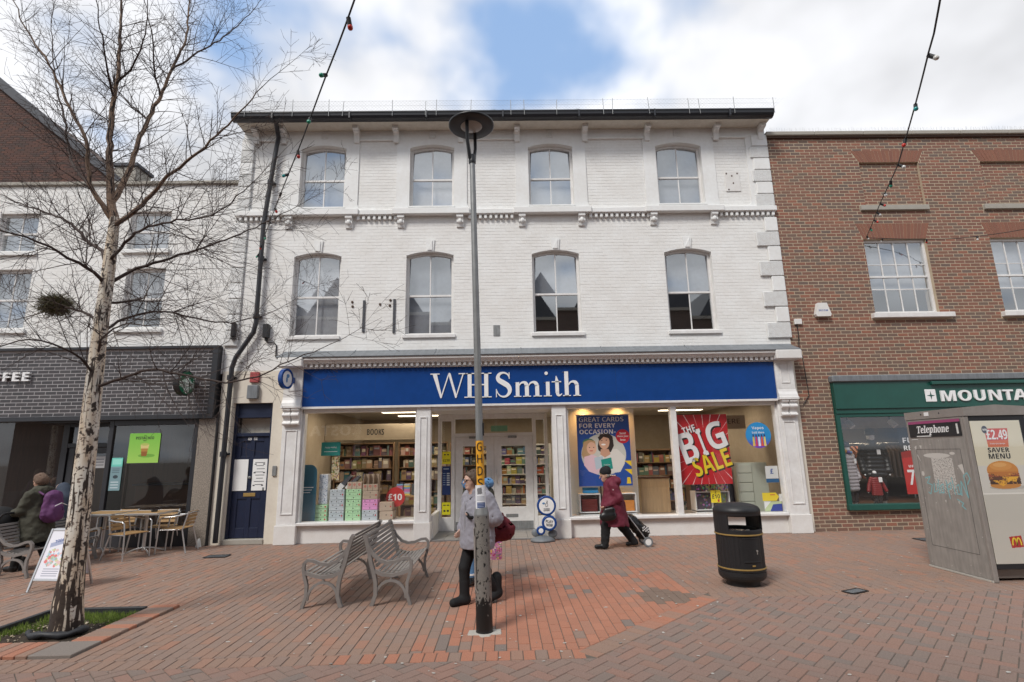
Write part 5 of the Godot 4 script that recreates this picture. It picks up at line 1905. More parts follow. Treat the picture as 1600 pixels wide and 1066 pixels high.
	for i in 2:
		var m := Mb.new()
		m.col = [Color(0.02, 0.25, 0.52), Color(0.03, 0.33, 0.58)][i]
		m.bbox(V(-0.16, 0, -0.12), V(0.16, [0.05, 0.34][i], -0.02 - i * 0.03), 0.004)
		tag(part("blue_box", m, M.stock, self, at(1.80, [0.815, 0.866][i], -0.30)), ["flat blue box on the white cube shelf", "tall bright blue card box standing on the flat blue one"][i], "box")
	for i in 3:
		var m := Mb.new()
		m.col = Color(0.55, 0.2, 0.03)
		m.bbox(V(-0.1, i * 0.07, -0.16), V(0.12, i * 0.07 + 0.068, 0), 0.003)
		tag(part("orange_pack", m, M.stock, self, at(2.58, 0.445, -0.34)), ["bottom", "middle", "top"][i] + " orange pack in the cube shelf by the window board's edge", "box", "orange packs in the cube shelf")
	var im2 := canvas(64, 150, C8(28, 22, 24))
	for k in 90: fill_oval(im2, rng.randf() * 64, 45 + rng.randf() * 105, 4, 4, [C8(90, 90, 96), C8(40, 40, 60), C8(120, 60, 50), C8(170, 150, 130)][k % 4])
	for k in 40: fill_oval(im2, rng.randf() * 64, rng.randf() * 45, 5, 5, [C8(190, 150, 130), C8(150, 60, 60), C8(230, 210, 190), C8(90, 60, 40)][k % 4])
	card("chocolate_stand", "tall dark printed stand with a yellow price card beside the cube shelf", "display stand", Vector2(2.06, 0.372), Vector2(2.33, 1.18), -0.22, im2, [["£", "bold", 0.06, -0.05, 0.1, "print_yellow"]])
	# counter panel behind the narrow pane
	var ct := thing("counter", "plain pale plywood counter panel behind the glass", "counter", V(3.32, 0.341, -0.9))
	bx("panel", V(-0.34, 0, -0.02), V(0.30, 0.72, 0.02), M.board_wood, ct, 0.004)
	bx("top", V(-0.36, 0.721, -0.5), V(0.32, 0.75, 0.04), M.brown_wood, ct, 0.004)
	bx("side", V(-0.34, 0, -0.5), V(-0.30, 0.72, -0.021), M.board_wood, ct, 0.004)
	for i in 3:
		var m := Mb.new()
		m.col = [Color(0.45, 0.36, 0.25), Color(0.62, 0.58, 0.5), Color(0.04, 0.06, 0.16)][i]
		m.bbox(V(-0.14, 0, -0.2), V(0.14, [0.36, 0.22, 0.18][i], 0), 0.006)
		tag(part("carton", m, M.stock, self, at([3.05, 2.55, 2.84][i], 1.771, -3.62 + i * 0.02)), ["tall brown carton on the shelves behind the counter", "pale carton on the shelves behind the counter", "navy box between the cartons on the shelves behind the counter"][i], "carton")
	# the big sale banner
	var sale := canvas(200, 262, C8(186, 28, 38))
	for i in 26:
		var a := TAU * i / 26.0 + 0.1
		var c := Vector2(105, 140)
		var d := Vector2(cos(a), sin(a))
		var s := Vector2(-d.y, d.x)
		fill_poly(sale, PackedVector2Array([c + d * 80.0, c + d * 260.0 + s * rng.randf_range(2, 7), c + d * 260.0 - s * rng.randf_range(1, 5)]), C8(232, 214, 212))
	var sl := card("sale_banner", "large red banner THE BIG SALE hanging in the window", "banner", Vector2(3.64, 0.96), Vector2(4.70, 2.38), -0.10, sale, [])
	for w in [["THE", "bold", -0.29, 0.40, 0.15, 0.28, "letter_white"], ["B", "bold", -0.33, 0.04, 0.62, 0.34, "letter_white"], ["I", "bold", -0.04, 0.14, 0.56, 0.11, "letter_white"], ["G", "bold", 0.26, 0.27, 0.56, 0.38, "letter_white"], ["SALE", "bold", 0.13, -0.27, 0.38, 0.80, "print_yellow"]]:
		letters("lettering_shadow", w[0], w[1], w[4], at(w[2] + 0.03, w[3] - 0.03, 0.0055, 0, 0, 17), M.print_black, sl, w[5], 0.002)
		letters("lettering", w[0], w[1], w[4], at(w[2], w[3], 0.0085, 0, 0, 17), M[w[6]], sl, w[5], 0.003)
	# puzzle shelf
	cube_shelf(V(4.33, 0.372, -0.30), 0.72, "white shelf with jigsaw boxes under the sale banner")
	for i in 3:
		var pz := canvas(48, 64, [C8(50, 70, 90), C8(150, 190, 120), C8(200, 190, 160)][i])
		for k in 50: fill_oval(pz, rng.randf() * 48, rng.randf() * 64, 4, 4, Color.from_hsv(rng.randf(), 0.5, rng.randf_range(0.3, 0.95)))
		card("jigsaw_box", ["dark jigsaw box on the white shelf under the banner, nearest the mullion", "green jigsaw box in the middle of the white shelf", "pale jigsaw box at the far end of the white shelf"][i], "box", Vector2(4.0 + i * 0.235, 0.80), Vector2(4.215 + i * 0.235, 1.12), -0.34, pz)
	for i in 2:
		var pz := canvas(48, 48, [C8(52, 46, 62), C8(120, 130, 70)][i])
		for k in 30: fill_oval(pz, rng.randf() * 48, rng.randf() * 48, 3, 3, Color.from_hsv(rng.randf(), 0.4, rng.randf_range(0.3, 0.7)))
		card("jigsaw_box", ["large dark jigsaw box inside the white shelf", "green jigsaw box inside the white shelf behind the yellow price card"][i], "box", Vector2(4.02 + i * 0.42, 0.43), Vector2(4.36 + i * 0.28, 0.76), -0.36, pz)
	card("price_card", "yellow price card reading 2 for £10 on the white shelf", "price card", Vector2(4.27, 0.58), Vector2(4.48, 0.83), -0.24, canvas(8, 8, C8(240, 220, 30)), [["2", "bold", 0, 0.085, 0.05, "print_black"], ["£10", "bold", 0.0, 0.0, 0.085, "print_black", 0.16], ["●", "bold", 0.05, -0.085, 0.05, "print_red"]])
	# cabinet, vape sticker, courier posters
	var cab := thing("drawer_cabinet", "beige metal drawer cabinet seen behind the glass at the window's end", "cabinet", V(5.2, 0.341, -0.50))
	bx("carcass", V(-0.22, 0, -0.5), V(0.44, 1.02, -0.02), mat("cabinet_beige", lin(0.44, 0.47, 0.40), 0.5), cab, 0.006)
	for i in 5: bx("drawer", V(-0.20, 0.03 + i * 0.195, -0.0199), V(0.10, 0.215 + i * 0.195, 0.004), M.cabinet_beige, cab, 0.008)
	var ci := canvas(128, 128, C8(255, 255, 255))
	for y in 128:
		ci.fill_rect(Rect2i(0, y, 128, 1), C8(40, 150, 215).lerp(C8(120, 70, 190), smoothstep(0.55, 1.0, y / 128.0)))
	for k in 5:
		var bxx := 38 + k * 14
		fill_poly(ci, P2([bxx - 4, 70, bxx + 4, 70, bxx + 6, 118, bxx - 6, 118]), [C8(230, 200, 90), C8(210, 60, 110), C8(240, 240, 250), C8(230, 90, 60), C8(240, 220, 120)][k])
		fill_poly(ci, P2([bxx - 3, 60, bxx + 3, 60, bxx + 4, 72, bxx - 4, 72]), C8(60, 50, 110))
	var vs := thing("vape_sticker", "round blue sticker lettered Vapes Sold Here on the shop glass", "sticker", V(5.30, 1.93, -0.02))
	var vm := Mb.new()
	var cp := PackedVector2Array()
	for i in 40: cp.append(Vector2(cos(TAU * i / 40), sin(TAU * i / 40)) * 0.265)
	vm.sheet(cp, 0.0)
	part("print", vm, print_mat(ci), vs)
	letters("lettering", "Vapes", "bold", 0.075, at(0, 0.14, 0.001), M.letter_white, vs, 0.25, 0.001)
	letters("lettering", "Sold Here", "bold", 0.045, at(0, 0.055, 0.001), M.letter_white, vs, 0.26, 0.001)
	var cn := canvas(40, 48, C8(214, 216, 214))
	for w in [["courier_card", "white card with a pound symbol above the blue strip on the glass", 5.38, 1.05, 5.64, 1.30], ["courier_card", "white card with a small pound symbol beside the yellow card", 5.60, 0.60, 5.74, 0.74]]:
		card(w[0], w[1], "card", Vector2(w[2], w[3]), Vector2(w[4], w[5]), -0.06, cn, [["£", "bold", 0, 0.02, (w[5] - w[3]) * 0.4, "print_blue"]])
	card("blue_strip", "narrow blue strip sticker under the white pound card", "sticker", Vector2(5.38, 0.97), Vector2(5.64, 1.045), -0.06, canvas(8, 8, C8(46, 96, 140)))
	var yc := thing("yellow_card", "yellow arrow-shaped courier card low in the window corner", "card", V(5.42, 0.69, -0.06))
	var ym := Mb.new()
	ym.prism(P2([-0.16, -0.08, 0.12, -0.08, 0.18, 0.0, 0.12, 0.08, -0.16, 0.08]), 0, 0.004)
	part("sheet", ym, M.print_yellow, yc)
	bx("text_line", V(0.0, 0.03, 0.004), V(0.1, 0.045, 0.005), M.print_red, yc, 0.0)
	var bp := canvas(100, 64, C8(190, 205, 160))
	fill_poly(bp, P2([0, 0, 40, 0, 0, 50]), C8(230, 232, 230))
	fill_poly(bp, P2([30, 64, 50, 20, 100, 16, 100, 64]), C8(28, 60, 150))
	card("courier_poster", "blue and pale green courier poster at the foot of the last pane", "poster", Vector2(5.28, 0.41), Vector2(5.64, 0.60), -0.055, bp)
	var bt := thing("blue_roll", "dark blue roller stand leaning between banner and cabinet", "stand", V(4.93, 0.341, -0.75))
	var bm := Mb.new()
	bm.tube(P3([[0, 0, 0], [-0.02, 0.9, -0.05]]), FA([0.06]), 10)
	part("roll", bm, M.navy_door, bt)
	for i in 9:
		var sm := Mb.new()
		sm.ball(Vector3.ZERO, V(0.05, 0.035, 0.05) * rng.randf_range(0.7, 1.1), 7)
		tag(part("foil_bauble", sm, M.gold, self, at(4.82 + (i % 5) * 0.11, 1.545 + (i / 5) * 0.06, -2.65)), "gold foil bauble heaped on the dark shelves under the pay here sign", "bauble", "gold baubles on the dark shelves")
	# things on the entrance glass
	card("yellow_notice", "upper yellow CCTV notice on the narrow pane beside the doors", "notice", Vector2(-1.385, 1.45), Vector2(-1.195, 1.72), -1.16, canvas(8, 8, C8(232, 222, 40)), [["CCTV", "bold", 0, -0.06, 0.05, "print_black", 0.15], ["- -", "bold", 0, 0.07, 0.03, "print_black", 0.1]])
	card("blue_notice", "dark blue opening hours panel between the yellow notices", "notice", Vector2(-1.385, 0.78), Vector2(-1.195, 1.40), -1.16, hours_image())
	card("yellow_notice", "lower yellow notice with black pictograms on the narrow pane", "notice", Vector2(-1.385, 0.36), Vector2(-1.195, 0.62), -1.16, canvas(8, 8, C8(222, 214, 36)), [["▼  ◆", "bold", 0, -0.05, 0.04, "print_black", 0.12], ["— —", "bold", 0, 0.07, 0.02, "print_black", 0.13]])
	var gs := thing("green_exit_sign", "green exit sign hanging inside above the double doors", "sign", V(-0.1, 2.25, -1.9))
	bx("panel", V(-0.2, -0.07, -0.015), V(0.2, 0.07, 0.015), mat("exit_green", lin(0.12, 0.28, 0.2), 0.5), gs, 0.004)

func hours_image() -> Image:
	var im := canvas(40, 128, C8(22, 48, 100))
	for i in 6: im.fill_rect(Rect2i(22, 30 + i * 10, 14, 6), C8(190, 196, 200))
	for i in 6: im.fill_rect(Rect2i(4, 31 + i * 10, 12, 3), C8(140, 160, 190))
	im.fill_rect(Rect2i(6, 10, 26, 4), C8(180, 190, 205))
	return im

func panel_spot(p: Vector3) -> Node3D:
	var k := 0
	for x in [p.x, p.x + 0.75]:
		var o := thing("spot_lamp", ["warm recessed spot lamp over the cards poster, nearer the entrance pilaster", "warm recessed spot lamp over the cards poster, nearer the counter"][k], "spot lamp", V(x, 2.74, p.z - 0.1))
		var m := Mb.new()
		m.lathe([Vector2(0.0, 0.0), Vector2(0.06, 0.0), Vector2(0.06, 0.03), Vector2(0.0, 0.03)], 14)
		part("housing", m, M.white_paint, o)
		var g := Mb.new()
		g.lathe([Vector2(0.0, -0.012), Vector2(0.045, -0.01), Vector2(0.045, -0.001)], 14)
		part("bulb", g, M.lamp_glow, o)
		var s := SpotLight3D.new()
		s.name = "bulb_light"
		s.light_energy = 0.9
		s.light_color = Color(1.0, 0.72, 0.42)
		s.spot_angle = 62.0
		s.spot_range = 6.0
		s.light_size = 0.05
		s.shadow_enabled = true
		s.transform = Transform3D(Basis(Vector3(1, 0, 0), -PI / 2), V(0, -0.02, 0))
		o.add_child(s)
		k += 1
	return null

func cube_shelf(p: Vector3, w: float, label: String) -> void:
	var o := thing("cube_shelf", label, "shelf", p, 0.0, "white cube shelves in the shop window")
	var h := 0.43
	bx("board", V(-w / 2, 0, -0.3), V(w / 2, 0.02, 0), M.shelf_white, o, 0.003)
	bx("board", V(-w / 2, 0.05, -0.3), V(w / 2, 0.07, 0), M.shelf_white, o, 0.003)
	bx("board", V(-w / 2, h - 0.02, -0.3), V(w / 2, h, 0), M.shelf_white, o, 0.003)
	for x in [-w / 2, w / 2 - 0.02] + ([-0.01] if w > 0.6 else []):
		bx("side", V(x, 0.0705, -0.3), V(x + 0.02, h - 0.0205, -0.002), M.shelf_white, o, 0.003)
	bx("back", V(-w / 2, 0, -0.31), V(w / 2, h, -0.301), M.shelf_white, o, 0.0)

# ---------------------------------------------------------------- the coffee shop building
func left_building() -> void:
	var b := thing("cafe_building", "low white painted brick building with a dark tiled coffee shop fascia", "building")
	var wins := [[-11.05, -10.2, 6.16, 7.07], [-8.2, -7.31, 6.18, 7.09], [-11.0, -10.15, 4.42, 5.76], [-8.13, -7.29, 4.40, 5.75], [-13.9, -13.05, 6.16, 7.07], [-13.9, -13.05, 4.42, 5.76]]
	var wall := Mb.new()
	wall_grid(wall, -16.0, -5.87, 3.4, 7.72, -0.3, -0.003, wins)
	part("wall", wall, M.white_mortar, b)
	var br := Mb.new()
	brick_field(br, -16.0, -5.88, 3.98, 7.70, 0.0, wins, func(_x, _y): return Color.WHITE, 0.004, 0.228, 0.0745, 0.009, 0.0012, 0.003)
	part("brick_courses", br, M.white_brick, b, Transform3D.IDENTITY, "stuff")
	bx("coping", V(-16.0, 7.721, -0.35), V(-5.86, 7.80, 0.06), M.stone, b, 0.01)
	bx("rear_block", V(-16.0, 3.3, -7.0), V(-5.87, 7.6, -0.85), M.dim_wall, b, 0.0)
	var k := 0
	for w in wins:
		sash_window(b, w[0], w[1], w[2], w[3], 0.0, -0.08, 2, [0.5], [0.0, 0.0, 0.0, 0.5, 0.0, 0.0][k], M.net_curtain if k % 2 else M.blind, M.glass_upper, false)
		bx("window_sill", V(w[0] - 0.08, w[2] - 0.09, -0.1), V(w[1] + 0.08, w[2] - 0.002, 0.06), M.white_render, b, 0.008)
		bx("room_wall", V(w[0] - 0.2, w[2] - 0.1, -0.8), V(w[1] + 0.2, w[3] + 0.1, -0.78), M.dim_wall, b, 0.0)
		k += 1
	# tiled fascia
	bx("fascia_frame", V(-16.0, 3.93, -0.1), V(-5.90, 3.985, 0.16), M.grey_frame, b, 0.004)
	bx("fascia_frame", V(-16.0, 2.47, -0.1), V(-5.90, 2.56, 0.16), M.grey_frame, b, 0.004)
	bx("fascia_frame", V(-6.02, 2.561, -0.1), V(-5.90, 3.929, 0.16), M.grey_frame, b, 0.004)
	bx("fascia_bed", V(-16.0, 2.561, -0.1), V(-6.021, 3.929, 0.10), M.dark_mortar, b, 0.0)
	var tile := Mb.new()
	brick_face(tile, -0.105, 0.105, -0.030, 0.030, 0.0, 0.004, 0.002)
	var tmesh := []
	for q in [Color(0.075, 0.070, 0.074), Color(0.088, 0.082, 0.086), Color(0.064, 0.061, 0.066)]:
		var c := PackedColorArray()
		c.resize(tile.c.size())
		c.fill(q)
		tile.c = c
		tmesh.append(tile.mesh())
	var rest := Mb.new()
	var row := 0
	var y := 2.60
	var put := []
	while y < 3.92:
		var x := -6.135 - (0.1115 if row & 1 else 0.0)
		while x > -15.9:
			put.append([absf(x + 6.0), x, y])
			x -= 0.223
		if row & 1:
			rest.col = Color(0.04, 0.038, 0.042)
			brick_face(rest, -6.128, -6.024, y - 0.030, y + 0.030, 0.104, 0.004, 0.002)
		y += 0.0735
		row += 1
	put.sort_custom(func(p, q): return p[0] < q[0])
	for i in put.size():
		var z := 0.104 + rng.randf_range(-0.001, 0.001)
		if i < 300:
			part("tile", tmesh[rng.randi() % 3], M.gloss_tile, b, at(put[i][1], put[i][2], z))
		else:
			rest.col = [Color(0.075, 0.070, 0.074), Color(0.088, 0.082, 0.086), Color(0.064, 0.061, 0.066)][rng.randi() % 3]
			brick_face(rest, put[i][1] - 0.105, put[i][1] + 0.105, put[i][2] - 0.030, put[i][2] + 0.030, z, 0.004, 0.002)
	part("tile_field", rest, M.gloss_tile, b, Transform3D.IDENTITY, "stuff")
	letters("sign_letters", "COFFEE", "bold", 0.185, at(-10.30, 3.385, 0.15), M.letter_white, b, 1.22, 0.05)
	letters("sign_letters", "STARBUCKS", "bold", 0.185, at(-12.3, 3.385, 0.15), M.letter_white, b, 1.9, 0.05)
	# hanging disc sign
	var hs := thing("hanging_sign", "round green and white siren sign on a bracket on the dark tiled fascia", "sign", V(-6.38, 3.16, 0.42), 84.0)
	var dk := Transform3D(Basis(V(1, 0, 0), V(0, 0, 1), V(0, -1, 0)), V(0, 0, 0))
	var dm := Mb.new()
	dm.lathe([Vector2(0, -0.06), Vector2(0.25, -0.06), Vector2(0.255, 0.05), Vector2(0.235, 0.055), Vector2(0, 0.055)], 36, dk)
	part("case", dm, M.dark_metal, hs)
	var fc := Mb.new()
	var cp := PackedVector2Array()
	for i in 40: cp.append(Vector2(cos(TAU * i / 40), sin(TAU * i / 40)) * 0.228)
	fc.sheet(cp, 0.0575)
	part("face", fc, print_mat(siren_image(), 0.35), hs)
	var arm := Mb.new()
	arm.tube(P3([[0.22, 0.0, 0.0], [0.33, 0.0, 0.03]]), FA([0.045]), 8)
	part("bracket", arm, M.dark_metal, hs)
	# ground floor: granite pier, glazing, recessed door
	bx("granite_pier", V(-6.22, 0.0, -0.2), V(-5.852, 2.47, 0.05), M.granite, b, 0.006)
	var fr := Mb.new()
	fr.bbox(V(-8.02, 0.0, -0.1), V(-6.225, 0.36, 0.04), 0.005)
	fr.bbox(V(-6.31, 0.361, -0.1), V(-6.225, 2.47, 0.04), 0.005)
	fr.bbox(V(-8.02, 0.361, -0.1), V(-7.93, 2.47, 0.04), 0.005)
	fr.bbox(V(-7.929, 2.36, -0.1), V(-6.311, 2.47, 0.04), 0.005)
	part("window_frame", fr, M.grey_frame, b)
	var g := Mb.new()
	g.sheet(P2([-7.93, 0.36, -6.31, 0.36, -6.31, 2.36, -7.93, 2.36]), 0.0)
	part("window_pane", g, M.glass_cafe, b)
	var door := group_part("cafe_door", b)
	var df := Mb.new()
	for q in [[-9.35, -9.22], [-8.16, -8.03]]: df.bbox(V(q[0], 0.0, -0.60), V(q[1], 2.47, -0.48), 0.005)
	df.bbox(V(-9.219, 1.95, -0.60), V(-8.161, 2.04, -0.48), 0.005)
	df.bbox(V(-9.219, 2.38, -0.60), V(-8.161, 2.47, -0.48), 0.005)
	part("door_frame", df, M.grey_frame, door)
	var lf := Mb.new()
	for q in [[-9.21, -9.08], [-8.30, -8.17]]: lf.bbox(V(q[0], 0.02, -0.575), V(q[1], 1.945, -0.515), 0.005)
	lf.bbox(V(-9.079, 0.02, -0.575), V(-8.301, 0.25, -0.515), 0.005)
	lf.bbox(V(-9.079, 1.82, -0.575), V(-8.301, 1.945, -0.515), 0.005)
	part("leaf", lf, M.grey_frame, door)
	for q in [[-9.08, -8.30, 0.25, 1.82], [-9.22, -8.16, 2.04, 2.38]]:
		var p := Mb.new()
		p.sheet(P2([q[0], q[2], q[1], q[2], q[1], q[3], q[0], q[3]]), -0.545)
		part("pane", p, M.glass_cafe, door)
	bx("side_panel", V(-8.03, 0.0, -0.479), V(-8.021, 2.47, 0.0), M.grey_frame, b, 0.0)
	bx("recess_ceiling", V(-9.42, 2.44, -0.5), V(-8.03, 2.47, 0.0), M.grey_frame, b, 0.0)
	var lg := Mb.new()
	lg.quad(V(-9.95, 0.3, 0.0), V(-9.36, 0.3, -0.50), V(-9.36, 2.47, -0.50), V(-9.95, 2.47, 0.0))
	lg.quad(V(-16.0, 0.3, 0.0), V(-9.96, 0.3, 0.0), V(-9.96, 2.47, 0.0), V(-16.0, 2.47, 0.0))
	part("angled_pane", lg, M.glass_cafe, b)
	bx("low_sill", V(-16.0, 0.0, -0.1), V(-9.96, 0.299, 0.03), M.grey_frame, b, 0.004)
	# room inside
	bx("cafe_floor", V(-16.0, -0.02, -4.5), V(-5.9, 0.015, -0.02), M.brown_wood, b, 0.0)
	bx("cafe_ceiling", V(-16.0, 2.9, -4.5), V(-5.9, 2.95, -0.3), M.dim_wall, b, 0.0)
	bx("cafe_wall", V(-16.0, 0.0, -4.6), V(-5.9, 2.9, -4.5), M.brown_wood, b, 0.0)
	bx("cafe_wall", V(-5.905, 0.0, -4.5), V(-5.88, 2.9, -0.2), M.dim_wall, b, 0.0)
	bx("partition", V(-9.9, 0.0, -2.6), V(-9.3, 2.4, -2.5), M.brown_wood, b, 0.0)
	var bar := thing("cafe_counter", "dark wooden coffee counter inside behind the tables", "counter", V(-7.6, 0.015, -2.6))
	bx("front", V(-1.3, 0, -0.3), V(1.3, 1.05, 0.3), M.brown_wood, bar, 0.01)
	bx("top", V(-1.35, 1.051, -0.35), V(1.35, 1.09, 0.35), M.slate, bar, 0.006)
	panel_lamp("cafe_lamp", "small bright ceiling light seen above the green drink poster", V(-7.2, 2.86, -1.6), 0.5, 0.12, 0.35)
	# posters on the glass
	var im := canvas(96, 116, C8(140, 196, 74))
	for yy in 116: im.fill_rect(Rect2i(0, yy, 96, 1), C8(122, 190, 70).lerp(C8(160, 205, 92), yy / 116.0))
	fill_oval(im, 58, 88, 26, 7, C8(112, 168, 62))
	fill_poly(im, P2([38, 50, 62, 50, 58, 90, 42, 90]), C8(176, 128, 62))
	fill_poly(im, P2([37, 44, 63, 44, 62, 60, 38, 60]), C8(214, 196, 130))
	fill_oval(im, 50, 44, 13, 5, C8(176, 190, 96))
	fill_poly(im, P2([40, 72, 60, 72, 58, 90, 42, 90]), C8(146, 92, 40))
	card("drink_poster", "bright green poster of a pistachio coffee drink on the cafe glass", "poster", Vector2(-7.60, 1.61), Vector2(-6.98, 2.20), 0.012, im, [["THE", "sans", 0, 0.245, 0.02, "print_black"], ["PISTACHIO", "bold", 0.0, 0.20, 0.055, "print_black", 0.36], ["latte", "sans", 0, 0.15, 0.025, "print_black"]])
	var t2 := canvas(40, 96, C8(120, 150, 158))
	t2.fill_rect(Rect2i(0, 0, 40, 26), C8(110, 200, 186))
	t2.fill_rect(Rect2i(4, 4, 32, 16), C8(150, 222, 208))
	for i in 3: t2.fill_rect(Rect2i(6, 32 + i * 5, 26, 2), C8(80, 100, 110))
	fill_oval(t2, 20, 56, 9, 5, C8(50, 64, 72))
	for i in 3: t2.fill_rect(Rect2i(5, 70 + i * 8, 28, 3), C8(190, 205, 210))
	card("tall_notice", "tall teal and grey notice on the cafe glass beside the birch trunk", "notice", Vector2(-7.9, 1.08), Vector2(-7.68, 1.72), 0.012, t2)
	var t3 := canvas(32, 48, C8(70, 60, 66))
	fill_oval(t3, 8, 8, 6, 6, C8(210, 210, 205))
	fill_poly(t3, P2([14, 14, 30, 4, 30, 22, 14, 22]), C8(70, 180, 160))
	fill_poly(t3, P2([0, 28, 24, 36, 24, 48, 0, 48]), C8(196, 180, 200))
	card("door_sticker", "small cluster of stickers on the cafe door pane", "sticker", Vector2(-9.03, 1.36), Vector2(-8.80, 1.72), -0.535, t3)
	var t4 := canvas(40, 28, C8(206, 206, 206))
	fill_oval(t4, 8, 8, 6, 6, C8(120, 120, 126))
	for i in 3: t4.fill_rect(Rect2i(16, 6 + i * 7, 20, 2), C8(120, 120, 126))
	card("white_notice", "white notice on the cafe door pane beside the stickers", "notice", Vector2(-8.76, 1.52), Vector2(-8.42, 1.76), -0.535, t4)
	# dark reveal strip and salt cone at the party wall
	bx("party_strip", V(-5.865, 0.0, 0.0), V(-5.83, 2.60, 0.06), M.dark_metal, b, 0.004)
	var cone := thing("white_cone", "small pale plastic cone on the paving against the granite pier", "cone", V(-5.93, 0.0, 0.16))
	var cm := Mb.new()
	cm.lathe([Vector2(0, 0), Vector2(0.055, 0), Vector2(0.05, 0.02), Vector2(0.02, 0.15), Vector2(0, 0.155)], 14)
	part("shell", cm, M.chalk, cone)
	# brick gable and chimney behind
	var gb := thing("gable_building", "large dark brick gable rising behind the coffee shop parapet", "building")
	var gm := Mb.new()
	gm.prism(P2([-26, 5.0, -12.75, 5.0, -12.75, 10.72, -13.55, 11.28, -17.9, 14.9, -21, 17.4, -26, 13.4]), -14.0, -6.02)
	part("wall", gm, M.brick_mortar, gb)
	var gbr := Mb.new()
	var yy := 7.4
	var rw := 0
	while yy < 15.6:
		var edge := -12.8 - maxf(0.0, (yy - 10.72)) * 1.19
		var xx := -20.0 + (0.1125 if rw & 1 else 0.0)
		while xx < edge - 0.2:
			gbr.col = Color(0.15, 0.068, 0.05).lerp(Color(0.085, 0.055, 0.05), rng.randf())
			brick_face(gbr, xx, xx + 0.214, yy, yy + 0.064, -6.012, 0.008, 0.002)
			xx += 0.225
		yy += 0.075
		rw += 1
	part("brick_courses", gbr, M.brick, gb, Transform3D.IDENTITY, "stuff")
	var cop := Mb.new()
	var dir := Vector2(-17.9 + 12.75, 14.9 - 10.62).normalized()
	cop.prism(P2([-12.6, 10.5, -12.5, 10.72, -17.95, 15.26, -21.0, 17.8, -21.0, 17.45, -17.98, 14.92]), -6.3, -5.9)
	part("verge", cop, M.slate, gb)
	var ch := thing("chimney", "pale stone chimney block where the brick gable meets the coffee shop roof", "chimney", V(-13.2, 9.0, -6.6))
	bx("stack", V(-0.36, 0.0, -0.4), V(0.40, 2.82, 0.4), M.stone, ch, 0.01)
	bx("cap", V(-0.42, 2.821, -0.46), V(0.46, 2.95, 0.46), M.slate, ch, 0.01)

func siren_image() -> Image:
	var s := 128
	var im := canvas(s, s, C8(0, 98, 65))
	var w := C8(236, 240, 236)
	var g := C8(0, 98, 65)
	# hair and tails as bands
	for k in [-1, 1]:
		for i in 5:
			var x: float = 64 + k * (20 + i * 8)
			fill_poly(im, PackedVector2Array([Vector2(x, 40 + i * 6), Vector2(x + k * 4, 42 + i * 6), Vector2(x + k * 6, 70 + i * 4), Vector2(x + k * 2, 104 - i * 4), Vector2(x - k * 1, 104 - i * 4), Vector2(x + k * 1, 70 + i * 4)]), w)
		for i in 4:
			fill_poly(im, PackedVector2Array([Vector2(64 + k * 50, 30 + i * 14), Vector2(64 + k * 60, 36 + i * 14), Vector2(64 + k * 52, 42 + i * 14)]), w)
	fill_poly(im, P2([46, 34, 52, 16, 58, 28, 64, 10, 70, 28, 76, 16, 82, 34, 64, 30]), w)
	fill_oval(im, 64, 52, 16, 20, w)
	fill_poly(im, P2([50, 66, 78, 66, 84, 112, 64, 124, 44, 112]), w)
	for e in [[57, 50], [71, 50]]: fill_oval(im, e[0], e[1], 3, 1.6, g)
	fill_poly(im, P2([62, 52, 66, 52, 66, 60, 62, 60]), g)
	fill_oval(im, 64, 66, 5, 1.6, g)
	for i in 5: fill_poly(im, PackedVector2Array([Vector2(50, 80 + i * 8), Vector2(78, 80 + i * 8), Vector2(76, 83 + i * 8), Vector2(52, 83 + i * 8)]), g)
	return im

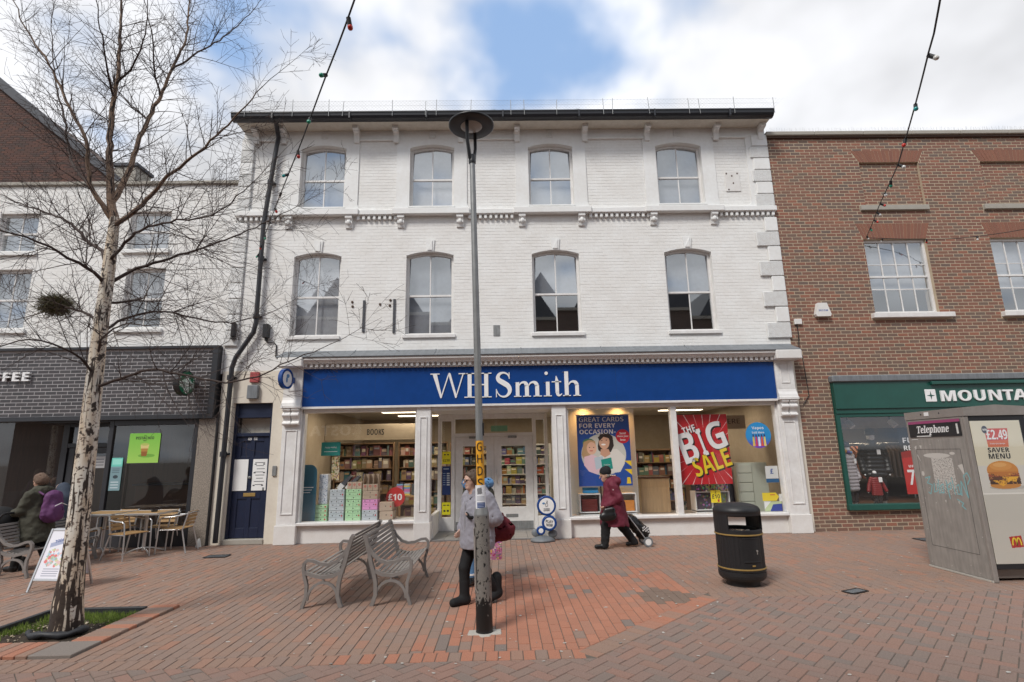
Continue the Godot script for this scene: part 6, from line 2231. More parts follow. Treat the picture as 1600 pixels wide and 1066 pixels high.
# ---------------------------------------------------------------- the red brick building
func right_building() -> void:
	var b := thing("brick_building", "red brown brick building with a green outdoor clothing shop front", "building")
	var x1 := 16.5
	var wins := [[8.17, 9.60, 4.49, 6.22], [11.06, 12.48, 4.49, 6.22], [13.95, 15.38, 4.49, 6.22]]
	var recess := [[8.36, 9.76, 7.03, 8.12], [11.22, 12.62, 7.03, 8.12], [14.1, 15.5, 7.03, 8.12]]
	var holes := wins.duplicate()
	holes.append([6.94, x1 + 1.0, 0.44, 2.99])
	var wall := Mb.new()
	wall_grid(wall, 6.224, x1, 0.0, 8.78, -0.3, -0.003, holes + recess)
	part("wall", wall, M.mortar, b)
	bx("rear_block", V(6.24, 3.3, -8.0), V(x1, 8.7, -0.9), M.dim_wall, b, 0.0)
	var pick := func(x, y):
		var t := rng.randf()
		var c := Color(0.315, 0.145, 0.10).lerp(Color(0.235, 0.128, 0.095), t)
		if rng.randf() < 0.30: c = Color(0.195, 0.14, 0.115).lerp(Color(0.225, 0.145, 0.11), rng.randf())
		if rng.randf() < 0.08: c = Color(0.35, 0.15, 0.10)
		var low := smoothstep(4.5, 2.0, y) * 0.5
		if rng.randf() < low: c = Color(0.19, 0.13, 0.10).lerp(Color(0.25, 0.15, 0.11), rng.randf())
		return c
	var bh := holes.duplicate()
	for r in recess:
		bh.append(r)
		for n in 4: bh.append([r[0] - 0.155 * (n + 0.5) / 4, r[1] + 0.155 * (n + 0.5) / 4, 8.12 + 0.075 * n, 8.195 + 0.075 * n])
		bh.append([r[0] - 0.16, r[1] + 0.03, 6.90, 7.03])
	for w in wins:
		for n in 5: bh.append([w[0] - 0.135 * (n + 0.5) / 5, w[1] + 0.135 * (n + 0.5) / 5, 6.22 + 0.075 * n, 6.295 + 0.075 * n])
		bh.append([w[0] - 0.11, w[1] + 0.27, 4.375, 4.49])
	var br := Mb.new()
	brick_field(br, 6.228, x1, 0.005, 8.74, 0.0, bh, pick)
	for r in recess:
		brick_field(br, r[0], r[1], r[2], r[3], -0.06, [], pick)
	part("brick_courses", br, M.brick, b, Transform3D.IDENTITY, "stuff")
	for r in recess:
		var m := Mb.new()
		m.box(V(r[0], r[2], -0.075), V(r[1], r[3], -0.063))
		part("blind_recess", m, M.mortar, b)
		bx("stone_sill", V(r[0] - 0.15, 6.905, -0.1), V(r[1] + 0.02, 7.028, 0.06), M.stone, b, 0.008)
		flat_arch(b, r[0], r[1], 8.125, 8.415, 0.155)
	for w in wins:
		flat_arch(b, w[0], w[1], 6.225, 6.595, 0.135)
		sash_window(b, w[0], w[1], w[2], w[3], 0.0, -0.07, 4, [0.333, 0.667], 0.34, M.blind, M.glass_right, false)
		bx("window_sill", V(w[0] - 0.10, 4.38, -0.1), V(w[1] + 0.26, 4.488, 0.10), M.white_paint, b, 0.008)
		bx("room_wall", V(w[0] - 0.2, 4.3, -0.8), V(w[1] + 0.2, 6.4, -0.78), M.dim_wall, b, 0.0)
	for i in 9:
		bx("coping", V(6.228 + i * 1.15, 8.785, -0.35), V(6.228 + i * 1.15 + 1.145, 8.885, 0.10), M.stone, b, 0.012)
	bx("oversailing_course", V(6.228, 8.741, -0.2), V(x1, 8.784, 0.05), M.brown_wood, b, 0.004)
	# bird spikes along the coping
	var sp := Mb.new()
	for i in 420:
		var xx := 6.3 + i * 0.024
		sp.tube(PackedVector3Array([V(xx, 8.885, 0.03), V(xx + rng.randf_range(-0.02, 0.02), 9.0, 0.03 + rng.randf_range(-0.04, 0.04))]), FA([0.0012]), 3, false)
	part("bird_spikes", sp, M.galvanised, b, Transform3D.IDENTITY, "stuff")
	# shop front
	bx("fascia_board", V(6.95, 2.43, -0.1), V(x1, 2.99, 0.10), M.green_paint, b, 0.004)
	bx("fascia_rail", V(6.95, 2.33, -0.1), V(x1, 2.429, 0.07), M.green_paint, b, 0.006)
	bx("lead_flashing", V(6.92, 2.991, -0.05), V(x1, 3.13, 0.15), M.lead, b, 0.02)
	bx("fascia_lamp_trough", V(9.0, 2.9, 0.101), V(x1, 2.97, 0.17), M.green_paint, b, 0.01)
	var lg := group_part("sign_logo", b)
	bx("badge", V(8.86, 2.545, 0.10), V(9.09, 2.805, 0.115), M.letter_white, lg, 0.02)
	var star := Mb.new()
	var sq := PackedVector2Array()
	for i in 8:
		var a := TAU * i / 8 + PI / 2
		sq.append(Vector2(cos(a), sin(a)) * (0.09 if i % 2 == 0 else 0.022))
	star.prism(sq, 0.1151, 0.1175, at(8.975, 2.675, 0))
	part("compass_star", star, M.green_paint, lg)
	letters("sign_letters", "MOUNTAIN", "bold", 0.225, at(10.33, 2.665, 0.115), M.letter_white, b, 2.3, 0.03)
	letters("sign_letters", "WAREHOUSE", "bold", 0.225, at(13.2, 2.665, 0.115), M.letter_white, b, 2.8, 0.03)
	var fr := Mb.new()
	fr.bbox(V(6.945, 0.46, -0.1), V(7.03, 2.329, 0.05), 0.005)
	fr.bbox(V(7.031, 2.26, -0.1), V(x1, 2.329, 0.05), 0.005)
	fr.bbox(V(11.0, 0.52, -0.1), V(11.1, 2.259, 0.05), 0.005)
	part("window_frame", fr, M.green_paint, b)
	bx("shop_sill", V(6.93, 0.40, -0.1), V(x1, 0.515, 0.10), M.green_paint, b, 0.01)
	var g := Mb.new()
	g.sheet(P2([7.03, 0.515, 11.0, 0.515, 11.0, 2.26, 7.03, 2.26]), 0.0)
	g.sheet(P2([11.1, 0.515, x1, 0.515, x1, 2.26, 11.1, 2.26]), 0.0)
	part("shop_pane", g, M.glass_shop, b)
	bx("shop_floor", V(6.3, 0.0, -3.5), V(x1, 0.43, -0.11), M.brown_wood, b, 0.0)
	bx("shop_back", V(6.3, 0.0, -2.6), V(x1, 2.9, -2.5), M.dim_wall, b, 0.0)
	bx("shop_ceiling", V(6.3, 2.6, -3.5), V(x1, 2.66, -0.11), M.shop_ceiling, b, 0.0)
	bx("shop_side", V(6.30, 0.0, -3.5), V(6.32, 2.6, -0.11), M.shop_wall, b, 0.0)
	bx("bulkhead", V(6.94, 2.05, -0.75), V(x1, 2.6, -0.70), M.shop_wall, b, 0.0)
	panel_lamp("clothes_shop_lamp", "ceiling light inside the outdoor clothing shop", V(8.2, 2.55, -1.1), 1.6, 0.2, 1.3)
	for q in [[7.48, 0], [8.42, 1]]:
		var o := thing("track_spot", ["white track spotlight above the pale coated mannequin", "white track spotlight beside the red sale poster"][q[1]], "spotlight", V(q[0], 2.2, -0.45))
		var m := Mb.new()
		m.tube(P3([[0, 0.0, 0.0], [0.05, -0.13, 0.09]]), FA([0.06, 0.065]), 12)
		part("can", m, M.white_paint, o)
		var st := Mb.new()
		st.rod(V(0, 0.0, 0), V(0, 0.4, 0), 0.012)
		part("stem", st, M.dark_metal, o)
	# rails of clothes behind
	for i in 3:
		var o := thing("clothes_rail", ["rail of dark green jackets behind the mannequins", "rail of rust coloured jackets behind the black coat", "rail of dark trousers behind the red poster"][i], "clothes rail", V(7.6 + i * 0.9, 0.43, -1.5 - 0.2 * i))
		var m := Mb.new()
		m.tube(P3([[-0.4, 0, 0], [-0.4, 1.3, 0], [0.4, 1.3, 0], [0.4, 0, 0]]), FA([0.015]), 6)
		part("frame", m, M.aluminium, o)
		for k in 7:
			var c := Mb.new()
			c.col = [Color(0.08, 0.09, 0.05), Color(0.25, 0.07, 0.03), Color(0.04, 0.035, 0.035)][i].lerp(Color(0.15, 0.1, 0.08), rng.randf() * 0.5)
			var xx := -0.33 + k * 0.11
			c.prism(P2([-0.2, 0.5, 0.2, 0.5, 0.2, 1.1, 0.05, 1.24, -0.05, 1.24, -0.2, 1.1]), -0.025, 0.025, Transform3D(Basis(V(0, 0, -1), V(0, 1, 0), V(1, 0, 0)), V(xx, 0, 0)))
			part("garment", c, M.stock, o)
	# red reduction poster
	var im := canvas(60, 128, C8(40, 34, 30))
	for yy in 128:
		if yy > 48: im.fill_rect(Rect2i(0, yy, 60, 1), C8(186, 38, 34))
	fill_poly(im, P2([0, 48, 60, 36, 60, 52, 0, 60]), C8(150, 34, 30))
	card("reduction_poster", "dark and red poster FULL PRICE REDUCTIONS UP TO 70% behind the telephone kiosk edge", "poster", Vector2(8.44, 0.66), Vector2(9.10, 2.04), -0.3, im, [["FULL", "bold", -0.04, 0.42, 0.11, "print_white", 0.42], ["REDUC", "bold", 0.0, 0.26, 0.10, "print_white", 0.5], ["UP TO", "bold", -0.08, -0.12, 0.05, "print_white", 0.26], ["70%", "bold", 0.02, -0.34, 0.32, "print_white", 0.56]])
	# alarm and junction boxes
	var al := thing("alarm_box", "cream wedge-shaped burglar alarm box lettered in blue on the brick wall", "alarm box", V(6.97, 4.58, 0.005))
	var am := Mb.new()
	am.prism(P2([-0.15, -0.15, 0.15, -0.15, 0.17, -0.10, 0.10, 0.15, -0.10, 0.15, -0.17, -0.10]), 0.0, 0.09)
	part("case", am, M.aged_paint, al)
	letters("lettering", "SECOM", "bold", 0.04, at(0.0, -0.02, 0.0905), M.print_blue, al, 0.2, 0.002)
	var jb := thing("junction_box", "small cream cable junction box on the brick beside the white quoins", "junction box", V(6.42, 4.33, 0.003))
	bx("case", V(-0.08, -0.06, 0), V(0.08, 0.06, 0.05), M.aged_paint, jb, 0.008)
	var wr := Mb.new()
	wr.tube(P3([[-0.03, -0.06, 0.02], [-0.02, -0.3, 0.015], [-0.05, -0.55, 0.02], [-0.02, -0.75, 0.05], [0.03, -1.6, 0.015], [-0.12, -1.8, 0.02]]), FA([0.009]), 5)
	part("cable", wr, M.cable, jb)

func flat_arch(b: Node3D, x0: float, x1: float, y0: float, y1: float, splay: float) -> void:
	var m := Mb.new()
	var n := int((x1 - x0 + splay) / 0.078)
	for i in n:
		var t0 := float(i) / n
		var t1 := float(i + 1) / n
		var a := lerpf(x0, x1, t0) + 0.004
		var c := lerpf(x0, x1, t1) - 0.004
		var d := lerpf(x0 - splay, x1 + splay, t0) + 0.004
		var e := lerpf(x0 - splay, x1 + splay, t1) - 0.004
		m.col = Color(0.32, 0.14, 0.09).lerp(Color(0.27, 0.12, 0.082), rng.randf())
		m.prism(P2([a, y0, c, y0, e, y1, d, y1]), -0.02, 0.001 + rng.randf() * 0.002, Transform3D.IDENTITY, false)
	part("flat_arch", m, M.brick, b, Transform3D.IDENTITY, "stuff")

# ---------------------------------------------------------------- the other side of the street, seen only mirrored in the glass
func behind_camera() -> void:
	var b := thing("coffee_house_opposite", "coffee house front across the street, mirrored in the bookshop window", "building")
	var holes := []
	for i in 7: holes.append([-13.0 + i * 3.7, -11.8 + i * 3.7, 4.4, 6.2])
	var m := Mb.new()
	var t := at(0, 0, 14.0, 180)
	wall_grid(m, -14.0, 14.0, 3.4, 8.2, -0.4, 0.0, holes)
	wall_grid(m, -14.0, 14.0, 0.0, 3.39, -0.5, -0.1, [[3.0, 13.0, 0.4, 2.45], [-13.0, 1.0, 0.4, 2.45]])
	part("wall", m, M.brick_mortar, b, t)
	bx("rear_block", V(-14, 0, 15.0), V(14, 8.2, 22.0), M.brown_wood, b, 0.0)
	bx("parapet", V(-14, 8.2, 13.9), V(14, 8.35, 14.4), M.stone, b, 0.0)
	var r := Mb.new()
	for i in 8: r.prism(P2([-1.3, 8.35, 1.3, 8.35, 0, 10.4]), -6.0, 0.0, Transform3D(Basis(Vector3.UP, PI), V(-12 + i * 3.4, 0, 14.6)))
	part("roof", r, M.slate, b)
	bx("fascia", V(-13.5, 2.45, 13.88), V(2.0, 3.25, 13.99), M.brown_wood, b, 0.0)
	letters("sign_letters", "COSTA", "bold", 0.46, at(-7.72, 2.83, 13.87, 180), M.letter_white, b, 2.35, 0.02)
	letters("sign_letters", "COFFEE", "bold", 0.42, at(-10.95, 2.83, 13.87, 180), M.letter_white, b, 2.9, 0.02)
	for h in holes:
		var p := Mb.new()
		p.box(V(-h[1], h[2], 14.25), V(-h[0], h[3], 14.27))
		part("window", p, M.slate, b)

# ---------------------------------------------------------------- lamp post
func chipped_image() -> Image:
	# grey paint flaking off black, more of it gone towards the foot
	var im := Image.create(128, 512, false, Image.FORMAT_RGB8)
	var f := noise_of(17, 1.0, 5)
	for y in 512:
		for x in 128:
			var a := TAU * x / 128.0
			var h := 1.0 - y / 512.0
			var n := f.get_noise_3d(cos(a) * 2.2, sin(a) * 2.2, h * 16.0)
			var lim := 0.30 - 0.95 * smoothstep(0.36, 0.14, h)
			var g := 0.47 + 0.05 * f.get_noise_3d(cos(a) * 6.0, sin(a) * 6.0, h * 40.0)
			var c := Color(g * 1.02, g * 0.99, g * 0.95)
			if n > lim: c = Color(0.1, 0.1, 0.1)
			elif n > lim - 0.03: c = Color(0.62, 0.60, 0.57)
			im.set_pixel(x, y, c)
	return im

func lamp_post() -> void:
	var o := thing("street_lamp", "grey street lamp post with a saucer-shaped head and chipped black foot", "street lamp", V(-0.208, 0, 5.62))
	o.rotation_degrees = V(0, 0, 1.15)
	var foot := Mb.new()
	foot.lathe([Vector2(0.085, 0.0), Vector2(0.08, 0.02), Vector2(0.073, 1.06)], 24)
	for i in foot.uv.size(): foot.uv[i] = Vector2(foot.uv[i].x, 1.0 - foot.uv[i].y / 1.06)
	var cm := print_mat(chipped_image(), 0.45)
	cm.metallic = 0.1
	part("base_section", foot, cm, o)
	var col := Mb.new()
	col.lathe([Vector2(0.073, 1.06), Vector2(0.074, 1.075), Vector2(0.062, 1.14), Vector2(0.045, 1.155), Vector2(0.0, 1.156)], 20)
	part("shoulder", col, M.galvanised, o)
	var sh := Mb.new()
	sh.lathe([Vector2(0.040, 1.14), Vector2(0.036, 3.0), Vector2(0.031, 4.95)], 20)
	part("shaft", sh, M.galvanised, o)
	bx("access_door", V(-0.082, 0.35, -0.03), V(-0.07, 0.95, 0.04), M.kiosk_steel, o, 0.01)
	var cb := Mb.new()
	cb.tube(P3([[-0.065, 0.88, 0.05], [-0.07, 0.7, 0.05], [-0.07, 0.4, 0.05], [-0.05, 0.36, 0.06]]), FA([0.009]), 6)
	part("cable", cb, M.kiosk_steel, o)
	var top := Mb.new()
	top.lathe([Vector2(0.0, 4.90), Vector2(0.04, 4.90), Vector2(0.042, 4.92), Vector2(0.04, 5.0), Vector2(0.0, 5.01)], 16)
	part("collar", top, M.dark_metal, o)
	for s in [[-0.045, 0.12], [0.035, -0.14]]:
		var a := Mb.new()
		a.tube(P3([[s[0] * 0.5, 4.95, s[1] * 0.2], [s[0], 5.14, s[1] * 0.7], [s[0], 5.37, s[1]]]), FA([0.022, 0.02, 0.02]), 8)
		part("arm", a, M.dark_metal, o)
	var hd := Mb.new()
	hd.lathe([Vector2(0.13, 5.365), Vector2(0.245, 5.36), Vector2(0.262, 5.375), Vector2(0.262, 5.39), Vector2(0.20, 5.43), Vector2(0.10, 5.462), Vector2(0.04, 5.47), Vector2(0.0, 5.47)], 36, Transform3D.IDENTITY, true)
	hd.lathe([Vector2(0.0, 5.375), Vector2(0.13, 5.365)], 36)
	part("canopy", hd, M.dark_metal, o)
	var gl := Mb.new()
	gl.lathe([Vector2(0.0, 5.335), Vector2(0.06, 5.34), Vector2(0.11, 5.355), Vector2(0.125, 5.366)], 24, Transform3D.IDENTITY, true)
	part("lens", gl, mat("lamp_lens", lin(0.34, 0.33, 0.31), 0.25), o)
	var pc := Mb.new()
	pc.lathe([Vector2(0.035, 5.47), Vector2(0.035, 5.53), Vector2(0.028, 5.55), Vector2(0.0, 5.555)], 14)
	part("photocell", pc, M.bulb_white, o)
	# yellow band lettered GHDS, wrapped round the shaft
	var st := Mb.new()
	st.lathe([Vector2(0.0402, 1.31), Vector2(0.0398, 1.79)], 20)
	part("yellow_band", st, M.print_orange, o)
	for i in 4:
		letters("band_letter", "GHDS"[i], "sans", 0.085, at(-0.002, 1.73 - i * 0.118, 0.0425), M.print_black, o, 0.052, 0.002)
	bx("band_clip", V(0.037, 1.84, -0.01), V(0.048, 1.97, 0.02), M.dark_metal, o, 0.0)
	var fy := thing("lamp_post_flyer", "crumpled white flyer with a photo taped round the lamp post under the yellow band", "flyer", V(-0.235, 1.235, 5.62))
	fy.rotation_degrees = V(0, 0, 1.15)
	var im := canvas(40, 64, C8(222, 224, 228))
	fill_poly(im, P2([8, 8, 24, 6, 26, 22, 9, 24]), C8(120, 120, 124))
	for i in 4: im.fill_rect(Rect2i(6, 29 + i * 3, 28, 1), C8(110, 116, 130))
	im.fill_rect(Rect2i(7, 44, 28, 14), C8(52, 72, 120))
	for i in 3: im.fill_rect(Rect2i(9, 46 + i * 4, 22, 1), C8(190, 196, 210))
	var fm := Mb.new()
	for i in 8:
		var a0 := lerpf(-0.95, 0.95, i / 8.0)
		var a1 := lerpf(-0.95, 0.95, (i + 1) / 8.0)
		var r := 0.062
		fm.tri(V(sin(a0) * r, -0.12, cos(a0) * r), V(sin(a1) * r, -0.12, cos(a1) * r), V(sin(a1) * r, 0.12, cos(a1) * r), V(sin(a0), 0, cos(a0)), V(sin(a1), 0, cos(a1)), V(sin(a1), 0, cos(a1)), Vector2(i / 8.0, 1), Vector2((i + 1) / 8.0, 1), Vector2((i + 1) / 8.0, 0))
		fm.tri(V(sin(a0) * r, -0.12, cos(a0) * r), V(sin(a1) * r, 0.12, cos(a1) * r), V(sin(a0) * r, 0.12, cos(a0) * r), V(sin(a0), 0, cos(a0)), V(sin(a1), 0, cos(a1)), V(sin(a0), 0, cos(a0)), Vector2(i / 8.0, 1), Vector2((i + 1) / 8.0, 0), Vector2(i / 8.0, 0))
	part("sheet", fm, print_mat(im), fy)
	# concrete patch round the foot
	var pt := setting("concrete_patch")
	var pm := Mb.new()
	chamfered(pm, P2([-0.36, 5.57, -0.05, 5.55, -0.045, 5.69, -0.14, 5.71, -0.15, 5.76, -0.24, 5.77, -0.26, 5.71, -0.37, 5.70]), 0.006, 0.008, 0.006)
	part("mortar_patch", pm, M.concrete, pt)

# ---------------------------------------------------------------- benches
func bench(label: String, pos: Vector3, turn: float, length: float) -> Node3D:
	# bench faces local +x, runs along local z from 0 to -length
	var o := thing("park_bench", label, "bench", pos, turn, "grey slatted street benches")
	var ends := [0.0, -length]
	for e in ends:
		var z0: float = e - 0.025
		var z1: float = e + 0.025
		var f := Mb.new()
		f.strap(P2([-0.015, 0.0, 0.0, 0.03, 0.03, 0.12, 0.025, 0.25, 0.0, 0.36, -0.03, 0.45, -0.065, 0.60, -0.105, 0.74, -0.125, 0.77]), 0.021, z0, z1)
		f.strap(P2([0.425, 0.0, 0.415, 0.03, 0.385, 0.12, 0.385, 0.24, 0.415, 0.34, 0.43, 0.42, 0.425, 0.47, 0.39, 0.505, 0.33, 0.50, 0.24, 0.465, 0.15, 0.455, 0.06, 0.485, -0.02, 0.56, -0.06, 0.63]), 0.017, z0 + 0.004, z1 - 0.004)
		var arc := PackedVector2Array()
		for i in 11:
			var a := PI * i / 10
			arc.append(Vector2(0.20 - 0.175 * cos(a), 0.075 + 0.19 * sin(a)))
		f.strap(arc, 0.014, z0 + 0.008, z1 - 0.008)
		f.strap(P2([0.01, 0.37, 0.10, 0.33, 0.22, 0.32, 0.33, 0.345, 0.42, 0.375]), 0.019, z0 + 0.006, z1 - 0.006)
		f.box(V(0.19, 0.265, z0 + 0.01), V(0.21, 0.31, z1 - 0.01))
		part("end_frame", f, M.bench_paint, o)
	for i in 8:
		var t := i / 7.0
		var x := lerpf(0.40, 0.055, t)
		var y := 0.372 - 0.030 * sin(PI * t) - 0.012 * t
		var m := Mb.new()
		m.bbox(V(-0.019, 0, -length + 0.026), V(0.019, 0.014, -0.026), 0.004, at(x, y, 0, 0, 0, 6.0 * (0.5 - t) * 2.0))
		part("seat_slat", m, M.bench_paint, o)
	for i in 8:
		var t := i / 7.0
		var m := Mb.new()
		m.bbox(V(-0.007, -0.018, -length + 0.026), V(0.007, 0.018, -0.026), 0.004, at(lerpf(0.022, -0.098, t), lerpf(0.42, 0.745, t), 0, 0, 0, 19.0))
		part("back_slat", m, M.bench_paint, o)
	var br := Mb.new()
	br.box(V(0.0, 0.355, -length / 2 - 0.02), V(0.40, 0.362, -length / 2 + 0.02), Transform3D.IDENTITY)
	part("support_strap", br, M.bench_paint, o)
	return o

func benches() -> void:
	bench("grey slatted bench facing the litter bin side, back to back with its twin", V(-1.51, 0, 4.61), 0.0, 1.40)
	bench("grey slatted bench facing the birch tree, back to back with its twin", V(-1.87, 0, 3.24), 180.0, 1.40)
	bench("grey slatted bench cut off by the picture edge behind the sandwich board", V(-7.45, 0, 2.70), 4.0, 1.5)

# ---------------------------------------------------------------- litter bin
func litter_bin() -> void:
	var o := thing("litter_bin", "black round litter bin with two gold bands and a domed lid", "litter bin", V(2.985, 0, 4.02), 8.0)
	var ft := Mb.new()
	ft.lathe([Vector2(0.0, 0.0), Vector2(0.20, 0.0), Vector2(0.20, 0.07), Vector2(0.0, 0.07)], 24)
	part("foot", ft, M.bin_black, o)
	var b := Mb.new()
	b.lathe([Vector2(0.0, 0.07), Vector2(0.25, 0.07), Vector2(0.278, 0.10), Vector2(0.285, 0.13), Vector2(0.285, 0.165), Vector2(0.276, 0.17), Vector2(0.276, 0.18), Vector2(0.285, 0.185), Vector2(0.283, 0.225), Vector2(0.27, 0.228)], 40)
	part("base_ring", b, M.bin_black, o)
	var body := Mb.new()
	var seg := 128
	for i in seg:
		var a0 := TAU * i / seg
		var a1 := TAU * (i + 1) / seg
		var r0 := 0.272 + (0.006 if i % 4 < 2 else 0.0)
		var r1 := 0.272 + (0.006 if (i + 1) % 4 < 2 else 0.0)
		var front := absf(wrapf(a0 - PI / 2, -PI, PI)) < 0.55
		if front: r0 = 0.272
		if absf(wrapf(a1 - PI / 2, -PI, PI)) < 0.55: r1 = 0.272
		body.quad(V(cos(a1) * r1, 0.225, sin(a1) * r1), V(cos(a0) * r0, 0.225, sin(a0) * r0), V(cos(a0) * r0, 0.615, sin(a0) * r0), V(cos(a1) * r1, 0.615, sin(a1) * r1))
	part("ribbed_body", body, M.bin_black, o)
	var dr := Mb.new()
	for i in 8:
		var a0 := PI / 2 - 0.40 + 0.8 * i / 8
		var a1 := PI / 2 - 0.40 + 0.8 * (i + 1) / 8
		dr.quad(V(cos(a1) * 0.279, 0.31, sin(a1) * 0.279), V(cos(a0) * 0.279, 0.31, sin(a0) * 0.279), V(cos(a0) * 0.279, 0.57, sin(a0) * 0.279), V(cos(a1) * 0.279, 0.57, sin(a1) * 0.279))
		for y in [0.305, 0.575]:
			dr.tube(PackedVector3Array([V(cos(a1) * 0.279, y, sin(a1) * 0.279), V(cos(a0) * 0.279, y, sin(a0) * 0.279)]), FA([0.006]), 6)
	part("service_door", dr, M.bin_black, o)
	var lk := Mb.new()
	lk.tube(P3([[0.06, 0.43, 0.272], [0.06, 0.43, 0.284]]), FA([0.012]), 8)
	lk.box(V(0.055, 0.39, 0.275), V(0.065, 0.42, 0.281))
	part("lock", lk, M.kiosk_steel, o)
	bx("maker_plate", V(-0.02, 0.25, 0.274), V(0.02, 0.268, 0.28), M.gold, o, 0.001)
	for y in [0.212, 0.612]:
		var g := Mb.new()
		g.lathe([Vector2(0.284, y - 0.009), Vector2(0.291, y - 0.006), Vector2(0.291, y + 0.006), Vector2(0.284, y + 0.009)], 40)
		part("gold_band", g, M.gold, o)
	# hood: four posts round two wide openings, then the dome
	var h := Mb.new()
	h.lathe([Vector2(0.284, 0.60), Vector2(0.284, 0.66), Vector2(0.262, 0.672), Vector2(0.25, 0.66), Vector2(0.25, 0.60)], 40)
	h.lathe([Vector2(0.25, 0.84), Vector2(0.262, 0.828), Vector2(0.284, 0.84), Vector2(0.287, 0.868)], 40)
	for i in 40:
		var a0 := TAU * i / 40
		var a1 := TAU * (i + 1) / 40
		var am := (a0 + a1) / 2
		if absf(sin(am)) > 0.55: continue
		for r in [0.284, 0.262]:
			var P := [V(cos(a1) * r, 0.66, sin(a1) * r), V(cos(a0) * r, 0.66, sin(a0) * r), V(cos(a0) * r, 0.84, sin(a0) * r), V(cos(a1) * r, 0.84, sin(a1) * r)]
			h._q(P[0], P[1], P[2], P[3], V(0, 0.75, 0) if r > 0.27 else V(cos(am), 0.75, sin(am)))
	for s in [-1, 1]:
		for q in [-1, 1]:
			var a: float = asin(0.55) * q + (PI if s < 0 else 0.0)
			h.tube(PackedVector3Array([V(cos(a) * 0.273, 0.655, sin(a) * 0.273), V(cos(a) * 0.273, 0.845, sin(a) * 0.273)]), FA([0.013]), 6)
	part("hood", h, M.bin_black, o)
	var d := Mb.new()
	d.lathe([Vector2(0.25, 0.845), Vector2(0.287, 0.868), Vector2(0.283, 0.905), Vector2(0.262, 0.937), Vector2(0.22, 0.957), Vector2(0.14, 0.975), Vector2(0.06, 0.983), Vector2(0.0, 0.985)], 40, Transform3D.IDENTITY, true)
	part("dome_lid", d, M.bin_black, o)
	var pan := Mb.new()
	pan.lathe([Vector2(0.0, 0.62), Vector2(0.252, 0.64)], 30)
	part("ash_pan", pan, M.mirror_black, o)
	var rb := Mb.new()
	rb.col = Color(0.35, 0.33, 0.3)
	rb.ball(V(0.06, 0.65, 0.12), V(0.03, 0.015, 0.025), 7)
	part("crumpled_paper", rb, M.stock, o)

# ---------------------------------------------------------------- telephone kiosk
func kiosk_print() -> Image:
	# worn steel panel: bill residue and a tag of spray paint
	var im := Image.create(256, 466, false, Image.FORMAT_RGB8)
	var f := noise_of(5, 0.04, 4)
	for y in 466:
		for x in 256:
			var g := 0.555 + 0.05 * f.get_noise_2d(x * 1.6, y * 0.22) + 0.03 * f.get_noise_2d(x * 0.4, y * 0.4)
			im.set_pixel(x, y, Color(g * 1.02, g * 0.985, g * 0.945))
	var w := C8(196, 192, 186)
	for y in range(70, 200):
		for x in range(88, 186):
			var n := f.get_noise_2d(x * 4.5 + 90.0, y * 3.5)
			if n > -0.16 + 0.42 * smoothstep(140.0, 200.0, y): im.set_pixel(x, y, w)
	fill_oval(im, 116, 62, 62, 9, w)
	fill_oval(im, 190, 54, 12, 5, w)
	fill_oval(im, 36, 130, 7, 9, w)
	for q in [[14, 30, 26, 24, 22, 44], [40, 24, 52, 24, 48, 40], [20, 60, 24, 58, 40, 92], [205, 96, 226, 90, 232, 140], [120, 222, 126, 220, 124, 232], [178, 222, 184, 220, 182, 232]]:
		fill_poly(im, P2(q), w)
	for k in 26: fill_oval(im, rng.randf() * 256, rng.randf() * 460, rng.randf_range(0.6, 2.0), rng.randf_range(0.6, 2.0), w)
	var tag_ := C8(120, 178, 184)
	var strokes := [[44, 146, 68, 140, 50, 164, 72, 170, 58, 204, 48, 198], [82, 164, 78, 196, 94, 190, 96, 164], [104, 150, 102, 200], [110, 172, 124, 164, 122, 196, 110, 196, 112, 172], [140, 150, 146, 214, 140, 170, 160, 158, 158, 178, 144, 182], [168, 140, 172, 198], [182, 170, 194, 162, 196, 196, 184, 196, 182, 176], [200, 200, 206, 150, 226, 206, 222, 132, 238, 120, 246, 140, 232, 160], [176, 214, 200, 226, 192, 236, 206, 246]]
	for s in strokes:
		for i in range(0, s.size() - 2, 2):
			var a := Vector2(s[i], s[i + 1])
			var b := Vector2(s[i + 2], s[i + 3])
			var d := (b - a).normalized()
			var n := Vector2(-d.y, d.x) * 1.8
			fill_poly(im, PackedVector2Array([a - d + n, b + d + n, b + d - n, a - d - n]), tag_)
	return im

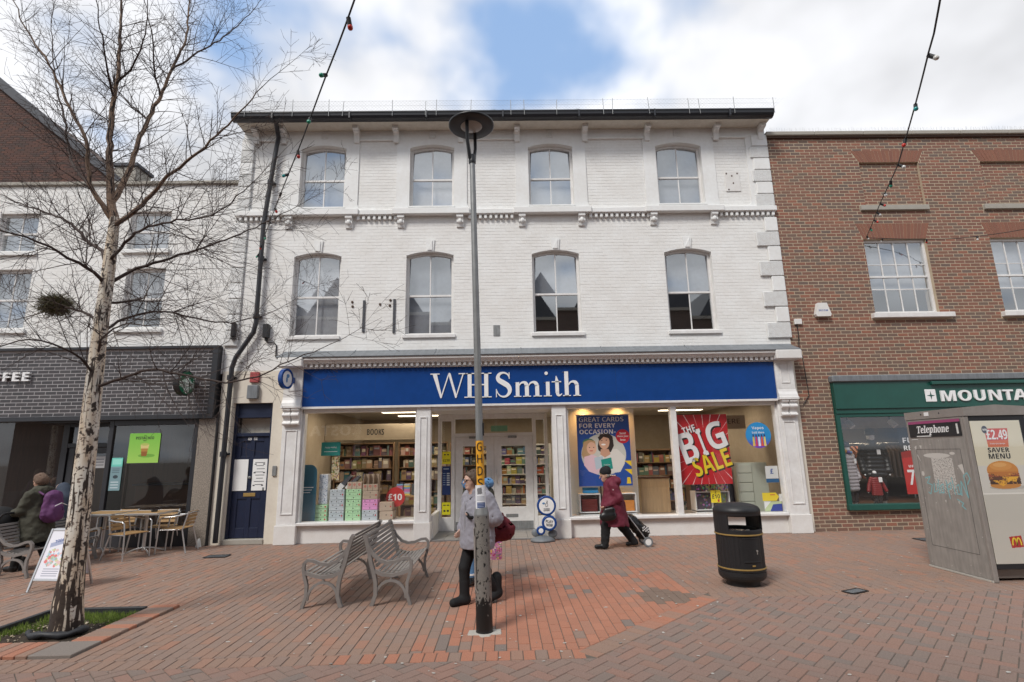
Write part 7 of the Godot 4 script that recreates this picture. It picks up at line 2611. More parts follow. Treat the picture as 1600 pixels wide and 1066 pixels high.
func telephone_kiosk() -> void:
	var o := thing("telephone_kiosk", "brown steel telephone kiosk with graffiti, torn bills and a burger poster", "telephone kiosk", V(5.95, 0, 3.30))
	bx("side_panel", V(0.0, 0.02, 0.02), V(0.05, 2.02, 0.96), M.kiosk_steel, o, 0.008)
	bx("corner_post", V(0.0, 0.0, 0.961), V(0.06, 2.02, 1.0), M.kiosk_steel, o, 0.008)
	bx("corner_post", V(0.0, 0.0, -0.02), V(0.06, 2.02, 0.019), M.kiosk_steel, o, 0.008)
	var hd := Mb.new()
	hd.prism(P2([-0.005, 2.021, 0.86, 2.021, 0.86, 2.13, 0.43, 2.16, -0.005, 2.13]), -0.02, 1.01)
	part("header", hd, M.kiosk_steel, o)
	for z in [0.30, 0.62]:
		var m := Mb.new()
		m.ball(V(-0.007, 2.085, z), V(0.004, 0.011, 0.011), 8)
		part("bolt", m, M.print_black, o)
	bx("sticker", V(-0.008, 2.06, 0.36), V(-0.0055, 2.11, 0.44), M.print_white, o, 0.0)
	bx("base_strip", V(-0.012, 0.0, -0.02), V(-0.001, 0.025, 0.99), M.concrete, o, 0.003)
	# print on the side: local frame with x to the viewer's right (= +z), facing -x
	var side := Transform3D(Basis(V(0, 0, 1), V(0, 1, 0), V(-1, 0, 0)), V(-0.001, 0, 0))
	picture("worn_panel", kiosk_print(), 0.022, 0.03, 0.958, 1.745, side, o, 0.003)
	bx("name_strip", V(-0.006, 1.77, 0.03), V(-0.0015, 1.99, 0.93), M.print_black, o, 0.0)
	bx("pink_strip", V(-0.0075, 1.955, 0.03), V(-0.0061, 1.992, 0.93), mat("print_pink", lin(0.32, 0.06, 0.16), 0.5), o, 0.0)
	letters("lettering", "Telephone", "serif_bold", 0.135, Transform3D(side.basis * Basis(V(1, 0, 0), V(0.2, 1, 0), V(0, 0, 1)), V(-0.008, 1.862, 0.46)), M.letter_white, o, 0.56, 0.003)
	for q in [[0.86, 1.80, 0.89, 1.93], [0.16, 1.775, 0.42, 1.79], [0.05, 1.735, 0.17, 1.745]]:
		bx("torn_edge", V(-0.0068, q[1], q[0]), V(-0.0062, q[3], q[2]), M.chalk, o, 0.0)
	for q in [[0.10, 0.30, 0.86, 0.304], [0.10, 1.60, 0.86, 1.604], [0.10, 0.305, 0.104, 1.599], [0.856, 0.305, 0.86, 1.599]]:
		bx("panel_seam", V(-0.0052, q[1], q[0]), V(-0.0041, q[3], q[2]), M.dark_metal, o, 0.0)
	# poster face towards the street
	bx("poster_frame", V(0.061, 0.15, 0.93), V(0.80, 2.02, 0.995), M.dark_metal, o, 0.006)
	bx("lower_panel", V(0.061, 0.03, 0.80), V(0.80, 0.149, 0.9), M.kiosk_steel, o, 0.004)
	bx("back_panel", V(0.061, 0.03, 0.02), V(0.80, 2.02, 0.05), M.kiosk_steel, o, 0.006)
	bx("corner_post", V(0.801, 0.0, 0.9), V(0.85, 2.02, 1.0), M.kiosk_steel, o, 0.008)
	bx("far_side", V(0.801, 0.02, 0.02), V(0.84, 2.02, 0.899), M.kiosk_steel, o, 0.008)
	var im := canvas(220, 400, C8(216, 209, 186))
	im.fill_rect(Rect2i(0, 130, 220, 80), C8(208, 205, 197))
	im.fill_rect(Rect2i(0, 207, 220, 4), C8(230, 227, 220))
	im.fill_rect(Rect2i(0, 211, 220, 189), C8(198, 194, 184))
	fill_poly(im, P2([59, 23, 161, 23, 152, 77, 62, 77]), C8(196, 52, 38))
	fill_poly(im, P2([61, 59, 155, 57, 152, 77, 62, 77]), C8(206, 96, 40))
	fill_oval(im, 60, 26, 13, 11, C8(36, 34, 56))
	var bs := func(q): # burger drawn in its own frame
		for i in q.size(): q[i] = 38.0 + (q[i] - 72.0) * 1.27 if i % 2 == 0 else 117.0 + (q[i] - 138.0) * 0.8
		return P2(q)
	fill_oval(im, 118, 192, 84, 6, C8(182, 178, 170))
	fill_oval(im, 105, 186, 66, 10, C8(196, 132, 58))
	fill_poly(im, bs.call([74, 206, 178, 206, 180, 220, 74, 220]), C8(64, 36, 22))
	fill_poly(im, bs.call([82, 206, 150, 206, 116, 228]), C8(228, 168, 44))
	fill_poly(im, bs.call([72, 194, 178, 194, 180, 207, 72, 207]), C8(92, 52, 30))
	fill_poly(im, bs.call([110, 192, 178, 188, 162, 214, 134, 206]), C8(232, 176, 50))
	fill_poly(im, bs.call([72, 184, 178, 182, 178, 194, 72, 195]), C8(150, 74, 44))
	fill_oval(im, 104, 149, 68, 11, C8(188, 116, 46))
	fill_oval(im, 104, 144, 68, 27, C8(202, 134, 58), Rect2(0, 110, 220, 38))
	fill_oval(im, 100, 132, 48, 12, C8(212, 148, 72))
	fill_oval(im, 96, 128, 30, 6, C8(222, 166, 96))
	for k in 90: fill_oval(im, rng.randf_range(40, 172), rng.randf_range(154, 182), 3, 1.2, [C8(64, 34, 20), C8(120, 66, 36), C8(170, 110, 60), C8(206, 150, 60)][k % 4])
	fill_poly(im, P2([74, 328, 126, 325, 130, 356, 78, 358]), C8(178, 36, 30))
	picture("poster", im, 0.062, 0.217, 0.714, 1.953, at(0, 0, 0.996), o, 0.003)
	letters("price", "£2.49", "bold", 0.125, at(0.386, 1.775, 1.0005), M.print_white, o, 0.27, 0.002)
	letters("small_print", "Double Cheeseburger", "sans", 0.022, at(0.375, 1.66, 1.0005), M.print_white, o, 0.2, 0.001)
	letters("badge_text", "NEW", "bold", 0.025, at(0.242, 1.84, 1.0005), M.print_white, o, 0.055, 0.001)
	letters("headline", "SAVER", "bold", 0.06, at(0.37, 1.582, 1.0005), M.print_black, o, 0.28, 0.002)
	letters("headline", "MENU", "bold", 0.066, at(0.367, 1.506, 1.0005), M.print_black, o, 0.28, 0.002)
	var gm := Mb.new()
	for s in [-1.0, 1.0]:
		var arc := PackedVector2Array()
		for i in 9:
			var a := PI * i / 8
			arc.append(Vector2(s * 0.027 - 0.027 * cos(a), -0.04 + 0.085 * sin(a)))
		gm.strap(arc, 0.008, 0, 0.002)
	part("arches_mark", gm, M.print_yellow, o, at(0.365, 0.47, 1.0))
	var pg := Mb.new()
	pg.sheet(P2([0.062, 0.217, 0.714, 0.217, 0.714, 1.953, 0.062, 1.953]), 1.006)
	part("poster_glass", pg, M.glass_shop, o)

# ---------------------------------------------------------------- cafe terrace
func cafe_chair(label: String, pos: Vector3, turn: float) -> Node3D:
	# faces local +z
	var o := thing("cafe_chair", label, "chair", pos, turn, "aluminium cafe chairs with wooden slats")
	for s in [-1.0, 1.0]:
		var f := Mb.new()
		f.tube(P3([[s * 0.25, 0.0, 0.24], [s * 0.25, 0.40, 0.22], [s * 0.26, 0.60, 0.20], [s * 0.265, 0.63, 0.16], [s * 0.27, 0.64, 0.0], [s * 0.25, 0.66, -0.16], [s * 0.16, 0.69, -0.245], [0, 0.70, -0.26]]), FA([0.0125]), 8)
		part("front_leg_arm", f, M.aluminium, o)
		var r := Mb.new()
		r.tube(P3([[s * 0.22, 0.0, -0.28], [s * 0.19, 0.40, -0.17], [s * 0.18, 0.72, -0.25]]), FA([0.0125]), 8)
		part("rear_leg", r, M.aluminium, o)
		var sr := Mb.new()
		sr.tube(P3([[s * 0.245, 0.41, 0.22], [s * 0.19, 0.405, -0.17]]), FA([0.011]), 6)
		part("seat_rail", sr, M.aluminium, o)
	for i in 6:
		bx("seat_slat", V(-0.22, 0.415, 0.16 - i * 0.066), V(0.22, 0.43, 0.215 - i * 0.066), M.pale_wood, o, 0.004)
	for i in 4:
		var m := Mb.new()
		m.bbox(V(-0.17, -0.026, -0.006), V(0.17, 0.026, 0.006), 0.004, at(0, 0.50 + i * 0.064, -0.19 - i * 0.017, 0, -14))
		part("back_slat", m, M.pale_wood, o)
	return o

func cafe_terrace() -> void:
	for i in 2:
		var o := thing("cafe_table", ["square wooden cafe table nearer the granite pier with a dark ashtray", "square wooden cafe table nearer the birch trunk"][i], "table", V([-6.62, -7.42][i], 0, [0.72, 0.66][i]), [3.0, -2.0][i])
		for k in 6: bx("top_slat", V(-0.35 + k * 0.1168, 0.70, -0.33), V(-0.35 + k * 0.1168 + 0.114, 0.722, 0.33), M.pale_wood, o, 0.003)
		var e := Mb.new()
		e.bbox(V(-0.352, 0.69, 0.331), V(0.352, 0.726, 0.345), 0.003)
		e.bbox(V(-0.352, 0.69, -0.345), V(0.352, 0.726, -0.331), 0.003)
		e.bbox(V(-0.364, 0.69, -0.345), V(-0.3525, 0.726, 0.345), 0.003)
		e.bbox(V(0.3525, 0.69, -0.345), V(0.364, 0.726, 0.345), 0.003)
		part("edge_trim", e, M.aluminium, o)
		var p := Mb.new()
		p.tube(P3([[0, 0.05, 0], [0, 0.69, 0]]), FA([0.03]), 12)
		part("pedestal", p, M.aluminium, o)
		for a in 4:
			var f := Mb.new()
			var d := Vector2.RIGHT.rotated(PI / 4 + a * PI / 2)
			f.tube(P3([[0, 0.10, 0], [d.x * 0.15, 0.08, d.y * 0.15], [d.x * 0.33, 0.015, d.y * 0.33]]), FA([0.016, 0.014, 0.012]), 6)
			part("foot", f, M.aluminium, o)
	var ash := Mb.new()
	ash.lathe([Vector2(0.0, 0.0), Vector2(0.05, 0.0), Vector2(0.055, 0.03), Vector2(0.042, 0.03), Vector2(0.035, 0.01), Vector2(0, 0.01)], 16)
	tag(part("ashtray", ash, M.dark_metal, self, at(-6.5, 0.723, 0.72)), "small dark ashtray on the cafe table by the granite pier", "ashtray")
	cafe_chair("cafe chair at the end of the row, by the granite pier, facing the tables", V(-6.08, 0, 0.62), -88.0)
	cafe_chair("cafe chair standing out towards the street, its back to the birch trunk", V(-6.60, 0, 1.22), 74.0)
	cafe_chair("cafe chair partly hidden behind the birch trunk", V(-7.62, 0, 0.75), 84.0)
	cafe_chair("cafe chair against the cafe glass behind the table by the pier", V(-6.62, 0, 0.26), 2.0).scale = V(1, 0.98, 1)
	cafe_chair("cafe chair against the cafe glass behind the birch trunk", V(-7.45, 0, 0.24), -4.0)
	# sandwich board
	var o := thing("sandwich_board", "white framed sandwich board with a colourful poster behind the birch", "sandwich board", V(-5.99, 0, 3.36), -8.0)
	for s in [1.0, -1.0]:
		var g := group_part("board_face", o, Transform3D(Basis(Vector3.UP, 0.0 if s > 0 else PI) * Basis(Vector3(1, 0, 0), deg_to_rad(-17.0)), V(0, 0, 0.26 * s)))
		for x in [-0.225, 0.195]: bx("leg", V(x, 0.0, -0.012), V(x + 0.03, 0.80, 0.012), M.aluminium, g, 0.004)
		for y in [0.14, 0.77]: bx("rail", V(-0.194, y, -0.011), V(0.194, y + 0.03, 0.011), M.aluminium, g, 0.004)
		var im := canvas(80, 128, C8(226, 226, 234))
		fill_poly(im, P2([8, 34, 70, 18, 72, 28, 10, 46]), C8(160, 168, 196))
		for k in 70: fill_oval(im, rng.randf_range(14, 68), rng.randf_range(52, 94), rng.randf_range(2, 6), rng.randf_range(2, 5), [C8(170, 196, 214), C8(222, 190, 190), C8(206, 206, 160), C8(160, 190, 170), C8(220, 120, 120)][k % 5])
		for k in 4: im.fill_rect(Rect2i(16, 102 + k * 6, 48, 2), C8(150, 152, 170))
		picture("poster", im, -0.194, 0.171, 0.194, 0.769, at(0, 0, -0.004), g, 0.006)
		if s > 0.0: letters("lettering", "TODAY'S", "bold", 0.035, at(0.0, 0.655, 0.0035, 0, 0, 14), M.print_blue, g, 0.2, 0.001)

# ---------------------------------------------------------------- festoon lights
func string_lights() -> void:
	var runs := [
		["festoon of coloured bulbs from the white facade out over the street lamp side", [[-5.30, 5.96, 0.06], [-4.49, 5.74, 1.58], [-3.52, 5.50, 3.35], [-2.59, 5.20, 5.06], [-2.18, 5.09, 5.8], [-1.58, 4.95, 6.9], [-0.98, 4.80, 8.0], [0.1, 4.78, 10.0], [2.3, 5.6, 13.95]], ["green", "red", "green", "white", "red", "white", "teal", "red", "green"]],
		["festoon of coloured bulbs from the brick wall's window corner out over the kiosk", [[8.19, 6.22, 0.06], [7.25, 5.93, 1.6], [6.29, 5.57, 3.07], [5.03, 5.08, 5.05], [4.68, 4.98, 5.6], [3.93, 4.82, 6.77], [3.40, 4.75, 7.6], [3.14, 4.73, 8.0], [1.5, 4.85, 10.5], [-0.7, 5.7, 13.95]], ["white", "green", "red", "white", "red", "white", "green", "white", "red", "teal", "white"]],
		["festoon of coloured bulbs running along the brick wall above the windows", [[8.25, 6.22, 0.08], [9.38, 6.08, 0.3], [10.1, 5.97, 0.7], [11.2, 6.0, 1.3], [13.5, 6.4, 2.4]], ["white", "red", "white", "teal", "red"]]]
	for r in runs:
		var o := thing("festoon", r[0], "string lights")
		var c := Curve3D.new()
		var pts: Array = r[1]
		for i in pts.size():
			var a: Array = pts[maxi(i - 1, 0)]
			var b: Array = pts[mini(i + 1, pts.size() - 1)]
			var tn := (V(b[0], b[1], b[2]) - V(a[0], a[1], a[2])) / 6.0
			c.add_point(V(pts[i][0], pts[i][1], pts[i][2]), -tn, tn)
		var m := Mb.new()
		var L := c.get_baked_length()
		var p := PackedVector3Array()
		for i in 61: p.append(c.sample_baked(L * i / 60.0))
		m.tube(p, FA([0.0075]), 5)
		part("cable", m, M.cable, o)
		var n := int(L / 0.86)
		for i in n:
			var q := c.sample_baked(0.28 + i * 0.86)
			var tilt := at(q.x, q.y, q.z, rng.randf() * 360.0, rng.randf_range(-55, 55), rng.randf_range(-40, 40))
			var s := Mb.new()
			s.lathe([Vector2(0.0, -0.055), Vector2(0.017, -0.055), Vector2(0.017, 0.0), Vector2(0.0, 0.008)], 8, tilt)
			part("socket", s, M.cable, o)
			var g := Mb.new()
			g.ball(V(0, -0.07, 0), V(0.021, 0.024, 0.021), 10, tilt)
			part("bulb", g, M["bulb_" + r[2][i % r[2].size()]], o)

# ---------------------------------------------------------------- small fittings on and before the fronts
func small_fittings() -> void:
	var s := thing("speaker_box", "small black box fixed on the white wall beside the drainpipe, with a trailing cable", "wall box", V(-4.99, 4.28, 0.0))
	bx("case", V(-0.06, -0.14, 0.0), V(0.06, 0.16, 0.12), M.dark_metal, s, 0.012)
	bx("bracket", V(-0.02, -0.2, 0.0), V(0.02, -0.141, 0.08), M.dark_metal, s, 0.004)
	var w := Mb.new()
	w.tube(P3([[0.0, -0.2, 0.04], [0.05, -0.24, 0.03], [0.16, -0.22, 0.03], [0.22, -0.30, 0.02], [0.22, -0.55, 0.02]]), FA([0.012]), 6)
	part("cable", w, M.cable, s)
	var s2 := thing("wall_lantern", "small black wall box on the coffee shop side of the drainpipe", "wall box", V(-5.66, 4.32, 0.05))
	bx("case", V(-0.045, -0.16, 0.0), V(0.045, 0.16, 0.10), M.dark_metal, s2, 0.02)
	bx("bracket", V(-0.05, -0.2, -0.05), V(0.05, -0.165, 0.08), M.dark_metal, s2, 0.004)
	var ab := thing("door_alarm", "dented grey box with a faded red top above the navy door", "alarm box", V(-5.16, 3.0, 0.004))
	bx("case", V(-0.12, -0.14, 0), V(0.10, 0.14, 0.09), M.lead, ab, 0.01)
	bx("red_top", V(-0.10, 0.20, 0), V(0.09, 0.42, 0.06), mat("faded_red", lin(0.36, 0.06, 0.06), 0.6), ab, 0.012)
	# round lottery style projecting sign by the left pilaster
	var g := thing("projecting_sign", "round blue-rimmed projecting sign on the pilaster end block by the navy door", "sign", V(-4.33, 3.20, 0.50), 78.0)
	var t := Transform3D(Basis(V(1, 0, 0), V(0, 0, 1), V(0, -1, 0)), V(0, 0, 0))
	var rim := Mb.new()
	rim.lathe([Vector2(0.16, -0.04), Vector2(0.205, -0.04), Vector2(0.205, 0.04), Vector2(0.16, 0.04)], 32, t)
	part("rim", rim, M.blue_fascia, g)
	var face := Mb.new()
	face.lathe([Vector2(0, 0.03), Vector2(0.16, 0.03)], 32, t)
	face.lathe([Vector2(0.16, -0.03), Vector2(0, -0.03)], 32, t)
	part("face", face, M.print_white, g)
	var blob := Mb.new()
	blob.ball(V(0.02, 0.06, 0.032), V(0.05, 0.04, 0.003), 10)
	blob.ball(V(-0.01, -0.02, 0.032), V(0.03, 0.06, 0.003), 10)
	part("emblem", blob, M.sky_blue, g)
	bx("arm", V(0.20, -0.06, -0.02), V(0.285, 0.06, 0.02), M.blue_fascia, g, 0.006)
	# lottery stand in the entrance
	var l := thing("lottery_stand", "blue and white lottery stand of three discs lettered PLAY NOW on a grey foot", "stand", V(0.72, 0.0, 0.42))
	var foot := Mb.new()
	foot.lathe([Vector2(0, 0), Vector2(0.235, 0), Vector2(0.235, 0.035), Vector2(0.17, 0.075), Vector2(0.09, 0.10), Vector2(0, 0.11)], 28, Transform3D(Basis.from_scale(V(1.0, 1.0, 0.7)), V(0, 0, 0)), true)
	part("foot", foot, M.lead, l)
	for q in [[0.09, 0.655, 0.185, 0.145, "crossed"], [0.135, 0.335, 0.145, 0.10, "play"], [-0.03, 0.20, 0.085, 0.045, ""]]:
		var tt := Transform3D(Basis(V(1, 0, 0), V(0, 0, 1), V(0, -1, 0)), V(q[0], q[1], 0.0))
		var m := Mb.new()
		m.lathe([Vector2(0, -0.05), Vector2(q[2] - 0.02, -0.05), Vector2(q[2], -0.025), Vector2(q[2], 0.025), Vector2(q[2] - 0.02, 0.045), Vector2(q[3], 0.03), Vector2(0, 0.03)], 32, tt, true)
		part("disc", m, M.blue_fascia, l)
		var f := Mb.new()
		f.lathe([Vector2(0, 0.036), Vector2(q[3], 0.033)], 32, tt)
		part("disc_face", f, M.print_white, l)
	letters("lettering", "PLAY", "bold", 0.05, at(0.135, 0.365, 0.038, 0, 0, -8), M.print_black, l, 0.14, 0.002)
	letters("lettering", "NOW", "bold", 0.05, at(0.135, 0.30, 0.038, 0, 0, -8), M.print_black, l, 0.12, 0.002)
	letters("lettering", "THE NATIONAL", "bold", 0.018, at(0.09, 0.60, 0.039), M.slate, l, 0.12, 0.002)
	letters("lettering", "LOTTERY", "bold", 0.022, at(0.09, 0.57, 0.039), M.slate, l, 0.12, 0.002)
	var hand := Mb.new()
	hand.strap(P2([0.075, 0.64, 0.10, 0.64, 0.115, 0.67, 0.105, 0.71, 0.10, 0.755]), 0.004, 0.037, 0.039)
	hand.strap(P2([0.075, 0.64, 0.07, 0.68, 0.09, 0.71, 0.11, 0.745]), 0.004, 0.0392, 0.041)
	part("crossed_fingers", hand, M.slate, l)
	var st := Mb.new()
	st.ball(V(0.035, 0.70, 0.038), V(0.028, 0.02, 0.002), 8)
	part("blue_star", st, M.sky_blue, l)
	for q in [[-0.12, 0.15], [0.2, 0.13]]:
		var m := Mb.new()
		m.ball(V(q[0], q[1], -0.06), V(0.09, 0.075, 0.03), 12)
		part("foot_lobe", m, M.lead, l)

# ---------------------------------------------------------------- people (front = local +z, their left = +x)
func hand_into(mb: Mb, wrist: Vector3, dir: Vector3, across: Vector3, curl: float) -> void:
	var d := dir.normalized()
	var x := (across - d * across.dot(d)).normalized()
	var nrm := d.cross(x)
	var lo := wrist - Vector3.ONE * 0.16
	var s := Sdf.new(lo, wrist + Vector3.ONE * 0.16, 0.0055)
	var palm := wrist + d * 0.065
	s.cap(wrist - d * 0.03, wrist + d * 0.01, 0.021, 0.021, 0.012)
	for i in 4:
		var o := x * (-0.024 + 0.016 * i)
		s.cap(wrist + d * 0.012 + o * 0.6, palm + o, 0.013, 0.011, 0.012)
		var L: float = [0.058, 0.07, 0.066, 0.05][i]
		var k1 := palm + o + (d * cos(curl) + nrm * sin(curl)) * L * 0.5
		var k2 := k1 + (d * cos(curl * 2.2) + nrm * sin(curl * 2.2)) * L * 0.5
		s.cap(palm + o, k1, 0.0095, 0.0088, 0.004)
		s.cap(k1, k2, 0.0088, 0.0075, 0.004)
	var th := wrist + d * 0.02 - x * 0.024
	var t1 := th + (d * 0.6 - x * 0.6 + nrm * 0.4).normalized() * 0.034
	s.cap(th, t1, 0.0115, 0.0098, 0.008)
	s.cap(t1, t1 + (d * 0.9 + nrm * 0.4).normalized() * 0.03, 0.0098, 0.008, 0.004)
	s.into(mb)

func head_into(mb: Mb, c: Vector3, yaw: float, nod := 0.0) -> void:
	# c: middle of the skull; features on a turned frame
	var b := Basis.from_euler(V(nod, yaw, 0))
	var s := Sdf.new(c - Vector3.ONE * 0.17, c + Vector3.ONE * 0.16, 0.0065)
	var f := func(x, y, z): return c + b * V(x, y, z)
	s.cap(f.call(0, 0.02, -0.022), f.call(0, 0.025, 0.015), 0.074, 0.07, 0.02)
	s.cap(f.call(0, -0.02, 0.01), f.call(0, -0.075, 0.05), 0.056, 0.028, 0.03)
	for e in [-1.0, 1.0]:
		s.cap(f.call(e * 0.035, -0.03, 0.035), f.call(e * 0.02, -0.078, 0.045), 0.026, 0.02, 0.025)
		s.cap(f.call(e * 0.075, 0.012, -0.012), f.call(e * 0.073, -0.025, -0.006), 0.012, 0.009, 0.006)
		s.cap(f.call(e * 0.03, 0.018, 0.078), f.call(e * 0.045, 0.016, 0.07), 0.010, 0.008, 0.01)
	s.cap(f.call(0, 0.008, 0.083), f.call(0, -0.024, 0.104), 0.008, 0.012, 0.010)
	s.cap(f.call(-0.018, -0.052, 0.078), f.call(0.018, -0.052, 0.078), 0.008, 0.008, 0.008)
	s.cap(f.call(0, -0.07, 0.0), f.call(0, -0.16, -0.02), 0.048, 0.05, 0.03)
	s.into(mb)

func eyes_on(o: Node3D, c: Vector3, yaw: float, specs := false, nod := 0.0) -> void:
	var b := Basis.from_euler(V(nod, yaw, 0))
	for e in [-1.0, 1.0]:
		var m := Mb.new()
		m.ball(c + b * V(e * 0.03, 0.002, 0.079), V(0.011, 0.006, 0.009), 8)
		part("eye", m, M.print_black, o)
	if specs:
		var g := Mb.new()
		for e in [-1.0, 1.0]:
			var p := PackedVector3Array()
			for i in 13: p.append(c + b * V(e * 0.034 + cos(TAU * i / 12) * 0.024, 0.0 + sin(TAU * i / 12) * 0.018, 0.098))
			g.tube(p, FA([0.0022]), 5)
			g.tube(PackedVector3Array([c + b * V(e * 0.058, 0.004, 0.096), c + b * V(e * 0.08, 0.008, -0.01)]), FA([0.0022]), 5)
		g.tube(PackedVector3Array([c + b * V(-0.01, 0.004, 0.1), c + b * V(0.01, 0.004, 0.1)]), FA([0.0022]), 5)
		part("spectacles", g, M.dark_metal, o)
	var mo := Mb.new()
	mo.ball(c + b * V(0, -0.051, 0.084), V(0.019, 0.004, 0.005), 8)
	part("lips", mo, M.print_red if false else mat_lip(), o)

func mat_lip() -> Material:
	return M.lip if M.has("lip") else mat("lip", lin(0.36, 0.12, 0.10), 0.5)

func limb(s: Sdf, pts: Array, r: Array, k := 0.02) -> void:
	for i in pts.size() - 1: s.cap(pts[i], pts[i + 1], r[i], r[i + 1], k)

# j: hip height, joints of legs and arms; all in local metres
func body_mesh(head: Vector3, yaw: float, nod: float, neck: Vector3, chest: Vector3, hip: Vector3, arms: Array, legs: Array, curl := 0.5) -> Mb:
	var mb := Mb.new()
	var s := Sdf.new(V(-0.55, -0.02, -0.6), V(0.55, neck.y + 0.08, 0.6), 0.016)
	s.cap(hip, chest, 0.105, 0.12, 0.05, V(0.85, 1, 1.15))
	s.cap(chest, neck, 0.10, 0.05, 0.05)
	for a in arms: limb(s, a, [0.05, 0.038, 0.024])
	for l in legs:
		limb(s, [l[0], l[1], l[2]], [0.078, 0.052, 0.034])
		s.cap(l[2], l[3], 0.034, 0.026, 0.02)
	s.into(mb)
	head_into(mb, head, yaw, nod)
	for a in arms:
		hand_into(mb, a[2], a[2] - a[1], V(0.3, 0.2, 1), curl)
	return mb

func shoe(o: Node3D, ankle: Vector3, toe: Vector3, m: Material, tall: float, r := 0.046) -> void:
	var s := Sdf.new(ankle.min(toe) - V(0.1, 0.1, 0.1), ankle.max(toe) + V(0.1, tall + 0.08, 0.1), 0.011)
	s.cap(ankle + V(0, tall, 0), ankle, r + 0.006, r, 0.02)
	s.cap(ankle - (toe - ankle) * 0.15, toe, r, r * 0.82, 0.03)
	s.cut(V(0, -1, 0), -(minf(ankle.y, toe.y) - 0.042))
	var mb := Mb.new()
	s.into(mb)
	part("boot" if tall > 0.1 else "shoe", mb, m, o)

func people() -> void:
	woman_in_fleece()
	woman_behind()
	woman_in_burgundy()
	person_with_backpack()
	mannequins()

func woman_in_fleece() -> void:
	var o := thing("person", "woman in a grey fleece jacket walking behind the lamp post with a red shoulder bag", "person", V(-0.315, 0, 4.62), -50.0)
	var head := V(0.0, 1.355, 0.085)
	var yaw := deg_to_rad(-14.0)
	var la := [V(0.165, 1.16, 0.0), V(0.245, 0.94, -0.06), V(0.13, 0.95, 0.13)]
	var ra := [V(-0.165, 1.16, 0.0), V(-0.235, 0.92, -0.03), V(-0.16, 0.80, 0.12)]
	var ll := [V(0.085, 0.72, 0.0), V(0.09, 0.40, 0.03), V(0.09, 0.07, -0.17), V(0.09, 0.045, -0.02)]
	var rl := [V(-0.085, 0.72, 0.0), V(-0.085, 0.39, 0.13), V(-0.085, 0.045, 0.13), V(-0.09, 0.04, 0.28)]
	ll[2] = V(0.09, 0.11, -0.20); ll[3] = V(0.09, 0.045, -0.08)
	part("body", body_mesh(head, yaw, 0.0, V(0, 1.23, 0.035), V(0, 1.10, 0.0), V(0, 0.76, 0), [la, ra], [ll, rl]), M.pale_skin, o)
	eyes_on(o, head, yaw, true)
	var s := Sdf.new(V(-0.42, 0.52, -0.32), V(0.42, 1.34, 0.36), 0.014)
	s.cap(V(0, 0.66, 0.01), V(0, 1.0, 0.0), 0.205, 0.195, 0.05, V(0.88, 1, 1.1))
	s.cap(V(0, 1.0, 0.0), V(0, 1.17, -0.005), 0.19, 0.135, 0.05, V(0.88, 1, 1.1))
	for a in [la, ra]: limb(s, [a[0] + V(0, -0.01, 0), a[1], a[2].lerp(a[1], 0.12)], [0.092, 0.088, 0.064], 0.03)
	s.cut(V(0, -1, 0), -0.60)
	# collar
	for i in 12:
		var a0 := TAU * i / 12
		if absf(wrapf(a0 - PI / 2, -PI, PI)) < 0.35: continue
		var a1 := TAU * (i + 1) / 12
		s.cap(V(cos(a0) * 0.075, 1.235, sin(a0) * 0.075), V(cos(a1) * 0.075, 1.235, sin(a1) * 0.075), 0.036, 0.036, 0.02)
	s.rough(noise_of(8, 20.0, 3), 0.014)
	var mb := Mb.new()
	s.into(mb)
	part("fleece_jacket", mb, M.fleece, o)
	bx("zip", V(-0.004, 0.64, 0.182), V(0.004, 1.12, 0.19), M.aluminium, o, 0.0)
	var t := Sdf.new(V(-0.25, 0.02, -0.35), V(0.25, 0.80, 0.3), 0.014)
	limb(t, [ll[0], ll[1], ll[2]], [0.095, 0.066, 0.048])
	limb(t, [rl[0], rl[1], rl[2]], [0.095, 0.066, 0.048])
	t.cut(V(0, 1, 0), 0.72)
	var tm := Mb.new()
	t.into(tm)
	part("leggings", tm, M.black_cloth, o)
	shoe(o, ll[2] - V(0, 0.02, 0), ll[3], M.black_cloth, 0.17, 0.055)
	shoe(o, rl[2], rl[3], M.black_cloth, 0.20, 0.055)
	var hb := Basis.from_euler(V(0, yaw, 0))
	var h := Sdf.new(head - V(0.16, 0.26, 0.18), head + V(0.16, 0.16, 0.14), 0.010)
	h.cap(head + hb * V(0, 0.045, -0.025), head + hb * V(0, 0.03, 0.01), 0.085, 0.082, 0.03)
	for e in [-1.0, 1.0]:
		h.cap(head + hb * V(e * 0.062, 0.01, -0.01), head + hb * V(e * 0.07, -0.13, 0.0), 0.035, 0.03, 0.03)
		h.cap(head + hb * V(e * 0.035, -0.02, -0.06), head + hb * V(e * 0.04, -0.16, -0.05), 0.045, 0.035, 0.03)
	h.cut(hb * V(0, -0.62, 0.78), (head + hb * V(0, 0.052, 0.068)).dot(hb * V(0, -0.62, 0.78)))
	h.rough(noise_of(4, 40.0, 2), 0.008)
	var hm := Mb.new()
	h.into(hm)
	part("hair", hm, M.hair_brown, o)
	var gl := Mb.new()
	hand_into(gl, la[2], la[2] - la[1], V(0.3, 0.2, 1), 0.6)
	for i in gl.v.size(): gl.v[i] += gl.n[i] * 0.004
	part("glove", gl, M.black_cloth, o)
	# the red bag hangs from her bent arm
	var bag := thing("shoulder_bag", "dark red fabric bag hanging from the arm of the woman in the grey fleece", "bag", V(-0.07, 0.045, 4.60))
	var bs := Sdf.new(V(-0.27, 0.55, -0.2), V(0.27, 1.05, 0.2), 0.014)
	bs.cap(V(-0.10, 0.72, 0.0), V(0.07, 0.74, 0.0), 0.13, 0.12, 0.06, V(1, 1, 1.7))
	bs.cap(V(-0.13, 0.86, 0.0), V(0.03, 0.90, 0.0), 0.10, 0.04, 0.08, V(1, 1, 1.7))
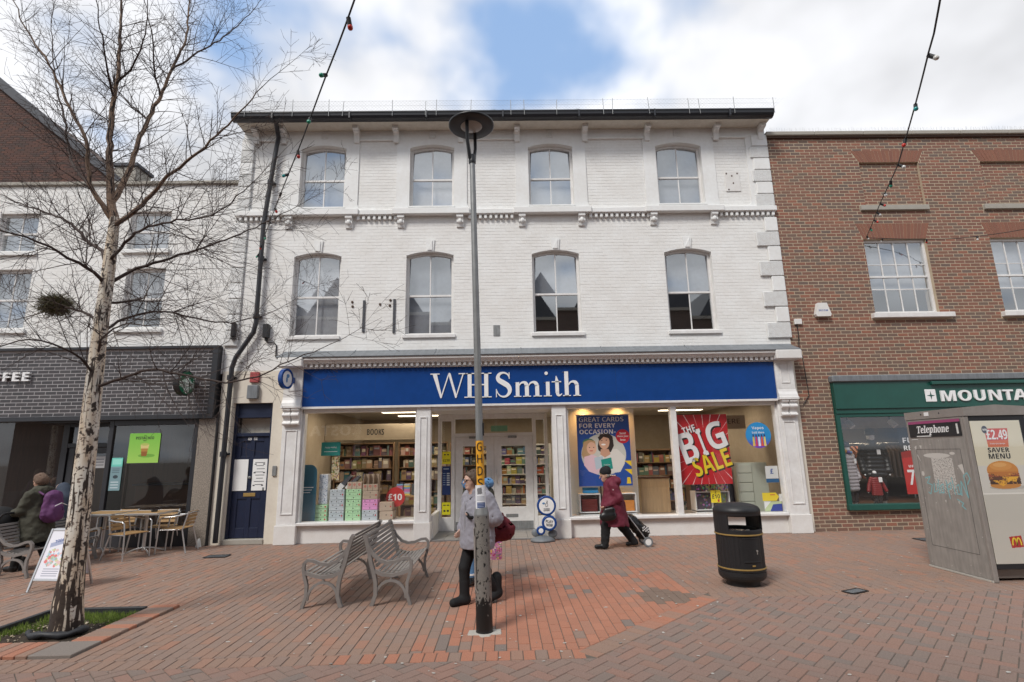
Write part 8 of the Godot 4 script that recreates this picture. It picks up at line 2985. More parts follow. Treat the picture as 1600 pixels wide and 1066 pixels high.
	bs.rough(noise_of(3, 14.0, 3), 0.02)
	var bm := Mb.new()
	bs.into(bm)
	part("sack", bm, M.red_bag, bag)
	var hd := Mb.new()
	hd.tube(P3([[-0.13, 0.88, 0.02], [-0.15, 1.0, 0.02], [-0.13, 1.06, -0.02], [-0.06, 0.98, -0.04], [-0.02, 0.9, -0.03]]), FA([0.013]), 6)
	part("strap", hd, M.red_bag, bag)

func woman_behind() -> void:
	var o := thing("person", "person with a hair bun and blue fluffy collar mostly hidden behind the fleece jacket", "person", V(-0.36, 0, 3.72), -10.0)
	var head := V(0.0, 1.33, 0.02)
	var yaw := 0.2
	var la := [V(0.15, 1.15, 0.0), V(0.19, 0.92, -0.04), V(0.20, 0.72, 0.06)]
	var ra := [V(-0.13, 1.15, 0.0), V(-0.14, 0.92, 0.0), V(-0.08, 0.80, 0.15)]
	var ll := [V(0.08, 0.72, 0.0), V(0.085, 0.40, -0.03), V(0.085, 0.10, -0.22), V(0.085, 0.05, -0.12)]
	var rl := [V(-0.08, 0.72, 0.0), V(-0.08, 0.40, 0.03), V(-0.08, 0.045, 0.02), V(-0.085, 0.04, 0.15)]
	part("body", body_mesh(head, yaw, 0.0, V(0, 1.22, 0), V(0, 1.08, 0.0), V(0, 0.75, 0), [la, ra], [ll, rl]), M.skin, o)
	eyes_on(o, head, yaw)
	var s := Sdf.new(V(-0.36, 0.4, -0.28), V(0.38, 1.3, 0.28), 0.016)
	s.cap(V(0, 0.62, 0), V(0, 1.12, 0), 0.175, 0.14, 0.05, V(0.85, 1, 1.1))
	for a in [la, ra]: limb(s, [a[0], a[1], a[2].lerp(a[1], 0.15)], [0.075, 0.068, 0.05], 0.03)
	s.cut(V(0, -1, 0), -0.52)
	var mb := Mb.new()
	s.into(mb)
	part("coat", mb, M.olive, o)
	var c := Sdf.new(V(-0.3, 1.08, -0.24), V(0.3, 1.42, 0.24), 0.013)
	for i in 12:
		var a0 := TAU * i / 12
		var a1 := TAU * (i + 1) / 12
		c.cap(V(cos(a0) * 0.15, 1.24 + 0.03 * absf(cos(a0)), sin(a0) * 0.12 - 0.02), V(cos(a1) * 0.15, 1.24 + 0.03 * absf(cos(a1)), sin(a1) * 0.12 - 0.02), 0.062, 0.062, 0.03)
	c.rough(noise_of(6, 30.0, 2), 0.02)
	var cm := Mb.new()
	c.into(cm)
	part("fluffy_collar", cm, M.sky_blue, o)
	var t := Sdf.new(V(-0.24, 0.02, -0.4), V(0.24, 0.78, 0.2), 0.014)
	limb(t, [rl[0], rl[1], rl[2]], [0.09, 0.06, 0.042])
	limb(t, [ll[0], ll[1], ll[2]], [0.09, 0.06, 0.042])
	t.cut(V(0, 1, 0), 0.7)
	var tm := Mb.new()
	t.into(tm)
	part("leggings", tm, M.black_cloth, o)
	var bands := Mb.new()
	bands.tube(P3([[-0.08, 0.10, 0.021], [-0.08, 0.33, 0.03]]), FA([0.052, 0.056]), 12)
	part("leg_warmer", bands, M.sky_blue, o)
	var bw := Mb.new()
	for y in [0.12, 0.27, 0.31]: bw.tube(P3([[-0.08, y, 0.022], [-0.08, y + 0.022, 0.023]]), FA([0.058, 0.058]), 12)
	part("white_stripe", bw, M.print_white, o)
	shoe(o, ll[2], ll[3], M.black_leather, 0.03)
	shoe(o, rl[2], rl[3], M.black_leather, 0.03)
	var h := Mb.new()
	h.ball(head + V(0, 0.03, -0.02), V(0.088, 0.085, 0.09), 14)
	h.ball(head + V(0.02, 0.135, -0.03), V(0.05, 0.045, 0.05), 12)
	part("hair_bun", h, M.hair_brown, o)
	var bag := thing("gift_bag", "small pink patterned gift bag hanging beside the lamp post", "bag", V(-0.125, 0.33, 3.9), 8.0)
	var im := canvas(64, 88, C8(206, 130, 168))
	for k in 110: fill_oval(im, rng.randf() * 64, rng.randf() * 88, rng.randf_range(1.5, 5), rng.randf_range(1.5, 5), [C8(236, 214, 200), C8(150, 90, 170), C8(230, 200, 90), C8(190, 70, 110), C8(120, 170, 120), C8(226, 160, 190)][k % 6])
	var bm := Mb.new()
	bm.col = Color(0.5, 0.2, 0.34)
	bm.prism(P2([-0.10, 0, 0.085, 0, 0.085, 0.27, -0.10, 0.27]), -0.07, -0.002)
	part("sack", bm, M.stock, bag)
	picture("print", im, -0.10, 0.0, 0.085, 0.27, at(0, 0, -0.0015), bag, 0.002)
	var hd := Mb.new()
	hd.tube(P3([[-0.05, 0.26, -0.03], [-0.04, 0.34, -0.03], [0.02, 0.34, -0.03], [0.03, 0.26, -0.03]]), FA([0.004]), 5)
	part("handle", hd, M.print_white, bag)

func woman_in_burgundy() -> void:
	# walks towards -x
	var o := thing("person", "elderly woman in a long burgundy coat and black knit hat walking past the shop window", "person", V(1.93, 0, 1.30), -90.0)
	var head := V(0.0, 1.235, 0.115)
	var nod := 0.18
	var la := [V(0.15, 1.08, 0.02), V(0.20, 0.86, -0.06), V(0.16, 0.72, 0.16)]
	var ra := [V(-0.15, 1.08, 0.02), V(-0.21, 0.84, -0.04), V(-0.17, 0.70, 0.10)]
	ra[2] = V(-0.19, 0.62, -0.16)
	var ll := [V(0.08, 0.68, 0.0), V(0.085, 0.38, 0.16), V(0.085, 0.055, 0.20), V(0.09, 0.045, 0.345)]
	var rl := [V(-0.08, 0.68, 0.0), V(-0.085, 0.38, -0.14), V(-0.085, 0.075, -0.36), V(-0.09, 0.048, -0.24)]
	part("body", body_mesh(head, 0.0, nod, V(0, 1.14, 0.05), V(0, 1.0, 0.03), V(0, 0.7, 0), [la, ra], [ll, rl], 0.8), M.skin, o)
	eyes_on(o, head, 0.0, false, nod)
	var s := Sdf.new(V(-0.36, 0.24, -0.36), V(0.36, 1.28, 0.36), 0.014)
	s.cap(V(0, 0.36, -0.01), V(0, 0.72, 0.0), 0.245, 0.205, 0.06, V(1.05, 1, 0.95))
	s.cap(V(0, 0.72, 0.0), V(0, 1.07, 0.015), 0.20, 0.145, 0.06, V(1.0, 1, 1.05))
	s.cap(V(0, 1.12, 0.02), V(0, 1.14, -0.03), 0.085, 0.08, 0.04)
	s.cap(V(-0.05, 1.13, -0.10), V(0.05, 1.13, -0.10), 0.068, 0.068, 0.04)
	for a in [la, ra]: limb(s, [a[0], a[1], a[2].lerp(a[1], 0.10)], [0.082, 0.074, 0.058], 0.03)
	s.cut(V(0, -1, 0), -0.375)
	s.rough(noise_of(12, 7.0, 3), 0.022)
	var mb := Mb.new()
	s.into(mb)
	part("long_coat", mb, M.burgundy, o)
	bx("zip", V(-0.005, 0.42, 0.19), V(0.005, 1.05, 0.215), M.print_black, o, 0.0)
	var fl := Mb.new()
	fl.ball(V(0.235, 1.0, 0.03), V(0.006, 0.01, 0.01), 6)
	part("sleeve_badge", fl, M.print_white, o)
	var t := Sdf.new(V(-0.24, 0.03, -0.52), V(0.24, 0.75, 0.36), 0.014)
	limb(t, [ll[0], ll[1], ll[2]], [0.10, 0.085, 0.066])
	limb(t, [rl[0], rl[1], rl[2]], [0.10, 0.085, 0.066])
	t.cut(V(0, 1, 0), 0.6)
	t.rough(noise_of(13, 12.0, 2), 0.012)
	var tm := Mb.new()
	t.into(tm)
	part("trousers", tm, M.black_cloth, o)
	shoe(o, ll[2], ll[3], M.black_leather, 0.02)
	shoe(o, rl[2], rl[3], M.black_leather, 0.02)
	var b := Basis.from_euler(V(nod, 0, 0))
	var hat := Sdf.new(head - V(0.14, 0.06, 0.17), head + V(0.14, 0.19, 0.16), 0.009)
	hat.cap(head + b * V(0, 0.05, -0.03), head + b * V(0, 0.06, 0.0), 0.090, 0.086, 0.02)
	hat.cap(head + b * V(0, 0.09, -0.05), head + b * V(0, 0.09, -0.02), 0.075, 0.07, 0.03)
	hat.cut(b * V(0, -1, 0.12), (head + b * V(0, 0.018, 0)).dot(b * V(0, -1, 0.12)))
	hat.rough(noise_of(14, 60.0, 1), 0.006)
	var hm := Mb.new()
	hat.into(hm)
	part("knit_hat", hm, M.black_cloth, o)
	var bd := Mb.new()
	bd.ball(head + b * V(0.045, 0.045, 0.075), V(0.01, 0.01, 0.01), 7)
	part("hat_badge", bd, M.gold, o)
	var hr := Mb.new()
	for e in [-1.0, 1.0]: hr.ball(head + b * V(e * 0.058, -0.005, -0.03), V(0.025, 0.04, 0.05), 10)
	part("hair", hr, M.hair_grey, o)
	var bag := thing("handbag", "black leather handbag carried at the front of the burgundy coat", "bag", V(1.78, 0.55, 1.56), -8.0)
	var bs := Sdf.new(V(-0.2, -0.1, -0.12), V(0.2, 0.24, 0.12), 0.011)
	bs.cap(V(-0.07, 0.0, 0), V(0.07, 0.02, 0), 0.075, 0.075, 0.03, V(1, 1, 1.8))
	bs.cap(V(-0.02, 0.10, 0), V(0.08, 0.12, 0), 0.05, 0.05, 0.05, V(1, 1, 1.8))
	var bm := Mb.new()
	bs.into(bm)
	part("pouch", bm, M.black_leather, bag)
	var st := Mb.new()
	st.tube(P3([[-0.02, 0.10, 0.0], [-0.03, 0.17, 0.02], [0.04, 0.18, 0.02], [0.07, 0.12, 0.0]]), FA([0.007]), 5)
	part("strap", st, M.black_leather, bag)
	# shopping trolley pulled behind
	var tr := thing("shopping_trolley", "black wheeled shopping trolley pulled behind the burgundy coat", "shopping trolley", V(2.44, 0, 1.10), 0.0)
	var ts := Sdf.new(V(-0.36, 0.08, -0.22), V(0.24, 0.66, 0.22), 0.013)
	ts.cap(V(0.03, 0.23, 0), V(-0.17, 0.44, 0), 0.125, 0.105, 0.04, V(1, 1, 0.95))
	ts.rough(noise_of(15, 9.0, 2), 0.02)
	var tb := Mb.new()
	ts.into(tb)
	part("sack", tb, M.black_leather, tr)
	var chk := Mb.new()
	for i in 5:
		for k in 4:
			chk.col = Color(0.6, 0.6, 0.6) if (i + k) % 2 == 0 else Color(0.02, 0.02, 0.02)
			chk.box(V(0.0 + i * 0.022, 0.265 + k * 0.022 - i * 0.006, 0.13), V(0.0 + (i + 1) * 0.022, 0.265 + (k + 1) * 0.022 - i * 0.006, 0.162))
	part("chequered_pocket", chk, M.stock, tr)
	var fr := Mb.new()
	for z in [-0.13, 0.13]:
		fr.tube(P3([[0.08, 0.085, z], [-0.10, 0.34, z], [-0.36, 0.70, z * 0.6]]), FA([0.010]), 6)
		fr.tube(P3([[0.08, 0.085, z], [0.12, 0.20, z], [0.22, 0.175, z]]), FA([0.008]), 6)
	fr.tube(P3([[0.08, 0.085, -0.17], [0.08, 0.085, 0.17]]), FA([0.010]), 6)
	part("frame", fr, M.aluminium, tr)
	for z in [-0.18, 0.18]:
		var wt := Transform3D(Basis(V(1, 0, 0), V(0, 0, 1), V(0, -1, 0)), V(0.08, 0.085, z))
		var w := Mb.new()
		w.lathe([Vector2(0.055, -0.014), Vector2(0.082, -0.014), Vector2(0.085, 0.0), Vector2(0.082, 0.014), Vector2(0.055, 0.014)], 20, wt)
		part("tyre", w, M.lead, tr)
		var r := Mb.new()
		r.lathe([Vector2(0, -0.01), Vector2(0.056, -0.01), Vector2(0.056, 0.01), Vector2(0, 0.012)], 20, wt)
		part("wheel_disc", r, M.print_white, tr)

func person_with_backpack() -> void:
	# walks away to the left, pushing a pushchair
	var o := thing("person", "person in an olive parka and brown knit hat pushing a pushchair past the cafe", "person", V(-7.46, 0, 2.12), -100.0)
	var head := V(0.0, 1.355, 0.06)
	var la := [V(0.17, 1.15, 0.0), V(0.22, 0.93, 0.06), V(0.17, 0.86, 0.30)]
	var ra := [V(-0.17, 1.15, 0.0), V(-0.22, 0.93, 0.06), V(-0.17, 0.86, 0.30)]
	var ll := [V(0.085, 0.70, 0.0), V(0.09, 0.40, 0.14), V(0.09, 0.05, 0.20), V(0.09, 0.042, 0.34)]
	var rl := [V(-0.085, 0.70, 0.0), V(-0.09, 0.40, -0.02), V(-0.09, 0.07, -0.22), V(-0.09, 0.045, -0.10)]
	part("body", body_mesh(head, 0.1, 0.15, V(0, 1.23, 0.02), V(0, 1.08, 0.0), V(0, 0.74, 0), [la, ra], [ll, rl], 0.9), M.skin, o)
	eyes_on(o, head, 0.1, false, 0.15)
	var s := Sdf.new(V(-0.4, 0.36, -0.34), V(0.4, 1.36, 0.4), 0.014)
	s.cap(V(0, 0.50, -0.02), V(0, 0.80, 0.0), 0.235, 0.20, 0.06, V(0.95, 1, 1.0))
	s.cap(V(0, 0.80, 0.0), V(0, 1.14, 0.0), 0.195, 0.15, 0.06, V(0.88, 1, 1.1))
	for i in 10:
		var a0 := TAU * i / 10
		var a1 := TAU * (i + 1) / 10
		s.cap(V(cos(a0) * 0.085, 1.235 + sin(a0) * 0.015, sin(a0) * 0.08 - 0.02), V(cos(a1) * 0.085, 1.235 + sin(a1) * 0.015, sin(a1) * 0.08 - 0.02), 0.045, 0.045, 0.03)
	for a in [la, ra]: limb(s, [a[0], a[1], a[2].lerp(a[1], 0.08)], [0.085, 0.078, 0.06], 0.03)
	s.cut(V(0, -1, 0), -0.44)
	s.rough(noise_of(22, 8.0, 3), 0.022)
	var mb := Mb.new()
	s.into(mb)
	part("parka", mb, M.olive, o)
	var t := Sdf.new(V(-0.24, 0.03, -0.4), V(0.24, 0.75, 0.36), 0.014)
	limb(t, [ll[0], ll[1], ll[2]], [0.09, 0.07, 0.052])
	limb(t, [rl[0], rl[1], rl[2]], [0.09, 0.07, 0.052])
	t.cut(V(0, 1, 0), 0.6)
	var tm := Mb.new()
	t.into(tm)
	part("trousers", tm, M.black_cloth, o)
	shoe(o, ll[2], ll[3], M.black_leather, 0.02)
	shoe(o, rl[2], rl[3], M.black_leather, 0.02)
	var hat := Sdf.new(head - V(0.14, 0.10, 0.17), head + V(0.14, 0.17, 0.16), 0.010)
	hat.cap(head + V(0, 0.02, -0.03), head + V(0, 0.05, 0.0), 0.094, 0.09, 0.02)
	hat.cut(V(0, -1, 0.3), (head + V(0, -0.03, 0)).dot(V(0, -1, 0.3)))
	hat.rough(noise_of(24, 50.0, 1), 0.008)
	var hm := Mb.new()
	hat.into(hm)
	part("knit_hat", hm, M.knit, o)
	var bag := thing("backpack", "purple backpack on the shoulders of the person in the olive parka", "backpack", V(-7.46, 0, 2.12), -100.0)
	var b := Sdf.new(V(-0.24, 0.70, -0.44), V(0.24, 1.28, -0.08), 0.013)
	b.cap(V(0, 0.86, -0.25), V(0, 1.10, -0.24), 0.145, 0.12, 0.04, V(0.85, 1, 1.35))
	b.cap(V(0, 0.82, -0.33), V(0, 0.92, -0.34), 0.085, 0.08, 0.03, V(0.75, 1, 1.5))
	b.rough(noise_of(25, 10.0, 2), 0.014)
	var bm := Mb.new()
	b.into(bm)
	part("sack", bm, M.purple, bag)
	for e in [-1.0, 1.0]:
		var st := Mb.new()
		st.tube(P3([[e * 0.10, 1.15, -0.17], [e * 0.12, 1.24, -0.02], [e * 0.13, 1.18, 0.12], [e * 0.14, 0.98, 0.16], [e * 0.16, 0.84, -0.10]]), FA([0.016]), 6)
		part("strap", st, M.purple, bag)
	var z := Mb.new()
	z.tube(P3([[-0.10, 0.98, -0.40], [0.0, 1.02, -0.405], [0.10, 0.98, -0.40]]), FA([0.006]), 5)
	part("pocket_zip", z, M.print_white, bag)
	# friend beyond, half hidden by the trunk
	var f := thing("person", "person in a blue grey jacket half hidden by the birch trunk beside the cafe door", "person", V(-7.75, 0, 1.25), -100.0)
	part("body", body_mesh(V(0, 1.20, 0.10), 0.0, 0.5, V(0, 1.08, 0.04), V(0, 0.98, 0.0), V(0, 0.68, 0), [[V(0.16, 1.04, 0), V(0.2, 0.84, 0.05), V(0.16, 0.75, 0.25)], [V(-0.16, 1.04, 0), V(-0.2, 0.84, 0.05), V(-0.16, 0.75, 0.25)]], [[V(0.08, 0.65, 0), V(0.085, 0.36, 0.08), V(0.085, 0.05, 0.05), V(0.09, 0.04, 0.18)], [V(-0.08, 0.65, 0), V(-0.085, 0.36, 0.0), V(-0.085, 0.05, -0.12), V(-0.09, 0.04, 0.0)]]), M.skin, f)
	var fs := Sdf.new(V(-0.34, 0.45, -0.3), V(0.34, 1.32, 0.36), 0.016)
	fs.cap(V(0, 0.62, 0), V(0, 1.02, 0), 0.18, 0.15, 0.05, V(0.9, 1, 1.05))
	fs.cap(V(0, 1.16, 0.04), V(0, 1.20, 0.07), 0.11, 0.105, 0.06)
	for e in [-1.0, 1.0]: limb(fs, [V(e * 0.16, 1.03, 0), V(e * 0.2, 0.84, 0.05), V(e * 0.165, 0.76, 0.22)], [0.08, 0.07, 0.055], 0.03)
	fs.cut(V(0, -1, 0), -0.55)
	var fm := Mb.new()
	fs.into(fm)
	part("hooded_jacket", fm, M.denim, f)
	var ft := Sdf.new(V(-0.24, 0.03, -0.3), V(0.24, 0.7, 0.26), 0.016)
	limb(ft, [V(0.08, 0.65, 0), V(0.085, 0.36, 0.08), V(0.085, 0.06, 0.05)], [0.09, 0.07, 0.055])
	limb(ft, [V(-0.08, 0.65, 0), V(-0.085, 0.36, 0.0), V(-0.085, 0.06, -0.12)], [0.09, 0.07, 0.055])
	var fq := Mb.new()
	ft.into(fq)
	part("trousers", fq, M.black_cloth, f)
	shoe(f, V(0.085, 0.05, 0.05), V(0.09, 0.042, 0.18), M.black_leather, 0.02)
	shoe(f, V(-0.085, 0.05, -0.12), V(-0.09, 0.042, 0.0), M.black_leather, 0.02)
	# pushchair
	var p := thing("pushchair", "black pushchair at the picture's edge pushed by the person in olive", "pushchair", V(-7.95, 0, 2.25), -100.0)
	var hood := Sdf.new(V(-0.3, 0.5, -0.4), V(0.3, 1.1, 0.4), 0.018)
	hood.cap(V(0, 0.75, 0.0), V(0, 0.62, 0.15), 0.24, 0.2, 0.06, V(1, 1, 0.9))
	hood.cut(V(0, 0.4, 0.9), 0.42)
	var hm2 := Mb.new()
	hood.into(hm2)
	part("hood", hm2, M.black_cloth, p)
	var fr := Mb.new()
	for e in [-0.22, 0.22]:
		fr.tube(P3([[e, 0.90, -0.34], [e, 0.55, -0.05], [e, 0.10, 0.35]]), FA([0.014]), 6)
		fr.tube(P3([[e, 0.55, -0.05], [e, 0.12, -0.25]]), FA([0.014]), 6)
	fr.tube(P3([[-0.22, 0.90, -0.34], [0.22, 0.90, -0.34]]), FA([0.018]), 8)
	part("frame", fr, M.dark_metal, p)
	for q in [[-0.24, 0.35], [0.24, 0.35], [-0.24, -0.25], [0.24, -0.25]]:
		var w := Mb.new()
		w.lathe([Vector2(0, -0.02), Vector2(0.10, -0.02), Vector2(0.105, 0.0), Vector2(0.10, 0.02), Vector2(0, 0.02)], 18, Transform3D(Basis(V(0, 1, 0), V(1, 0, 0), V(0, 0, -1)), V(q[0], 0.105, q[1])))
		part("wheel", w, M.dark_metal, p)

func mannequins() -> void:
	var kinds := [["mannequin in a long pale grey padded coat, purple hat and bright scarf", 7.40, -0.50, 0.97, 25.0, M.puffer_grey, 0.42], ["tall mannequin in a black padded jacket and grey bobble hat", 8.08, -0.66, 1.14, -15.0, M.puffer_black, 0.62], ["child mannequin in a red padded jacket with a black hood", 7.86, -0.38, 0.50, -8.0, M.puffer_red, 0.50]]
	for i in 3:
		var k: Array = kinds[i]
		var sc: float = [0.83, 1.0, 0.46][i]
		var o := thing("mannequin", k[0], "mannequin", V(k[1], 0.435, k[2]), k[4])
		var q := func(x, y, z): return V(x, y, z) * sc
		var arms := [[q.call(0.19, 1.22, 0), q.call(0.25, 0.95, -0.02), q.call(0.24, 0.70, 0.06)], [q.call(-0.19, 1.22, 0), q.call(-0.25, 0.95, -0.02), q.call(-0.24, 0.70, 0.06)]]
		if i == 2: arms = [[q.call(0.19, 1.2, 0), q.call(0.30, 0.92, 0.0), q.call(0.38, 0.66, 0.04)], [q.call(-0.19, 1.2, 0), q.call(-0.30, 0.92, 0.0), q.call(-0.38, 0.66, 0.04)]]
		var mb := Mb.new()
		var s := Sdf.new(q.call(-0.5, -0.02, -0.3), q.call(0.5, 1.6, 0.3), 0.016 * maxf(sc, 0.6))
		s.cap(q.call(0, 0.75, 0), q.call(0, 1.2, 0), 0.06 * sc, 0.06 * sc, 0.04)
		s.cap(q.call(0, 1.2, 0), q.call(0, 1.36, 0), 0.05 * sc, 0.045 * sc, 0.04)
		s.cap(q.call(0, 1.41, 0.02), q.call(0, 1.47, 0.0), 0.075 * sc, 0.085 * sc, 0.03)
		for a in arms:
			limb(s, a, [0.05 * sc, 0.04 * sc, 0.026 * sc])
			var d: Vector3 = (a[2] - a[1]).normalized()
			s.cap(a[2], a[2] + d * 0.09 * sc, 0.032 * sc, 0.02 * sc, 0.02)
		for e in [-0.09, 0.09]: limb(s, [q.call(e, 0.72, 0), q.call(e, 0.38, 0.02), q.call(e, 0.04, 0)], [0.08 * sc, 0.055 * sc, 0.04 * sc])
		s.into(mb)
		part("figure", mb, M.mannequin, o)
		# padded jacket as stacked rolls
		var j := Sdf.new(q.call(-0.52, k[6] - 0.08, -0.34), q.call(0.52, 1.42, 0.34), 0.013 * maxf(sc, 0.65))
		var y: float = k[6]
		while y < 1.26:
			var w := lerpf(0.21, 0.17, smoothstep(0.6, 1.26, y))
			j.cap(q.call(-w * 0.45, y, 0), q.call(w * 0.45, y, 0), w * 0.68 * sc, w * 0.68 * sc, 0.012, V(1, 1.7, 1))
			y += 0.085
		j.cap(q.call(0, 1.24, 0), q.call(0, 1.33, -0.01), 0.10 * sc, 0.085 * sc, 0.03)
		for a in arms:
			for n in 7:
				var t := n / 6.0
				var c: Vector3 = a[0].lerp(a[1], t * 2.0) if t < 0.5 else a[1].lerp(a[2], t * 2.0 - 1.0)
				j.cap(c, c + V(0, 0.004, 0), 0.075 * sc, 0.075 * sc, 0.014)
		var jm := Mb.new()
		j.into(jm)
		part("padded_jacket", jm, k[5], o)
		var tr := Mb.new()
		for e in [-0.09, 0.09]: tr.tube(PackedVector3Array([q.call(e, 0.74, 0), q.call(e, 0.38, 0.02), q.call(e, 0.08, 0)]), FA([0.10 * sc, 0.08 * sc, 0.07 * sc]), 12)
		part("trousers", tr, M.black_cloth, o)
		var ht := Mb.new()
		if i < 2:
			ht.lathe([Vector2(0.098, 1.46), Vector2(0.10, 1.51), Vector2(0.09, 1.56), Vector2(0.06, 1.60), Vector2(0.0, 1.615)], 18, Transform3D(Basis.from_scale(Vector3.ONE * sc), Vector3.ZERO), true)
			part("hat", ht, M.slate if i == 1 else M.navy_door, o)
		else:
			ht.lathe([Vector2(0.14, 1.30), Vector2(0.15, 1.38), Vector2(0.12, 1.44)], 16, Transform3D(Basis.from_scale(Vector3.ONE * sc), Vector3.ZERO), true)
			part("hood", ht, M.black_cloth, o)
		if i == 0:
			var sf := Mb.new()
			for n in 9:
				sf.col = [Color(0.1, 0.08, 0.3), Color(0.5, 0.25, 0.05), Color(0.15, 0.25, 0.4)][n % 3]
				var a := TAU * n / 9
				sf.ball(q.call(cos(a) * 0.10, 1.34 + 0.02 * sin(n * 2.0), sin(a) * 0.10), Vector3.ONE * 0.05 * sc, 8)
			part("scarf", sf, M.stock, o)
		bx("price_tag", V(0.03, 1.05 * sc, 0.15 * sc), V(0.10, 1.05 * sc + 0.10, 0.15 * sc + 0.004), M.print_white, o, 0.0)

# ---------------------------------------------------------------- the bare birch
func bark_image() -> Image:
	var w := 256
	var h := 1024
	var im := Image.create(w, h, false, Image.FORMAT_RGB8)
	var f := noise_of(61, 1.0, 5)
	for y in h:
		var up := 1.0 - float(y) / h
		for x in w:
			var a := TAU * x / w
			var cx := cos(a)
			var sx := sin(a)
			var warm := f.get_noise_3d(cx * 0.9, sx * 0.9, up * 9.0)
			var c := Color(0.86, 0.84, 0.80).lerp(Color(0.80, 0.73, 0.64), clampf(0.5 + warm * 1.3, 0.0, 1.0))
			# thin horizontal lenticels
			var ln := f.get_noise_3d(cx * 1.6 + 7.0, sx * 1.6, up * 120.0)
			if ln > 0.22: c = c.lerp(Color(0.36, 0.29, 0.25), clampf((ln - 0.22) * 6.0, 0.0, 0.85))
			# dark scar bands
			var band := f.get_noise_3d(cx * 0.7 - 3.0, sx * 0.7, up * 34.0)
			if band > 0.28: c = c.lerp(Color(0.20, 0.165, 0.145), clampf((band - 0.28) * 9.0, 0.0, 0.95))
			# deep dark furrowed bark at the foot
			var foot := smoothstep(0.22, 0.06, up) + smoothstep(0.42, 0.2, up) * 0.35
			var fur := f.get_noise_3d(cx * 2.6, sx * 2.6 + 5.0, up * 11.0) * 1.3
			if fur + foot * 0.40 > 0.30: c = c.lerp(Color(0.19, 0.15, 0.13), clampf((fur + foot * 0.40 - 0.30) * 9.0, 0.0, 0.92))
			im.set_pixel(x, y, c)
	return im

var twig_mb: Mb
var twig_count := 0

func twig(start: Vector3, dir: Vector3, length: float, r: float, depth: int) -> void:
	var n := maxi(3, int(length / 0.11))
	n = mini(n, 9)
	var p := PackedVector3Array([start])
	var rr := PackedFloat32Array([r])
	var d := dir.normalized()
	var q := start
	for i in n:
		var t := float(i + 1) / n
		d = (d + V(rng.randf_range(-1, 1), rng.randf_range(-0.85, 0.8), rng.randf_range(-1, 1)) * 0.14 + V(0, -0.05 * t if depth > 1 else 0.02, 0)).normalized()
		q += d * length / n
		p.append(q)
		rr.append(maxf(r * (1.0 - 0.7 * t), 0.0015))
	twig_mb.tube(p, rr, 5 if r > 0.008 else 3, false)
	twig_count += 1
	if depth >= 3: return
	var kids: int = [6, 5, 3][depth]
	kids = int(kids * clampf(length / 0.5, 0.6, 1.7))
	for k in kids:
		var t := rng.randf_range(0.15, 0.98)
		var i := mini(int(t * n), n - 1)
		var base := p[i].lerp(p[i + 1], t * n - i)
		var along := (p[i + 1] - p[i]).normalized()
		var side := along.cross(V(rng.randf_range(-1, 1), rng.randf_range(-1, 1), rng.randf_range(-1, 1))).normalized()
		var nd := (along * 0.75 + side * rng.randf_range(0.5, 0.95)).normalized()
		twig(base, nd, length * rng.randf_range(0.35, 0.62), maxf(rr[i] * 0.6, 0.0018), depth + 1)

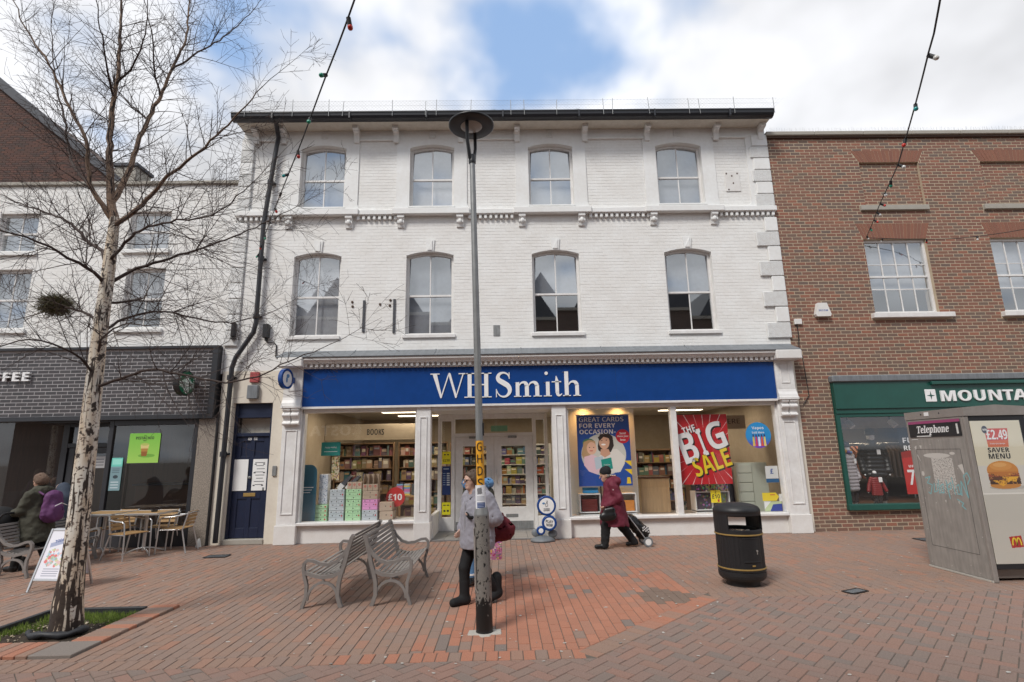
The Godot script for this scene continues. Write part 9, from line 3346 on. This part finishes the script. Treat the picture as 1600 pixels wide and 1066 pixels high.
func birch() -> void:
	var o := thing("birch_tree", "bare silver birch with peeling white bark standing in the square planting bed", "tree")
	var bark := print_mat(bark_image(), 0.8)
	var limb_bark: StandardMaterial3D = bark.duplicate()
	limb_bark.albedo_color = lin(0.36, 0.27, 0.22)
	var trunk := Mb.new()
	var pts := P3([[-4.37, -0.03, 5.33], [-4.375, 0.12, 5.33], [-4.38, 0.3, 5.33], [-4.385, 0.6, 5.33], [-4.39, 1.06, 5.33], [-4.405, 1.54, 5.33], [-4.415, 1.93, 5.33], [-4.43, 2.45, 5.33], [-4.445, 2.87, 5.33], [-4.45, 3.27, 5.33], [-4.45, 3.64, 5.33], [-4.46, 4.07, 5.33], [-4.465, 4.42, 5.33]])
	trunk.tube(pts, FA([0.155, 0.132, 0.12, 0.108, 0.099, 0.093, 0.087, 0.081, 0.076, 0.071, 0.066, 0.059, 0.05]), 28)
	var nz := noise_of(71, 6.0, 3)
	for i in trunk.v.size():
		var q := trunk.v[i]
		var rough := 0.004 + 0.03 * smoothstep(1.0, 0.0, q.y)
		trunk.v[i] = q + trunk.n[i] * nz.get_noise_3d(q.x * 1.4, q.y * 0.5, q.z * 1.4) * rough
		trunk.uv[i] = Vector2(trunk.uv[i].x, 1.0 - trunk.uv[i].y / 4.5)
	part("trunk", trunk, bark, o)
	var limbs := [
		[[[-4.46, 4.36, 5.33], [-4.56, 4.74, 5.33], [-4.64, 5.24, 5.33], [-4.69, 6.02, 5.33], [-4.68, 6.29, 5.33], [-4.72, 6.84, 5.33], [-4.78, 7.4, 5.33], [-4.87, 8.1, 5.33]], 0.05, 0.9],
		[[[-4.53, 4.62, 5.33], [-4.47, 4.91, 5.25], [-4.49, 5.21, 5.17], [-4.46, 5.69, 5.1], [-4.46, 5.92, 5.02], [-4.41, 6.31, 4.94], [-4.38, 6.7, 4.86], [-4.27, 7.31, 4.79], [-4.33, 8.01, 4.71], [-4.39, 8.75, 4.63]], 0.036, 0.9],
		[[[-4.45, 4.33, 5.33], [-4.2, 4.4, 5.45], [-3.93, 4.58, 5.56], [-3.6, 4.82, 5.68], [-3.24, 5.02, 5.8], [-2.86, 5.34, 5.91], [-2.55, 5.6, 6.03]], 0.030, 1.0],
		[[[-4.50, 4.40, 5.33], [-4.6, 4.57, 5.39], [-4.71, 4.76, 5.45], [-4.72, 5.05, 5.52], [-4.74, 5.29, 5.58], [-4.96, 5.71, 5.64], [-5.11, 6.04, 5.7], [-5.27, 6.32, 5.77], [-5.45, 6.61, 5.83], [-5.58, 6.94, 5.89]], 0.030, 0.9],
		[[[-4.45, 3.70, 5.33], [-4.67, 4.06, 5.17], [-4.98, 4.25, 5.0], [-5.36, 4.57, 4.84], [-5.78, 4.78, 4.68], [-6.28, 4.99, 4.51], [-6.9, 5.28, 4.35]], 0.026, 1.0],
		[[[-4.46, 3.60, 5.33], [-4.5, 3.73, 5.53], [-4.57, 3.77, 5.72], [-4.76, 3.88, 5.92], [-4.98, 3.93, 6.11], [-5.15, 3.97, 6.31]], 0.022, 0.9],
		[[[-4.45, 3.58, 5.33], [-4.31, 3.8, 5.22], [-3.96, 3.99, 5.11], [-3.6, 4.19, 4.99], [-3.05, 4.49, 4.88], [-2.71, 4.75, 4.77]], 0.022, 1.1],
		[[[-4.45, 3.88, 5.33], [-4.12, 4.05, 5.55], [-3.8, 4.07, 5.78], [-3.36, 4.06, 6.0], [-2.84, 4.0, 6.23], [-2.44, 4.14, 6.45]], 0.019, 1.1],
		[[[-4.44, 3.03, 5.33], [-4.39, 3.25, 5.11], [-4.11, 3.42, 4.88], [-3.77, 3.37, 4.66], [-3.49, 3.37, 4.43], [-3.11, 3.55, 4.21]], 0.018, 1.1],
		[[[-4.43, 2.45, 5.33], [-4.07, 2.52, 5.43], [-3.68, 2.59, 5.53], [-3.21, 2.5, 5.63], [-2.86, 2.42, 5.73], [-2.46, 2.45, 5.83], [-2.17, 2.56, 5.93], [-1.77, 2.69, 6.03]], 0.018, 1.0],
		[[[-4.44, 2.54, 5.33], [-4.45, 2.73, 5.5], [-4.59, 2.84, 5.68], [-4.77, 2.87, 5.86], [-4.9, 2.74, 6.03]], 0.016, 0.9],
		[[[-4.45, 3.12, 5.33], [-4.71, 3.3, 5.22], [-4.98, 3.4, 5.11], [-5.23, 3.45, 4.99], [-5.55, 3.41, 4.88], [-5.94, 3.36, 4.77]], 0.018, 1.0],
		[[[-4.72, 4.77, 5.45], [-5.03, 5.1, 5.37], [-5.16, 5.32, 5.28], [-5.37, 5.85, 5.2], [-5.65, 6.47, 5.11], [-5.89, 7.3, 5.03]], 0.018, 0.9],
		[[[-4.69, 6.0, 5.33], [-4.62, 6.19, 5.56], [-4.54, 6.42, 5.8], [-4.48, 6.71, 6.03]], 0.014, 0.8],
		[[[-4.68, 6.2, 5.33], [-4.42, 6.31, 5.47], [-4.21, 6.58, 5.61], [-4.13, 6.99, 5.75]], 0.014, 0.8],
		[[[-4.41, 6.31, 4.94], [-4.43, 6.58, 5.08], [-4.4, 6.93, 5.22], [-4.47, 7.37, 5.36]], 0.013, 0.8],
		[[[-4.46, 5.9, 5.02], [-4.81, 6.21, 4.88], [-5.11, 6.51, 4.74]], 0.013, 0.9],
		[[[-4.38, 6.75, 4.85], [-4.04, 7.22, 4.71], [-3.8, 7.61, 4.57], [-3.54, 8.17, 4.43]], 0.015, 0.9],
		[[[-4.45, 3.4, 5.33], [-4.3, 3.5, 5.05], [-4.5, 3.7, 4.6], [-4.8, 3.95, 4.2]], 0.016, 1.0],
		[[[-4.44, 2.8, 5.33], [-4.2, 2.95, 5.6], [-3.85, 3.0, 5.85], [-3.4, 2.95, 6.05]], 0.014, 1.0]]
	for L in limbs:
		var c := Curve3D.new()
		var a: Array = L[0]
		for i in a.size():
			var p0: Array = a[maxi(i - 1, 0)]
			var p1: Array = a[mini(i + 1, a.size() - 1)]
			var tn := (V(p1[0], p1[1], p1[2]) - V(p0[0], p0[1], p0[2])) / 6.0
			c.add_point(V(a[i][0], a[i][1], a[i][2]), -tn, tn)
		var ll: float = c.get_baked_length()
		var n := maxi(8, int(ll / 0.09))
		var p := PackedVector3Array()
		var rr := PackedFloat32Array()
		for i in n + 1:
			var t := float(i) / n
			var q := c.sample_baked(ll * t)
			if i > 0 and i < n: q += V(rng.randf_range(-1, 1), rng.randf_range(-1, 1), rng.randf_range(-1, 1)) * 0.011
			p.append(q)
			rr.append(lerpf(L[1], 0.0045, pow(t, 0.8)))
		var m := Mb.new()
		m.tube(p, rr, 9, true)
		var lb := part("limb", m, limb_bark if L[1] > 0.028 else M.twig, o)
		if L[1] > 0.028:
			for i in m.uv.size(): m.uv[i] = Vector2(m.uv[i].x, 0.55 - fmod(m.uv[i].y, 3.0) / 9.0)
			lb.mesh = m.mesh()
		# side branches
		twig_mb = Mb.new()
		var kids := int(ll * 11.5)
		for k in kids:
			var t := rng.randf_range(0.12, 1.0)
			var i := mini(int(t * n), n - 1)
			var along := (p[i + 1] - p[i]).normalized()
			var side := along.cross(V(rng.randf_range(-1, 1), rng.randf_range(-1, 1), rng.randf_range(-1, 1))).normalized()
			var nd := (along * rng.randf_range(0.5, 1.0) + side * 0.8 + V(0, 0.1, 0)).normalized()
			twig(p[i], nd, L[2] * rng.randf_range(0.4, 0.95) * (1.1 - 0.4 * t), minf(rr[i] * 0.5, 0.0065), 1)
		twig(p[n], (p[n] - p[n - 1]).normalized(), L[2] * 0.7, 0.0045, 0)
		part("twigs", twig_mb, M.twig, o, Transform3D.IDENTITY, "stuff")
	# witch's broom: a dense ball of fine shoots
	var nest := thing("twig_nest", "dense dark ball of fine twigs caught in the birch beside the trunk", "nest", V(-5.27, 3.47, 5.0))
	var nm := Mb.new()
	for i in 1500:
		var d := V(rng.randf_range(-1, 1), rng.randf_range(-0.6, 0.8), rng.randf_range(-1, 1)).normalized()
		var a := V(rng.randf_range(-0.11, 0.11), rng.randf_range(-0.09, 0.08), rng.randf_range(-0.1, 0.1))
		var b := a + d * V(0.19, 0.17, 0.18) * rng.randf_range(0.3, 1.0)
		nm.col = Color(0.07, 0.062, 0.03).lerp(Color(0.15, 0.13, 0.055), rng.randf())
		nm.tube(PackedVector3Array([a, a.lerp(b, 0.5) + V(rng.randf_range(-1, 1), rng.randf_range(-1, 1), rng.randf_range(-1, 1)) * 0.03, b]), FA([0.003, 0.0022, 0.001]), 3, false)
	part("shoots", nm, M.stock, nest, Transform3D.IDENTITY, "stuff")
